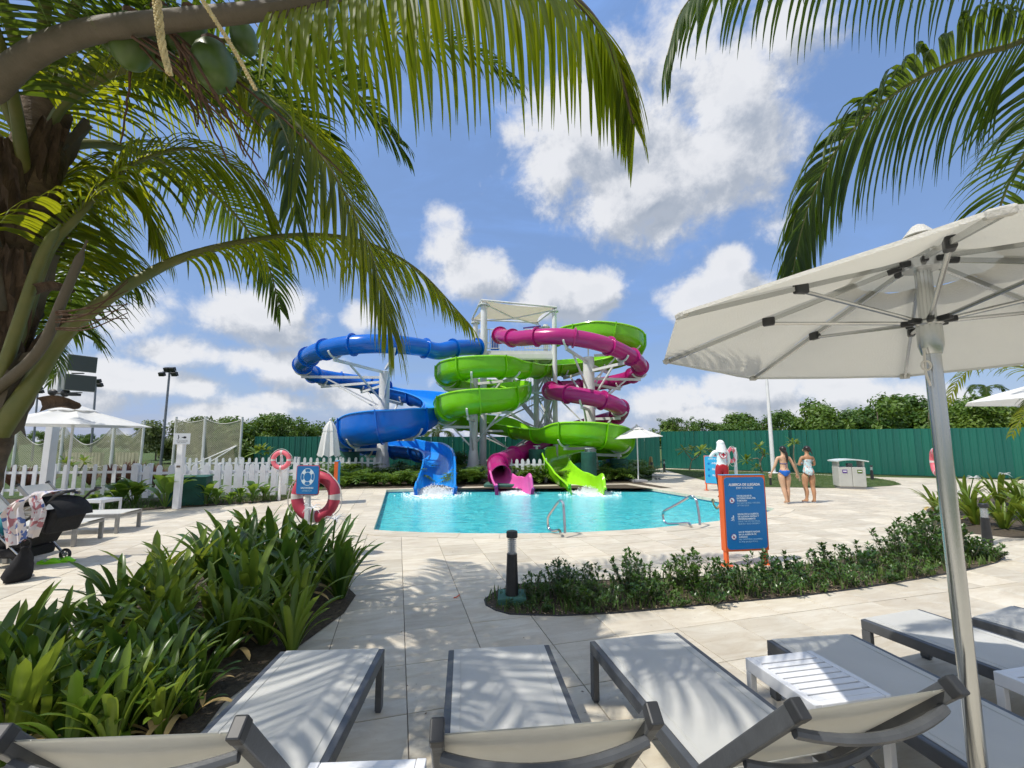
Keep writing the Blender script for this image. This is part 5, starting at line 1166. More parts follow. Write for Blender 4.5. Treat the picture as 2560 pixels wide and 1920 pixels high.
def clog(label, c, rz, L_=.27, m_='lime', name='clog'):
    t = thing(name, label, 'shoe', c, rz, 'clogs on the deck'); vs_ = []; n1, n2 = 14, 12
    for i in range(n1 + 1):
        u = i / n1; w = .052 * (math.sin(math.pi * min(1, u * .93 + .05)) ** .45); hgt = .028 + .05 * math.exp(-((u - .62) / .22) ** 2) * (1 if u > .42 else .2) + .012 * (u < .2)
        for k in range(n2): a = 2 * math.pi * k / n2; vs_.append(((u - .5) * L_, math.cos(a) * w, max(0, hgt / 2 + math.sin(a) * hgt / 2)))
    o = MB().add(vs_, [(i * n2 + k, (i + 1) * n2 + k, (i + 1) * n2 + (k + 1) % n2, i * n2 + (k + 1) % n2) for i in range(n1) for k in range(n2)] + [tuple(range(n2)), tuple(n1 * n2 + k for k in range(n2))[::-1]]).build('upper', m_, None, smooth=True); o.parent = t
    s = MB().prism([((u - .5) * L_, .054 * math.sin(math.pi * min(1, u * .93 + .05)) ** .45 * q_) for q_, us in ((1, [i / 12 for i in range(13)]), (-1, [1 - i / 12 for i in range(13)])) for u in us], 0, .014).build('sole', m_); s.parent = t
    st = MB().torus((-.06, 0, .045), .045, .006, 12, 6, Matrix.Rotation(R(90), 3, 'X') @ Matrix.Rotation(0, 3, 'X'), R(90), R(270)).build('heel_strap', m_); st.parent = t
clog('lime green clog nearest the camera beside the stroller wheel', G(160, 1405), R(8)); clog('lime green clog behind its twin by the stroller', G(116, 1411) + V((0, .04, 0)), R(14))
clog('pale worn shoe on the deck in front of the black bag', G(52, 1444), R(20), .24, 'flat_grey', 'shoe')
q = G(14, 1462); t = thing('tote_bag', 'slumped black bag standing by the palm trunk', 'bag', q)
vs_ = []; pr_ = [(.06, .0), (.10, .02), (.115, .09), (.10, .18), (.075, .26), (.05, .33), (.035, .37), (.045, .40), (.02, .42)]
for r_, z in pr_:
    for k in range(18): a = 2 * math.pi * k / 18; rr = r_ * (1 + .14 * math.sin(3 * a + z * 14) + .08 * math.sin(7 * a - z * 20)); vs_.append(q + V((rr * math.cos(a) * .85 + z * .12, rr * math.sin(a) * 1.25 + .12, z)))
MB().add(vs_, [(i * 18 + k, i * 18 + (k + 1) % 18, (i + 1) * 18 + (k + 1) % 18, (i + 1) * 18 + k) for i in range(len(pr_) - 1) for k in range(18)]).build('body', 'black_cloth', t, smooth=True, ang=80); MB().torus(q + V((.05, .12, .44)), .06, .008, 20, 6).build('strap', 'black_cloth', t, smooth=True)
q = P(8, 1345, 6.1); t = thing('beach_bag', 'teal beach bag on the lounger beside the palm trunk', 'bag', (q.x, q.y, .36)); MB().ball((q.x - .03, q.y, .46), (.16, .16, .17), 14, 9).ball((q.x - .06, q.y + .05, .30), (.15, .15, .16), 12, 8).build('body', 'teal_cloth', t, smooth=True); MB().torus((q.x - .03, q.y, .62), .08, .01, 18, 6).build('strap', 'teal_cloth', t)
# a few things small on the deck
tag(MB().tube([G(1134, 1494, .012), G(1141, 1493, .014), G(1146, 1489, .016), G(1149, 1487, .012)], .006, 6).build('dry_petal', 'sign_orange'), 'tiny red curled petal lying on the paving', 'petal')
q = G(1640, 1198)
for s_, lab in ((0, 'dark flip-flop nearer the corner parasol'), (.16, 'dark flip-flop farther from the corner parasol')):
    t = thing('flip_flop', lab, 'flip-flop', q + V((s_, 0, 0))); MB().prism([(q.x + s_ + .045 * math.cos(k / 14 * 6.283), q.y + .13 * math.sin(k / 14 * 6.283)) for k in range(14)], .002, .022).build('sole', 'black_metal', t); MB().torus((q.x + s_, q.y + .04, .02), .04, .008, 12, 6, None, 0, math.pi).build('thong_strap', 'black_metal', t)
# ------------------------------------------------------------------ palms
def frond(parent, pts, leaf_len, leaf_w, start, n, r0, single=False, leaf_m='leaflet', rachis_m='petiole', droop=.9, tipcol=None, spread=1.0, r1=.004, lift=.2, hang=0.0, twist=0.0):
    C = catmull(pts, 8); acc = [0.0]
    for a, b in zip(C, C[1:]): acc.append(acc[-1] + (b - a).length)
    Lt = acc[-1]
    def at(t):
        s = t * Lt; i = 0
        while i < len(acc) - 2 and acc[i + 1] < s: i += 1
        f = (s - acc[i]) / max(1e-6, acc[i + 1] - acc[i]); return C[i].lerp(C[i + 1], f), (C[i + 1] - C[i]).normalized()
    rr = [max(r1, r0 * (1 - .92 * (a / Lt) ** .75)) for a in acc]
    fr = MB().tube(C, rr, 9).build('frond', rachis_m, parent, smooth=True)
    mb = MB(); S = None
    for i in range(n):
        u = i / (n - 1); t = start + (1 - start) * u; p, T = at(min(.999, t)); s = T.cross(Z3)
        if s.length > .15: S = s.normalized() if S is None else (S * .4 + s.normalized() * .6 if S.dot(s) > 0 else S).normalized()
        elif S is None: S = V((1, 0, 0))
        S = (S - T * S.dot(T)).normalized()
        Sw = S.copy(); Sw.rotate(Quaternion(T, twist * (1 if S.cross(T).z > 0 else -1)))
        for sd in (-1, 1):
            if rnd.random() < .03: continue
            a = R(66 - 46 * u ** 1.6 + rnd.uniform(-6, 6)); d = (T * math.cos(a) + Sw * (sd * math.sin(a) * spread) + Z3 * lift).normalized(); hg = hang * (1 - max(0, u - .6) * 1.6); d = (d * (1 - hg) + (S * (sd * .30) + T * .12 - Z3) * hg).normalized()
            L_ = leaf_len * (.62 + .5 * math.sin(math.pi * min(1, .15 + u * .85))) * rnd.uniform(.86, 1.1) * (1 - .45 * max(0, u - .75) * 4 * .6); K = 6; q = p + T * rnd.uniform(-.01, .01); vs_ = []; g = droop * rnd.uniform(.75, 1.25)
            tw = rnd.uniform(-.35, .35)
            for k in range(K + 1):
                w = leaf_w * (.45, .95, 1.0, .88, .66, .38, .04)[k] * rnd.uniform(.92, 1.08); Wd = (T - d * T.dot(d)); Wd = Wd.normalized() if Wd.length > .05 else d.orthogonal().normalized(); Wd.rotate(Quaternion(d, tw * k / K)); nr = d.cross(Wd)
                vs_ += [q - Wd * w + nr * w * .35, q, q + Wd * w + nr * w * .35]
                d = (d - Z3 * (g * (.35 + k) / K * .42) + V((rnd.uniform(-.03, .03), rnd.uniform(-.03, .03), 0))).normalized(); q = q + d * (L_ / K)
            fs = [f for k in range(K) for f in ((3 * k, 3 * k + 1, 3 * k + 4, 3 * k + 3), (3 * k + 1, 3 * k + 2, 3 * k + 5, 3 * k + 4))]
            if single: MB().add(vs_, fs).build('leaflet', leaf_m, fr)
            else: mb.add(vs_, fs)
    if not single: o = mb.build('leaflets', leaf_m, fr); o['kind'] = 'stuff'
    return fr
def PP(l): return [P(*p) if len(p) == 3 and not isinstance(p, V) else p for p in l]
palm = thing('coconut_palm', 'coconut palm at the picture edge whose fronds arch over the loungers', 'palm', (-3.62, 2.9, 0))
tk = [V((-3.98, 2.86, 0)), V((-3.86, 2.88, .6)), V((-3.72, 2.9, 1.4)), V((-3.62, 2.9, 2.3)), V((-3.56, 2.9, 3.2)), V((-3.52, 2.9, 4.2))]; C = catmull(tk, 9); rr = []
for i, p in enumerate(C): rr.append((.165 - .02 * p.z / 3) * (1.06 if i % 3 == 0 else .985))
trunk_o = MB().tube(C, rr, 20).build('trunk', 'trunk', palm, smooth=True, ang=70)
# fibrous leaf sheaths round the crown shaft
for k, (z, a, w, h_) in enumerate([(1.75, -10, .30, .55), (2.05, 35, .30, .6), (2.3, -40, .28, .7), (2.6, 10, .32, .75), (2.9, 60, .28, .7), (3.2, -20, .30, .8), (3.5, 30, .28, .7), (2.45, -75, .3, .7), (3.05, -65, .28, .7)]):
    vs_ = []; n1, n2 = 9, 8
    for i in range(n1 + 1):
        u = i / n1
        for j in range(n2 + 1):
            b = R(a) + (j / n2 - .5) * (1.7 - 1.2 * u); r_ = .16 + .14 * u ** 2 + .02 * math.sin(j * 2.1 + i); vs_.append((-3.60 + math.cos(b) * r_, 2.9 + math.sin(b) * r_, z + h_ * u + .03 * math.sin(j * 3.3 + k)))
    MB().add(vs_, [(i * (n2 + 1) + j, i * (n2 + 1) + j + 1, (i + 1) * (n2 + 1) + j + 1, (i + 1) * (n2 + 1) + j) for i in range(n1) for j in range(n2)]).build('leaf_sheath', 'palm_fibre' if k % 3 else 'petiole_grey', palm, smooth=True)
cr = V((-3.56, 2.88, 0))
frond(palm, [cr + V((.08, -.04, 1.75))] + PP([(80, 960, 2.84), (150, 850, 2.82), (230, 775, 2.86), (340, 702, 3.0), (470, 640, 3.2), (640, 600, 3.4), (800, 588, 3.6), (930, 612, 3.75), (1050, 680, 3.9), (1165, 800, 4.05)]), .62, .0125, .40, 66, .062, True, droop=1.5, lift=.0, hang=.20, twist=.55)
frond(palm, [cr + V((.05, 0, 3.0))] + PP([(120, 330, 2.85), (220, 215, 2.8), (350, 165, 2.78), (490, 168, 2.78), (620, 212, 2.82), (720, 290, 2.86), (800, 385, 2.9), (870, 500, 2.95), (930, 640, 3.0), (975, 815, 3.05)]), 1.0, .0135, .24, 125, .045, False, droop=1.0, hang=.18, spread=.85, twist=.6)
frond(palm, [cr + V((.0, -.1, 2.6)), P(-90, 330, 2.4), P(-10, 215, 2.15)] + PP([(85, 135, 2.02), (230, 78, 1.92), (480, 46, 1.82), (760, 10, 1.8), (1000, -70, 1.82), (1200, -95, 1.87), (1350, -60, 1.93), (1470, 30, 2.02), (1540, 150, 2.1), (1585, 310, 2.16)]), .68, .0150, .60, 70, .105, True, rachis_m='petiole_grey', droop=1.3, lift=.0, hang=.85)
frond(palm, [cr + V((.06, 0, 2.3))] + PP([(115, 640, 2.9), (190, 545, 2.9), (270, 455, 3.0), (370, 392, 3.1), (480, 372, 3.25), (575, 410, 3.4), (645, 480, 3.5), (690, 570, 3.6)]), .70, .0135, .26, 80, .05, droop=1.2, hang=.3)
frond(palm, [cr + V((0, .1, 3.3))] + PP([(90, 290, 3.1), (200, 190, 3.3), (360, 150, 3.6), (540, 170, 3.9), (700, 250, 4.1), (800, 360, 4.2)]), .95, .0155, .12, 95, .05, droop=1.2, hang=.3)
frond(palm, [cr + V((0, .1, 3.6))] + PP([(130, 210, 3.2), (300, 190, 3.5), (560, 170, 3.8), (780, 120, 4.1), (950, 84, 4.3), (1100, 96, 4.45), (1210, 140, 4.55), (1290, 205, 4.65)]), .55, .013, .30, 90, .045, droop=1.0, leaf_m='leaflet_dark', hang=.2)
frond(palm, [cr + V((.02, 0, 2.6))] + PP([(70, 560, 3.0), (130, 470, 3.1), (200, 420, 3.2), (280, 430, 3.3), (350, 500, 3.4), (400, 600, 3.45)]), .80, .0135, .2, 75, .045, droop=1.2, hang=.3)
frond(palm, [cr + V((.05, .05, 2.0))] + PP([(60, 800, 3.0), (100, 700, 3.1), (170, 640, 3.3), (260, 640, 3.5), (330, 700, 3.7)]), .62, .011, .3, 50, .04, droop=1.3, leaf_m='leaflet_dark', hang=.3)
for az, el, Ln, hz in [(12, 62, 3.3, 4.0), (-28, 60, 3.2, 4.0), (40, 66, 3.0, 4.1), (75, 45, 3.0, 3.8), (130, 40, 3.0, 3.6), (180, 35, 3.0, 3.6), (225, 40, 3.0, 3.7), (-80, 45, 3.1, 3.8), (-50, 40, 3.2, 3.5), (-8, 30, 3.0, 4.2), (-42, 42, 3.7, 4.25), (-62, 38, 3.5, 4.15)]:  # extra fronds out of view, added to cast shade on the foreground
    st_ = 13 if hz > 4.05 and az < -40 else 22
    d = V((math.cos(R(az)), math.sin(R(az)), 0)); p = cr + V((0, 0, hz)); l = [p]; e = R(el)
    for k in range(6): p = p + (d * math.cos(e) + Z3 * math.sin(e)) * (Ln / 6); e -= R(st_); l.append(p)
    frond(palm, l, .66, .017, .22, 60, .045, droop=1.0, leaf_m='leaflet_dark')
# bare upright stalks, spathe, coconuts, flower stalks
for l, r_, m_ in [([cr + V((.02, -.05, 1.9)), P(50, 800, 2.75), P(105, 640, 2.72), P(150, 560, 2.7)], .040, 'petiole'), ([cr + V((.06, -.1, 2.0)), P(95, 880, 2.68), P(160, 740, 2.62), P(218, 600, 2.58)], .034, 'petiole_grey')]:
    C = catmull(l, 6); MB().tube(C, [r_ * (1 - .35 * (i / (len(C) - 1))) if i < len(C) - 2 else r_ * .2 for i in range(len(C))], 10).build('leaf_stalk' if m_ == 'petiole' else 'flower_spathe', m_, palm, smooth=True)
for px, py, D, s in [(330, 105, 2.0, 1.15), (295, 95, 2.1, 1.0), (535, 165, 1.98, 1.2), (478, 75, 2.05, .9), (395, 130, 2.15, .95), (420, 70, 2.1, .9), (610, 95, 2.1, .8)]:
    c = P(px, py, D); Mq = Matrix.Rotation(rnd.uniform(-.5, .2), 3, 'Y') @ Matrix.Rotation(rnd.uniform(-.3, .3), 3, 'X'); co = MB().ball(c, (.085 * s, .085 * s, .125 * s), 16, 12, Mq).build('coconut', 'coconut', palm, smooth=True)
    MB().lathe([(.045 * s, .10 * s), (.05 * s, .125 * s), (.02, .14 * s)], 10, c, Mq).build('cap', 'dry_stalk', co)
for l, r_ in [([(385, -60, 1.62), (395, 30, 1.62), (405, 110, 1.62), (423, 182, 1.62)], .017), ([(470, -60, 1.62), (525, 30, 1.62), (585, 125, 1.62), (638, 222, 1.62)], .011), ([(590, -20, 2.1), (620, 30, 2.1), (645, 68, 2.1)], .006), ([(630, -20, 2.1), (690, 45, 2.1), (742, 95, 2.1)], .006)]:
    C = catmull(PP(l), 12); sp = MB().tube(C, [r_ * (.7 + .3 * ((i * 7) % 3) / 2) * (1 - .5 * i / len(C)) for i in range(len(C))], 8)
    if r_ > .01:
        for i, p in enumerate(C):
            for k in range(5): a = k * 1.2566 + i * .9; sp.ball(p + V((math.cos(a), math.sin(a), 0)) * r_ * .8 * (1 - .4 * i / len(C)), r_ * .42, 6, 4)
    sp.build('flower_spike', 'flower_spike', palm, smooth=True)
for i in range(15):
    x0_, y0_ = rnd.choice([(300, 60), (420, 70), (460, 110), (330, 90)]); ex = x0_ + rnd.uniform(-60, 420); ey = rnd.uniform(300, 500) - abs(ex - x0_) * .1; D = rnd.uniform(1.85, 2.1)
    l = [P(x0_, y0_, D), P(x0_ + (ex - x0_) * .3 + rnd.uniform(-8, 8), y0_ + (ey - y0_) * .25, D), P(x0_ + (ex - x0_) * .65 + rnd.uniform(-8, 8), y0_ + (ey - y0_) * .6, D + .05), P(ex, ey, D + .1)]
    C = catmull(l, 5); MB().tube([p + V((rnd.uniform(-.006, .006), 0, rnd.uniform(-.006, .006))) for p in C], [.009 * (1 - .6 * k / len(C)) for k in range(len(C))], 5).build('spent_stalk', 'dry_stalk', palm)
for i in range(8):
    y0_ = rnd.uniform(770, 830); C = catmull(PP([(140, y0_, 2.6), (220, y0_ + rnd.uniform(-15, 5), 2.6), (320, y0_ + rnd.uniform(-110, 60), 2.65)]), 5); MB().tube(C, [.006 * (1 - .6 * k / len(C)) for k in range(len(C))], 5).build('spent_stalk', 'dry_stalk', palm)
for c, s in (((130, 1015, 2.7), 1.0), ((120, 725, 2.7), .8)):   # curled dry bracts
    c = P(*c); vs_ = []
    for i in range(7):
        for j in range(5): u, b = i / 6, R(-80 + 40 * j); vs_.append(c + V((-.12 + .26 * u, math.cos(b) * .05 * s, math.sin(b) * .055 * s * (1 - .5 * u) + .03 * math.sin(u * 3))))
    MB().add(vs_, [(i * 5 + j, i * 5 + j + 1, (i + 1) * 5 + j + 1, (i + 1) * 5 + j) for i in range(6) for j in range(4)]).build('dry_bract', 'palm_fibre', palm, smooth=True)

palm2 = thing('coconut_palm', 'second coconut palm whose fronds hang in over the big parasol', 'palm', (4.75, 2.8, 0))
MB().tube(catmull([V((4.9, 2.8, 0)), V((4.75, 2.8, 1.6)), V((4.6, 2.8, 3.2)), V((4.55, 2.8, 4.0))], 8), .18, 16).build('trunk', 'trunk', palm2, smooth=True)
c2_ = V((4.55, 2.8, 0))
frond(palm2, [c2_ + V((0, 0, 3.7))] + PP([(2640, 112, 2.85), (2500, 122, 2.78), (2350, 170, 2.72), (2225, 242, 2.7), (2112, 345, 2.72), (2040, 465, 2.76), (2002, 580, 2.8), (1980, 690, 2.85)]), .80, .0165, .06, 118, .04, True, droop=1.35, leaf_m='leaflet_dark', hang=.30, twist=.95)
frond(palm2, [c2_ + V((0, -.1, 4.0))] + PP([(2700, -90, 2.45), (2450, -150, 2.3), (2200, -160, 2.2), (1950, -125, 2.15), (1790, -55, 2.12), (1705, 25, 2.13), (1668, 140, 2.16)]), .62, .0135, .12, 84, .035, False, droop=1.3, leaf_m='leaflet_dark', lift=-.1, hang=.85)
for az, el in [(20, 50), (60, 55), (-30, 50), (-80, 50)]:
    d = V((math.cos(R(az)), math.sin(R(az)), 0)); p = c2_ + V((0, 0, 3.9)); l = [p]; e = R(el)
    for k in range(6): p = p + (d * math.cos(e) + Z3 * math.sin(e)) * .5; e -= R(24); l.append(p)
    frond(palm2, l, .6, .017, .2, 40, .04, droop=1.1, leaf_m='leaflet_dark')
def small_palm(label, c, ang, Ln, leaf, w, h_, n=34, m_='leaflet_dark', step=26):
    t = thing('palm', label, 'palm', (c[0], c[1], 0)); MB().tube([(c[0], c[1], 0), (c[0] + .05, c[1], h_ * .5), (c[0], c[1], h_)], [.15, .12, .10], 10).build('trunk', 'trunk', t, smooth=True)
    for az, el in ang:
        d = V((math.cos(R(az)), math.sin(R(az)), 0)); p = V((c[0], c[1], h_)); l = [p]; e = R(el)
        for k in range(5): p = p + (d * math.cos(e) + Z3 * math.sin(e)) * (Ln / 5); e -= R(step); l.append(p)
        frond(t, l, leaf, w, .2, n, .03, droop=1.0, leaf_m=m_)
    return t
t = small_palm('palm with yellow green fronds beside the far parasol at the picture edge', (10.6, 6.9), [(100, 55), (60, 50), (-60, 40), (-100, 55), (20, 60)], 2.0, .4, .014, 2.25)
b_ = V((10.6, 6.9, 2.3))
frond(t, [b_] + PP([(2640, 940, 6.95), (2540, 915, 6.9), (2455, 914, 6.8), (2402, 942, 6.75), (2372, 1000, 6.7)]), .40, .014, .15, 50, .03, droop=1.2, leaf_m='leaflet')
frond(t, [b_] + PP([(2650, 1000, 6.8), (2570, 1030, 6.7), (2530, 1085, 6.6)]), .36, .014, .15, 30, .03, droop=1.2, leaf_m='leaflet')
frond(t, [b_] + PP([(2660, 900, 7.6), (2580, 880, 7.8), (2520, 915, 8)]), .45, .014, .1, 34, .03, leaf_m='leaflet_dark')
small_palm('dark green palm standing behind the big trunk', (P(25, 800, 9).x, 9.0), [(0, 60), (25, 40), (-20, 35), (-50, 45), (60, 45), (130, 45), (180, 50), (-5, 10), (15, -5), (-120, 40)], 1.9, .5, .016, P(25, 810, 9).z)
small_palm('small spiky palm in the gap between blue and green slides', (P(1095, 1090, 28.5).x, 28.5), [(0, 55), (40, 30), (-40, 30), (180, 50), (150, 25), (-150, 25), (90, 70), (-90, 40)], 1.7, .45, .03, P(1095, 1085, 28.5).z, 24)
small_palm('far ragged palm above the treeline at the picture edge', (P(2465, 960, 34).x, 34), [(0, 50), (50, 40), (-50, 30), (180, 45), (140, 30), (-140, 25), (90, 60)], 1.7, .5, .035, P(2465, 975, 34).z, 20)

# ------------------------------------------------------------------ strap-leaved lilies
def strap_mesh(m_, L_, w, e0, e1, fold=.25, curl=0.0):
    K = 10; p = V((0, 0, 0)); vs_ = []; 
    for k in range(K + 1):
        u = k / K; e = R(e0 + (e1 - e0) * u ** 1.5); d = V((math.cos(e), 0, math.sin(e))); ww = w * (.42 + .58 * math.sin(math.pi * min(1, .12 + u * .62))) * (1 if u < .78 else math.sqrt(max(0, 1 - ((u - .78) / .22) ** 2)) * .98 + .02)
        nr = V((-math.sin(e), 0, math.cos(e))); y = curl * u * u * L_
        vs_ += [p + V((0, y - ww, 0)) + nr * ww * fold, p + V((0, y - ww * .5, 0)) + nr * ww * fold * .3, p + V((0, y, 0)), p + V((0, y + ww * .5, 0)) + nr * ww * fold * .3, p + V((0, y + ww, 0)) + nr * ww * fold]; p = p + d * (L_ / K)
    return MB().add(vs_, [(5 * k + j, 5 * k + j + 1, 5 * k + j + 6, 5 * k + j + 5) for k in range(K) for j in range(4)]).mesh('leaf', m_, True, 80)
def strap_set(m_): return [strap_mesh(m_, L_, w * .86, e0, e1, f, c) for L_, w, e0, e1, f, c in [(.85, .043, 84, 62, .35, .03), (.82, .046, 82, 48, .3, -.04), (.80, .044, 78, 30, .3, .05), (.78, .045, 74, 12, .25, -.05), (.76, .042, 68, -8, .25, .06), (.70, .040, 60, -30, .2, -.04), (.62, .038, 52, -45, .2, .03), (.88, .040, 86, 72, .4, 0.0)]]
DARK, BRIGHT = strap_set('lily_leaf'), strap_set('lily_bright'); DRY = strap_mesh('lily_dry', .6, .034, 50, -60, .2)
def lily(label, loc, sc, n, leaves, group, flower=False, dry=.06):
    t = thing('spider_lily', label, 'lily plant', loc, 0, group)
    for i in range(n):
        az = rnd.uniform(0, 6.283) if i > 7 else i * .785 + rnd.uniform(-.3, .3); k = min(7, max(0, int(rnd.triangular(0, 7, 2.2)))); s = sc * rnd.uniform(.72, 1.18); me = DRY if rnd.random() < dry else leaves[k]
        obj('leaf', me, t, Matrix.Translation((math.cos(az) * .05 * sc, math.sin(az) * .05 * sc, -.01)) @ Matrix.Rotation(az, 4, 'Z') @ Matrix.Rotation(rnd.uniform(-.12, .12), 4, 'X') @ Matrix.Scale(s, 4))
    if flower:
        st = MB().tube([(0, 0, 0), (.05, -.05, .45 * sc), (.1, -.12, .82 * sc)], .012, 6); fo = st.build('flower_stem', 'lily_bright'); fo.parent = t; pt = MB()
        for k in range(16):
            a = rnd.uniform(0, 6.28); d = V((math.cos(a), math.sin(a), rnd.uniform(-.2, .9))).normalized(); b = V((.1, -.12, .82 * sc)); q = [b, b + d * .05, b + d * .10 - Z3 * .01, b + d * .14 - Z3 * .05]; pt.tube(catmull(q, 3), [.006 - .0005 * z for z in range(10)], 4)
        f2 = pt.build('flower_petals', 'sign_white'); f2.parent = fo
    return t
spots = [(640, 1392, .92), (575, 1412, .9), (700, 1402, .95), (765, 1425, .95), (520, 1440, .85), (820, 1462, .9), (690, 1455, .95), (610, 1470, .92), (760, 1490, .9), (850, 1497, .78), (540, 1492, .85),
         (455, 1500, .78), (370, 1520, .74), (690, 1530, .8), (620, 1548, .75), (300, 1562, .72), (430, 1570, .72), (530, 1580, .62), (745, 1560, .66), (660, 1610, .62), (730, 1628, .58),
         (235, 1620, .62), (340, 1650, .62), (50, 1690, .5), (130, 1690, .55), (450, 1690, .55), (10, 1720, .66), (220, 1720, .6), (320, 1745, .58), (110, 1780, .6), (400, 1770, .52), (470, 1790, .42), (220, 1830, .55), (20, 1850, .62), (320, 1840, .5), (-60, 1780, .6), (110, 1858, .6), (20, 1905, .62), (280, 1885, .52), (170, 1900, .55), (60, 1760, .62), (400, 1835, .42), (570, 1640, .6), (600, 1590, .7), (390, 1600, .66), (500, 1735, .42), (420, 1640, .6)]
where = lambda px, py: ('beside the life ring post' if px > 690 and py < 1480 else 'at the far end of the bed' if py < 1480 else 'next to the lounger foot end' if px > 600 else 'behind the raised lounger back' if py > 1740 else 'in the middle of the bed' if px > 280 else 'at the picture edge of the bed')
cnt = {}; spots.sort(key=lambda q: q[1])
for i, (px, py, s) in enumerate(spots):
    w = where(px, py); cnt[w] = cnt.get(w, 0); nl = nth(cnt[w]); cnt[w] += 1
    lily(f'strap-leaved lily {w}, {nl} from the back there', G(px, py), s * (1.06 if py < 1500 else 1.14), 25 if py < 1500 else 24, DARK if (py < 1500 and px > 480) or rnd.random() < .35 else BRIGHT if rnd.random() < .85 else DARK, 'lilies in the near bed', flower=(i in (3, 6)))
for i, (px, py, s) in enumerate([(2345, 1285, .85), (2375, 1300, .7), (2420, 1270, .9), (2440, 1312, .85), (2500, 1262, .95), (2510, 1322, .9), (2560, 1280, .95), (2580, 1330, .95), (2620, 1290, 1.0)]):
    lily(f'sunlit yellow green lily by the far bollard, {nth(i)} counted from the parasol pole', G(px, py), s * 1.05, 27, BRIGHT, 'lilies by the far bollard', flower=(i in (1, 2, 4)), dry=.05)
BED = [xy(G(*p)) for p in [(-200, 1900), (500, 1840), (560, 1760), (705, 1650), (860, 1535), (890, 1490), (820, 1420), (640, 1372), (430, 1440), (300, 1520), (100, 1610), (-250, 1640)]]
tag(MB().sheet(BED, .009).build('lily_bed_soil', 'soil'), 'dark soil of the lily bed', kind='structure')
RB = [xy(G(*p)) for p in [(2315, 1275), (2330, 1310), (2400, 1332), (2530, 1345), (2700, 1350), (2700, 1245), (2480, 1240), (2360, 1255)]]
tag(MB().sheet(RB, .009).build('far_lily_bed_soil', 'soil'), 'soil under the sunlit lilies', kind='structure')

# ------------------------------------------------------------------ hedge bed
HB = [(1212, 1500), (1216, 1514), (1240, 1527), (1275, 1537), (1400, 1541), (1550, 1533), (1800, 1510), (2000, 1492), (2150, 1472), (2300, 1448), (2420, 1426), (2490, 1408), (2512, 1396), (2500, 1384), (2440, 1366), (2380, 1356), (2300, 1362), (2200, 1378), (2100, 1400), (1980, 1420), (1850, 1437), (1700, 1446), (1560, 1451), (1400, 1455), (1300, 1462), (1240, 1480)]
HW = [xy(G(*p)) for p in HB]
bedo = tag(MB().sheet(HW, .007).build('hedge_bed_soil', 'soil'), 'mulched soil of the curved hedge bed', kind='structure')
tag(MB().tube([V((*p, .004)) for p in HW] + [V((*HW[0], .004))], .011, 6).build('bed_edging', 'black_metal'), 'thin dark edging round the hedge bed', 'edging')
def hedge_mesh(hgt, rad, stems, leaves, size):
    vs_, fs = [], []; mb = MB()
    for s in range(stems):
        a = rnd.uniform(0, 6.28); q = rnd.random() ** .5 * rad; tip = V((math.cos(a) * q * 1.2, math.sin(a) * q * 1.2, hgt * rnd.uniform(.55, 1.1) * (1 - .35 * (q / rad) ** 2))); base = V((math.cos(a) * q * .5, math.sin(a) * q * .5, 0)); mb.tube([base, (base + tip) / 2 + V((rnd.uniform(-.02, .02), rnd.uniform(-.02, .02), 0)), tip], [.004, .003, .0015], 4)
        for k in range(leaves):
            u = rnd.uniform(.15, 1.0) if k > 5 else 1.0; p = base.lerp(tip, u); az = rnd.uniform(0, 6.28); el = rnd.uniform(-.1, 1.1); d = V((math.cos(az) * math.cos(el), math.sin(az) * math.cos(el), math.sin(el))); sd = d.cross(Z3).normalized(); nr = sd.cross(d); L_ = size * rnd.uniform(.7, 1.3); o = len(vs_)
            vs_ += [p, p + d * L_ * .5 + sd * L_ * .27 + nr * L_ * .06, p + d * L_, p + d * L_ * .5 - sd * L_ * .27 + nr * L_ * .06, p + d * L_ * .5]; fs += [(o, o + 1, o + 4), (o + 1, o + 2, o + 4), (o + 2, o + 3, o + 4), (o + 3, o, o + 4)]
    return MB().add(vs_, fs).mesh('foliage', 'shrub_leaf'), mb.mesh('stems', 'twig')
HM = [hedge_mesh(.32, .22, 30, 18, .054), hedge_mesh(.38, .18, 26, 19, .054), hedge_mesh(.26, .27, 32, 16, .052), hedge_mesh(.46, .20, 34, 19, .054), hedge_mesh(.20, .25, 26, 16, .05)]
def shrub(label, loc, sc, k, group, ms=None):
    t = thing('hedge_shrub', label, 'shrub', loc, rnd.uniform(0, 6.28), group); f, s = (ms or HM)[k]; o = obj('foliage', f, t); o['kind'] = 'stuff'; s_ = obj('stems', s, t); t.scale = (sc, sc, sc); return t
hs = [(1340, 1500, .75, 1), (1395, 1490, .85, 3), (1440, 1510, .8, 0), (1480, 1490, .9, 1), (1520, 1515, .8, 2), (1570, 1480, .95, 3), (1600, 1505, .85, 0), (1650, 1490, .8, 4), (1700, 1470, .95, 1), (1745, 1485, 1.0, 3), (1770, 1505, .8, 2), (1820, 1465, .9, 0), (1860, 1490, .85, 1), (1905, 1455, .95, 1), (1940, 1480, .9, 2), (1985, 1450, .95, 0), (2030, 1470, .9, 4), (2070, 1435, 1.0, 1), (2110, 1458, .9, 2), (2160, 1425, 1.05, 0), (2200, 1450, .9, 4), (2235, 1408, 1.1, 3), (2270, 1435, .95, 2), (2310, 1395, 1.35, 3), (2345, 1385, 1.4, 3), (2360, 1420, 1.0, 0), (2400, 1395, 1.2, 1), (2440, 1390, 1.05, 2), (2300, 1370, 1.25, 1), (1350, 1525, .55, 4), (1460, 1530, .55, 4), (1680, 1515, .6, 4), (2470, 1398, .8, 4), (1285, 1520, .4, 4), (1620, 1465, .7, 1), (1420, 1465, .65, 1)]
hs.sort(key=lambda q: q[0])
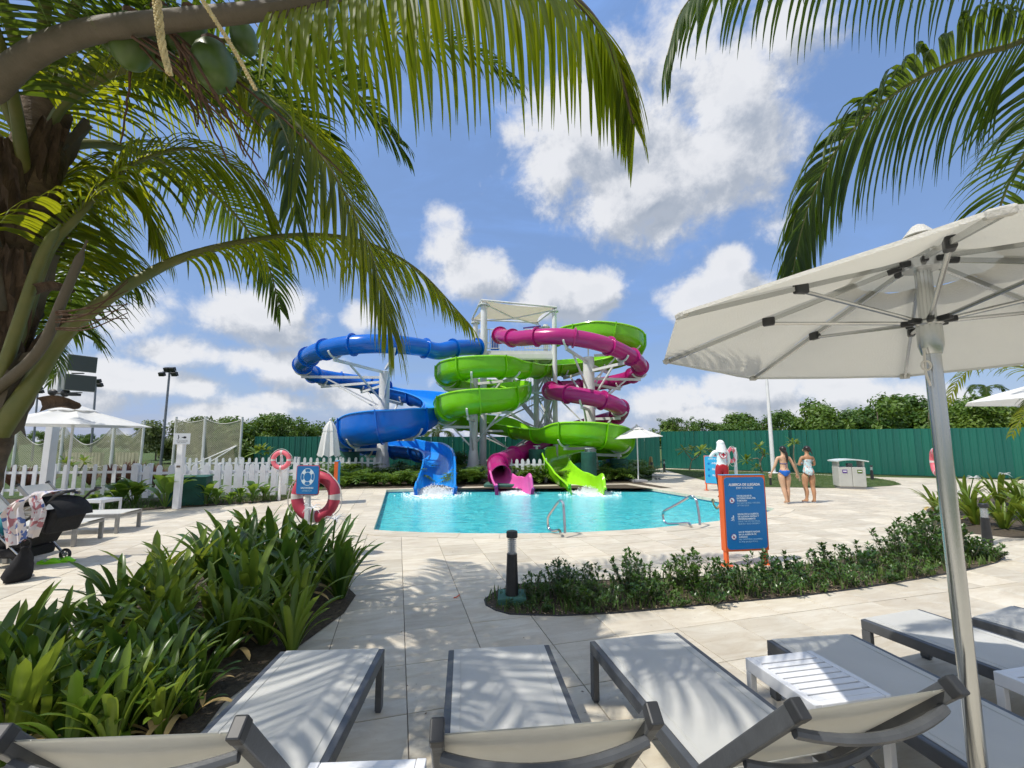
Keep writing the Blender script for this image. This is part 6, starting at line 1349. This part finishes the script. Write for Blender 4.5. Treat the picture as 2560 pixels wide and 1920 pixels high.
for i, (px, py, sc, k) in enumerate(hs): shrub(f'small glossy green shrub in the curved hedge bed, {nth(i)} from the near bollard', G(px, py), sc * .98, k, 'shrubs of the hedge bed')
grass('bed_weeds', 'thin grass and weeds among the hedge shrubs', in_px(HW, .008), 2600, .10)
vs_, fs = [], []; f_ = in_px(HW, .012)
for i in range(1500):
    p = f_(); a = rnd.uniform(0, 6.28); d = V((math.cos(a), math.sin(a), rnd.uniform(-.2, .2))); sd = d.cross(Z3).normalized(); s = rnd.uniform(.010, .024); o = len(vs_); vs_ += [p - d * s, p + sd * s * .4 + Z3 * .006, p + d * s, p - sd * s * .4 + Z3 * .004]; fs.append((o, o + 1, o + 2, o + 3))
tag(MB().add(vs_, fs).build('leaf_litter', 'litter'), 'dry brown leaf litter on the hedge bed', kind='stuff')
for i in range(13):                                       # odd dry bits on the paving
    px, py = rnd.uniform(900, 1900), rnd.uniform(1500, 1900); p = G(px, py, .008)
    if inside((p.x, p.y), HW): continue
vs_, fs = [], []
for i in range(70):
    p = G(rnd.uniform(880, 2400), rnd.uniform(1340, 1860), .007)
    a = rnd.uniform(0, 6.28); d = V((math.cos(a), math.sin(a), 0)); sd = V((-d.y, d.x, 0)); s = rnd.uniform(.004, .013); o = len(vs_); vs_ += [p - d * s, p + sd * s * .3 + Z3 * .003, p + d * s * 1.2, p - sd * s * .3]; fs.append((o, o + 1, o + 2, o + 3))
tag(MB().add(vs_, fs).build('deck_litter', 'dry_stalk'), 'tiny dry leaf crumbs scattered on the paving', kind='stuff')

# ------------------------------------------------------------------ planting behind the pool: ferns and rounded shrubs
def fern_mesh(hgt, n):
    mb = MB()
    for i in range(n):
        az = i * 2.4 + rnd.uniform(-.3, .3); d = V((math.cos(az), math.sin(az), 0)); e = R(rnd.uniform(50, 86)); p = V((0, 0, 0)); L_ = hgt * rnd.uniform(.9, 1.35); K = 9
        for k in range(K):
            q = p + (d * math.cos(e) + Z3 * math.sin(e)) * (L_ / K); T = (q - p).normalized(); S = T.cross(Z3).normalized(); w = L_ * .26 * math.sin(math.pi * min(1, .2 + .8 * (k + .5) / K)); 
            for sd in (-1, 1):
                a = p.lerp(q, .5); tip = a + S * sd * w + T * w * .55 - Z3 * w * .3; b = T * (L_ / K * .34); mb.add([a - b, a + b, tip], [(0, 1, 2)])
            p = q; e -= R(rnd.uniform(8, 15))
    return mb.mesh('foliage', 'fern_leaf')
def round_mesh(hgt, rad, n, size, m_):
    cs = [((math.cos(a) * rad * .5, math.sin(a) * rad * .5, hgt * z), rad * .55) for a, z in [(k * 1.1, .35 + .3 * ((k * 7) % 3) / 2) for k in range(8)]] + [((0, 0, hgt * .6), rad * .6)]
    v, f = leaf_cloud(cs, n, size, .45, .5); return MB().add(v, f).mesh('foliage', m_)
FE = [fern_mesh(.62, 30), fern_mesh(.55, 26), fern_mesh(.7, 32)]; RO = [round_mesh(1.2, .62, 1500, .055, 'shrub_leaf'), round_mesh(.9, .6, 1200, .055, 'shrub_leaf'), round_mesh(.6, .55, 900, .06, 'fern_leaf')]
stem0 = MB().tube([(0, 0, 0), (0, 0, .25)], .02, 6).mesh('stem', 'twig')
def plant(name, label, cat, loc, sc, me, group):
    t = thing(name, label, cat, loc, rnd.uniform(0, 6.28), group); o = obj('foliage', me, t); o['kind'] = 'stuff'; obj('stem', stem0, t); t.scale = (sc, sc, sc)
fx = [(775, 1212, 1.0, 0), (800, 1208, 1.1, 2), (832, 1214, .9, 1), (850, 1200, 1.2, 2), (885, 1212, 1.1, 0), (910, 1200, 1.3, 2), (935, 1214, .9, 1), (955, 1203, 1.25, 0), (985, 1213, .95, 1), (1003, 1203, 1.2, 2), (1030, 1212, 1.0, 0), (1045, 1200, 1.2, 2), (1140, 1210, .95, 0), (1165, 1207, 1.05, 2), (1190, 1209, .95, 1), (1150, 1195, 1.2, 2), (1318, 1206, 1.1, 2), (1345, 1207, 1.05, 0), (1370, 1205, 1.1, 1), (1392, 1204, 1.0, 2), (1335, 1196, 1.2, 0), (1500, 1203, .9, 1), (1525, 1202, 1.0, 0), (1552, 1201, .95, 2), (1578, 1200, .9, 1), (1600, 1193, .9, 0), (1620, 1190, .8, 2), (1540, 1194, 1.1, 2), (865, 1216, .7, 1), (760, 1220, .7, 1)]
fx.sort()
for i, (px, py, sc, k) in enumerate(fx): plant('fern_plant', f'arching green fern at the foot of the slides, {nth(i)} counted from the closed parasol', 'fern', G(px, py), sc * rnd.uniform(1.05, 1.65), FE[k], 'ferns along the pool')
for i, (px, py, sc, k, lab) in enumerate([(1139, 1190, 1.25, 0, 'tall rounded dark shrub between blue chute and white column'), (1060, 1185, .8, 1, 'low rounded shrub behind the blue chute'), (800, 1190, .8, 1, 'rounded shrub under the closed parasol'), (880, 1185, .9, 1, 'dark rounded shrub under the blue loop'), (1000, 1186, .85, 1, 'dark rounded shrub right of the blue column'), (1420, 1190, .7, 2, 'low shrub beside the green chute'), (1560, 1186, .9, 2, 'low shrub under the far green loop'), (1600, 1180, .9, 1, 'dark shrub near the corner parasol')]):
    plant('round_shrub', lab, 'shrub', G(px, py), sc, RO[k], 'rounded shrubs by the slides')
# broad-leaved plants along the picket fence
def broad_mesh(n, L_, w):
    mb = MB()
    for i in range(n):
        az = i * 2.4 + rnd.uniform(-.4, .4); d = V((math.cos(az), math.sin(az), 0)); sd = V((-d.y, d.x, 0)); e = R(rnd.uniform(55, 85)); st = L_ * rnd.uniform(.5, 1.1); p = d * math.cos(e) * st + Z3 * math.sin(e) * st; mb.tube([(0, 0, 0), p * .5 + d * .01, p], .012, 5); vs_ = []
        for k in range(7):
            u = k / 6; ww = w * math.sin(math.pi * (u * .9 + .06)) ** .8 * rnd.uniform(.95, 1.05); vs_ += [p - sd * ww + Z3 * ww * .25, p, p + sd * ww + Z3 * ww * .25]; p = p + (d * math.cos(e) + Z3 * math.sin(e)) * (L_ / 6); e -= R(13)
        mb.add(vs_, [f for k in range(6) for f in ((3 * k, 3 * k + 1, 3 * k + 4, 3 * k + 3), (3 * k + 1, 3 * k + 2, 3 * k + 5, 3 * k + 4))])
    return mb.mesh('foliage', 'canna_leaf', True, 60)
BR = [broad_mesh(13, .40, .11), broad_mesh(9, .42, .14), broad_mesh(11, .34, .09)]
for i, (px, py, sc, k) in enumerate([(200, 1280, .6, 2), (235, 1276, .7, 2), (270, 1274, .7, 2), (300, 1270, 1.0, 0), (335, 1266, 1.1, 0), (412, 1270, 1.25, 1), (515, 1262, 1.05, 2), (540, 1262, .8, 2), (575, 1262, .6, 2), (600, 1258, .75, 2), (632, 1256, 1.0, 2), (660, 1252, .8, 2), (740, 1240, .8, 0), (755, 1236, .8, 2)]):
    plant('broad_leaf_plant', f'bright broad-leaved plant before the picket fence, {nth(i)} counted from the loungers', 'plant', G(px, py), sc, BR[k], 'broad-leaved plants by the picket fence')
for i, (px, py) in enumerate([(860, 1220), (925, 1213), (960, 1215), (1000, 1214), (1030, 1214)]): plant('broad_leaf_plant', f'low broad-leaved plant beside the blue chute, {nth(i)} from the pool corner', 'plant', G(px, py), .55, BR[2], 'low plants at the pool edge')
grass('bed_grass', 'rough grass between the fence plants', in_px([xy(G(*p)) for p in [(100, 1287), (700, 1251), (760, 1240), (700, 1240), (300, 1255), (100, 1265)]], .0), 3500, .09)
# red tufted grass behind the near fence
gm = MB()
for i in range(90):
    a = rnd.uniform(0, 6.28); e = R(rnd.uniform(45, 88)); d = V((math.cos(a) * math.cos(e), math.sin(a) * math.cos(e), math.sin(e))); L_ = rnd.uniform(.6, 1.15); sd = d.cross(Z3).normalized() * .022; gm.add([-sd, sd, d * L_ * .6 + sd, d * L_ - Z3 * .18 * L_, d * L_ * .6 - sd], [(0, 1, 2, 4), (4, 2, 3)])
gme = gm.mesh('foliage', 'red_grass')
for i, (px, D, sc) in enumerate([(40, 15.5, 1.0), (75, 15.2, 1.0), (115, 15.0, .9), (230, 16.5, .8), (285, 15.4, 1.1), (310, 15.5, 1.2), (335, 15.2, 1.2), (362, 15.4, 1.1), (388, 15.6, 1.1), (410, 16, 1.0)]): plant('fountain_grass', f'reddish tufted grass behind the picket fence, {nth(i)} counted from the palm trunk', 'ornamental grass', (P(px, 1150, D).x, D, 0), sc, gme, 'reddish grass tufts')
# frangipani saplings
def frangipani(label, stem_paths, tips, sc=1.0, m_='lily_bright'):
    b = stem_paths[0][0]; t = thing('frangipani_sapling', label, 'sapling', (b.x, b.y, 0)); mb = MB()
    for l in stem_paths: C = catmull(l, 5); mb.tube(C, [.035 * sc * (1 - .5 * i / len(C)) for i in range(len(C))], 7)
    mb.build('stem', 'twig', t, smooth=True)
    for c, s in tips:
        for k in range(15):
            a = k * 2.4; e = R(rnd.uniform(-25, 60)); d = V((math.cos(a) * math.cos(e), math.sin(a) * math.cos(e), math.sin(e))); sd = d.cross(Z3).normalized(); L_ = s * rnd.uniform(.75, 1.15); nr = sd.cross(d)
            MB().add([c, c + d * L_ * .35 + sd * L_ * .10, c + d * L_ * .7 + sd * L_ * .13 - Z3 * L_ * .03, c + d * L_ - Z3 * L_ * .14, c + d * L_ * .7 - sd * L_ * .13 - Z3 * L_ * .03, c + d * L_ * .35 - sd * L_ * .10, c + d * L_ * .5 + nr * L_ * .03], [(0, 1, 6), (1, 2, 6), (2, 3, 6), (3, 4, 6), (4, 5, 6), (5, 0, 6)]).build('leaf', m_, t)
    return t
def S(*l, D): return [P(px, py, D) for px, py in l]
D = 20.5; frangipani('frangipani sapling with two leafy heads left of the lifeguard', [S((1724, 1176), (1727, 1160), (1730, 1150), D=D), S((1730, 1150), (1722, 1140), (1712, 1128), D=D), S((1730, 1150), (1745, 1140), (1752, 1128), D=D)], [(P(1710, 1126, D), .5), (P(1752, 1127, D - .2), .5), (P(1730, 1124, D + .3), .4), (P(1770, 1124, D), .4)])
D = 18.5; frangipani('frangipani sapling with crooked stem beside the woman in blue bikini', [S((1906, 1182), (1901, 1165), (1900, 1152), (1893, 1146), (1880, 1148), (1872, 1152), D=D), S((1900, 1154), (1906, 1142), (1907, 1132), (1900, 1122), D=D), S((1906, 1142), (1912, 1136), D=D)], [(P(1865, 1152, D), .42), (P(1898, 1117, D), .36), (P(1911, 1137, D), .34), (P(1890, 1170, D), .3)])
D = 15.5; frangipani('frangipani sapling bending between the two women', [S((2000, 1203), (1996, 1185), (1989, 1162), (1984, 1140), (1985, 1112), D=D), S((1990, 1162), (1995, 1160), (1999, 1161), D=D)], [(P(1981, 1106, D), .34), (P(1992, 1110, D), .24)])
D = 20; frangipani('frangipani head sticking up behind the picket fence', [S((655, 1180), (655, 1160), (652, 1140), D=D)], [(P(640, 1132, D), .55), (P(665, 1128, D), .55), (P(652, 1124, D), .5)])
D = 15; frangipani('twin frangipani heads behind the parasol pole', [S((170, 1215), (168, 1195), (165, 1170), D=D), S((195, 1190), (200, 1175), (210, 1160), D=D)], [(P(164, 1158, D), .38), (P(210, 1154, D), .38), (P(180, 1164, D), .3)])
# ------------------------------------------------------------------ people
def skin_mesh(J, E, sub=2):
    names = list(J); me = bpy.data.meshes.new('body'); me.from_pydata([J[k][0] for k in names], [(names.index(a), names.index(b)) for a, b in E], [])
    o = bpy.data.objects.new('tmp_body', me); COL.objects.link(o); md = o.modifiers.new('skin', 'SKIN'); md.branch_smoothing = .35; md.use_smooth_shade = True
    sv = me.skin_vertices[0].data if me.skin_vertices else None
    if sv is None:
        bpy.context.view_layer.objects.active = o; me.skin_vertices_ensure() if hasattr(me, 'skin_vertices_ensure') else None; sv = me.skin_vertices[0].data
    for i, k in enumerate(names): r = J[k][1]; sv[i].radius = (r, r) if isinstance(r, (int, float)) else r; sv[i].use_root = (k == 'pelvis')
    s = o.modifiers.new('sub', 'SUBSURF'); s.levels = sub; s.render_levels = sub
    dg = bpy.context.evaluated_depsgraph_get(); out = bpy.data.meshes.new_from_object(o.evaluated_get(dg)); bpy.data.objects.remove(o)
    for p in out.polygons: p.use_smooth = True
    return out
def garment(name, body, test, off, m_, parent, M):
    keep = [p for p in body.polygons if test(p.center)]
    idx = {}; vs_ = []; fs = []
    for p in keep:
        f = []
        for v in p.vertices:
            if v not in idx: idx[v] = len(vs_); vs_.append(body.vertices[v].co + body.vertices[v].normal * off)
            f.append(idx[v])
        fs.append(f)
    o = MB().add([M @ q for q in vs_], fs).build(name, m_, parent, smooth=True, ang=80); s = o.modifiers.new('thick', 'SOLIDIFY'); s.thickness = off * .8; s.offset = -1; return o
def hand(J, E, side, wrist, palm, d, up):
    """five short finger chains leaving the palm; d: pointing direction"""
    d = V(d).normalized(); up = V(up); s = d.cross(up).normalized(); w = V(J[palm][0])
    for i, (o, l) in enumerate(((-.026, .055), (-.009, .065), (.009, .06), (.026, .048))):
        a = w + d * .035 + s * o; b = a + d * l * .55 + up * -.006; c = b + d * l * .45 + up * -.014
        for k, q in enumerate((a, b, c)): J[f'{side}f{i}{k}'] = (q, .0095 - .001 * k)
        E += [(palm, f'{side}f{i}0'), (f'{side}f{i}0', f'{side}f{i}1'), (f'{side}f{i}1', f'{side}f{i}2')]
    a = w + s * -.03 - d * .01; b = a + d * .03 - s * .02; c = b + d * .025
    for k, q in enumerate((a, b, c)): J[f'{side}t{k}'] = (q, .0105 - .001 * k)
    E += [(palm, f'{side}t0'), (f'{side}t0', f'{side}t1'), (f'{side}t1', f'{side}t2')]
def human(h=1.56, hip=.092, arms=None, legs=None, female=True, turn=0.0):
    k = h / 1.56; J = {}; E = []
    def j(n, p, r): J[n] = (V(p) * k, (r[0] * k, r[1] * k) if isinstance(r, tuple) else r * k)
    j('pelvis', (0, -.005, .83), (.135 if female else .12, .10)); j('waist', (0, .005, .97), (.098 if female else .11, .078)); j('ribs', (0, .0, 1.10), (.115 if female else .13, .085)); j('chest', (0, -.005, 1.21), (.125 if female else .15, .082)); j('neckb', (0, -.01, 1.285), (.062, .055)); j('neck', (0, .0, 1.335), .045); j('jaw', (math.sin(turn) * .02, .02 * math.cos(turn), 1.40), (.055, .064)); j('skull', (0, .005, 1.475), (.068, .078)); j('crown', (0, .0, 1.525), (.045, .052))
    E += [('pelvis', 'waist'), ('waist', 'ribs'), ('ribs', 'chest'), ('chest', 'neckb'), ('neckb', 'neck'), ('neck', 'jaw'), ('jaw', 'skull'), ('skull', 'crown')]
    for s, n in ((-1, 'l'), (1, 'r')):
        L = (legs or {}).get(n) or [(s * .085, 0, .77), (s * .08, .02, .43), (s * .078, -.01, .30), (s * .07, -.01, .075), (s * .082, .11, .028)]
        for nm, p, r in zip(('hip', 'knee', 'calf', 'ankle', 'toe'), L, ((hip, .108), .058, (.055, .058), .031, (.034, .022))): j(n + nm, p, r)
        j(n + 'thigh', V(L[0]).lerp(V(L[1]), .40), (.088, .086) if female else (.074, .078)); j(n + 'heel', V(L[3]) + V((0, -.035, -.04)), .024)
        E += [('pelvis', n + 'hip'), (n + 'hip', n + 'thigh'), (n + 'thigh', n + 'knee'), (n + 'knee', n + 'calf'), (n + 'calf', n + 'ankle'), (n + 'ankle', n + 'toe'), (n + 'ankle', n + 'heel')]
        if female: j(n + 'glute', (s * .072, -.078, .80), (.084, .078)); E += [('pelvis', n + 'glute')]
        A = (arms or {}).get(n) or [(s * .15, -.005, 1.245), (s * .225, -.02, 1.02), (s * .275, .02, .82), (s * .285, .035, .755)]
        for nm, p, r in zip(('shoulder', 'elbow', 'wrist', 'palm'), A, (.047, .034, .023, (.034, .018))): j(n + nm, p, r)
        E += [('chest', n + 'shoulder'), (n + 'shoulder', n + 'elbow'), (n + 'elbow', n + 'wrist'), (n + 'wrist', n + 'palm')]
        hand(J, E, n, n + 'wrist', n + 'palm', V(A[3]) - V(A[2]), V((0, 1, 0)) if abs((V(A[3]) - V(A[2])).normalized().y) < .8 else V((0, 0, 1)))
    return J, E, k
def face_parts(t, M, k, turn, skin):
    Mh = M @ Matrix.Rotation(-turn, 4, 'Z')
    for s in (-1, 1):
        MB().ball(V((s * .072, .0, 1.455)) * k, V((.010, .018, .030)) * k, 8, 6).build('ear', skin, None, smooth=True); o = COL.objects[-1]; o.matrix_basis = Mh; attach(o, t)
        MB().ball(V((s * .030, .074, 1.465)) * k, V((.011, .008, .007)) * k, 8, 6).build('eye', 'sign_black', None, smooth=True); o = COL.objects[-1]; o.matrix_basis = Mh; attach(o, t)
    MB().ball(V((0, .086, 1.435)) * k, V((.011, .016, .018)) * k, 8, 6).build('nose', skin, None, smooth=True); o = COL.objects[-1]; o.matrix_basis = Mh; attach(o, t)
    MB().ball(V((0, .076, 1.400)) * k, V((.022, .006, .006)) * k, 8, 6).build('mouth', 'pink_ring', None, smooth=True); o = COL.objects[-1]; o.matrix_basis = Mh; attach(o, t)
def add_person(label, loc, rz, J, E, skin, group=None):
    t = thing('person', label, 'person', loc, rz); me = skin_mesh(J, E); me.materials.clear(); me.materials.append(MATS[skin]); M = Matrix.Translation(loc) @ Matrix.Rotation(rz, 4, 'Z'); o = bpy.data.objects.new('body', me); COL.objects.link(o); o.matrix_basis = M; attach(o, t); return t, me, M
def child(mb, name, m_, t, M, smooth=True):
    o = mb.build(name, m_, None, smooth=smooth); o.matrix_basis = M; attach(o, t); return o
# woman in a bikini, walking away
J, E, k = human(1.57, .10, arms={'l': [(-.15, -.005, 1.245), (-.235, -.015, 1.02), (-.30, .05, .83), (-.315, .075, .765)], 'r': [(.15, -.005, 1.245), (.24, -.02, 1.03), (.325, .03, .83), (.345, .05, .765)]},
                legs={'l': [(-.085, 0, .77), (-.055, -.01, .43), (-.04, -.045, .30), (-.01, -.06, .075), (-.02, .06, .03)], 'r': [(.085, 0, .77), (.075, .04, .43), (.07, .02, .30), (.075, .03, .075), (.09, .15, .028)]})
p = G(1966, 1259); t, me, M = add_person('woman in blue bikini bottom with long ponytail walking away', (p.x, p.y, 0), R(-8), J, E, 'skin_light')
garment('bikini_bottom', me, lambda c: (.74 * k < c.z < .895 * k) and abs(c.x) < .19 * k and (c.z > .865 * k or abs(c.x) < (.03 + (c.z / k - .74) * 1.02) * k), .006, 'bikini_blue', t, M)
garment('bikini_band', me, lambda c: abs(c.z - 1.085 * k) < .016 * k and abs(c.x) < .14 * k, .006, 'bikini_purple', t, M)
garment('bikini_top', me, lambda c: 1.07 * k < c.z < 1.19 * k and c.y > .04 * k and abs(c.x) < .13 * k, .008, 'bikini_purple', t, M)
child(MB().tube([V((0, -.095, 1.08)) * k, V((-.02, -.11, 1.02)) * k, V((-.015, -.11, .94)) * k], .006, 5).tube([V((0, -.095, 1.08)) * k, V((.02, -.11, 1.03)) * k, V((.012, -.11, .97)) * k], .006, 5).ball(V((0, -.10, 1.083)) * k, .018), 'bikini_tie', 'bikini_purple', t, M)
child(MB().tube([V((-.05, -.02, 1.30)) * k, V((-.03, -.06, 1.26)) * k, V((-.005, -.075, 1.22)) * k], .005, 5).tube([V((.04, -.03, 1.31)) * k, V((.02, -.07, 1.26)) * k], .005, 5), 'neck_strap', 'bikini_purple', t, M)
hair = MB().ball(V((0, -.014, 1.478)) * k, V((.084, .092, .083)) * k, 16, 12); hair.ball(V((.005, -.06, 1.425)) * k, V((.06, .045, .06)) * k, 12, 8); hair.tube([V((.01, -.085, 1.43)) * k, V((.03, -.115, 1.36)) * k, V((.04, -.115, 1.27)) * k, V((.05, -.105, 1.17)) * k, V((.045, -.10, 1.10)) * k], [.03 * k, .034 * k, .033 * k, .026 * k, .006], 10)
child(hair, 'hair', 'hair', t, M); face_parts(t, M, k, 0, 'skin_light')
# woman in a printed swimsuit, arms folded, looking to the side
J, E, k = human(1.575, .098, arms={'l': [(-.15, -.005, 1.245), (-.225, .02, 1.02), (-.06, .15, 1.07), (.0, .16, 1.08)], 'r': [(.15, -.005, 1.245), (.215, .03, 1.02), (.06, .16, 1.05), (-.01, .175, 1.06)]},
                legs={'l': [(-.09, 0, .77), (-.085, .03, .43), (-.07, .0, .30), (-.075, .02, .075), (-.17, .10, .03)], 'r': [(.085, -.005, .77), (.10, .01, .43), (.10, -.03, .30), (.10, -.03, .075), (.11, .09, .028)]}, turn=R(50))
p = G(2026, 1257); t, me, M = add_person('woman in pale printed strapless swimsuit with folded arms', (p.x, p.y, 0), R(-2), J, E, 'skin_tan')
garment('swimsuit', me, lambda c: (.75 * k < c.z < 1.175 * k) and abs(c.x) < (.15 if c.z > 1.0 * k else .20) * k and c.y < .13 * k and (c.z > .86 * k or abs(c.x) < (.035 + (c.z / k - .75) * 1.25) * k), .007, 'swimsuit_print', t, M)
hair = MB().ball(V((.004, -.018, 1.482)) * k, V((.082, .092, .080)) * k, 16, 12); hair.ball(V((.02, -.07, 1.45)) * k, V((.062, .05, .06)) * k, 12, 8); hair.tube([V((.03, -.10, 1.43)) * k, V((.06, -.12, 1.37)) * k, V((.085, -.11, 1.30)) * k], [.02, .014, .003], 8)
child(hair, 'hair', 'hair', t, M); face_parts(t, M, k, R(-50), 'skin_tan')
# lifeguard with a towel hood
J, E, k = human(1.72, .085, arms={'l': [(-.165, .0, 1.25), (-.27, .04, 1.10), (-.14, .20, 1.16), (-.10, .22, 1.20)], 'r': [(.165, .0, 1.25), (.215, .03, 1.02), (.19, .12, .84), (.185, .14, .78)]}, female=False)
p = V((P(1803, 1150, 12.75).x, 12.75, 0)); t, me, M = add_person('lifeguard in white hooded shirt with red cross badge and red shorts', (p.x, p.y, .006), R(-4), J, E, 'skin_dark')
garment('shirt', me, lambda c: .86 * k < c.z < 1.31 * k and not (c.y > .205 * k) and not (c.x > .15 * k and c.z < .86 * k), .014, 'shirt_white', t, M)
garment('shorts', me, lambda c: .56 * k < c.z < .90 * k and abs(c.x) < .19 * k, .016, 'shorts_red', t, M)
garment('leggings', me, lambda c: .09 * k < c.z < .58 * k and abs(c.x) < .19 * k, .004, 'legging', t, M)
hood = MB().ball(V((0, -.005, 1.475)) * k, V((.098, .108, .098)) * k, 18, 12); hood.ball(V((0, .06, 1.50)) * k, V((.075, .085, .035)) * k, 14, 8); vs_ = []
for i in range(9):
    for j in range(11): u = i / 8; a = R(200 + 14 * j) if 1 else 0; a = R(190 + 16 * j); r_ = (.098 + .055 * u); vs_.append(V((math.cos(a) * r_ * 1.0 + .012 * math.sin(j * 2.2) * u, math.sin(a) * r_ * .95 - .012, 1.48 - .20 * u - .05 * u * math.sin(j * .31))) * k)
hood.add(vs_, [(i * 11 + j, i * 11 + j + 1, (i + 1) * 11 + j + 1, (i + 1) * 11 + j) for i in range(8) for j in range(10)]); child(hood, 'towel_hood', 'shirt_white', t, M); face_parts(t, M, k, R(-25), 'skin_dark')
cb = V((.015, -.118, 1.17)) * k; Mx = M @ Matrix.Translation(cb) @ Matrix.Rotation(R(90), 4, 'X') @ Matrix.Rotation(R(-4), 4, 'X') @ Matrix.Diagonal((1.3, 1.3, 1, 1))
bk = MB().prism([(.085 * math.cos(a * .2618), .085 * math.sin(a * .2618)) for a in range(24)], -.02, .004, Mx).build('badge_ring', 'red_cross', t); MB().prism([(.070 * math.cos(a * .2618), .070 * math.sin(a * .2618)) for a in range(24)], .0045, .0065, Mx).build('badge_field', 'shirt_white', t)
MB().prism([(-.05, -.017), (.05, -.017), (.05, .017), (-.05, .017)], .007, .009, Mx).prism([(-.017, .0175), (.017, .0175), (.017, .05), (-.017, .05)], .007, .009, Mx).prism([(-.017, -.05), (.017, -.05), (.017, -.0175), (-.017, -.0175)], .007, .009, Mx).build('badge_cross', 'red_cross', t)
# bather in the water, mostly behind the rule sign
J, E, k = human(1.35, .08, arms={'l': [(-.15, .0, 1.245), (-.30, -.04, 1.13), (-.40, -.08, 1.26), (-.42, -.09, 1.33)], 'r': [(.15, .0, 1.245), (.17, .0, 1.40), (.05, .02, 1.58), (.03, .02, 1.65)]})
p = G(1816, 1283, -.115); t, me, M = add_person('bather in dark top standing in the pool behind the tall sign', (p.x, p.y, -.98), R(0), J, E, 'skin_tan')
garment('dark_top', me, lambda c: .80 * k < c.z < 1.27 * k and abs(c.x) < .18 * k, .008, 'legging', t, M); child(MB().ball(V((0, -.014, 1.478)) * k, V((.084, .092, .083)) * k, 16, 12), 'hair', 'hair', t, M); face_parts(t, M, k, 0, 'skin_tan')
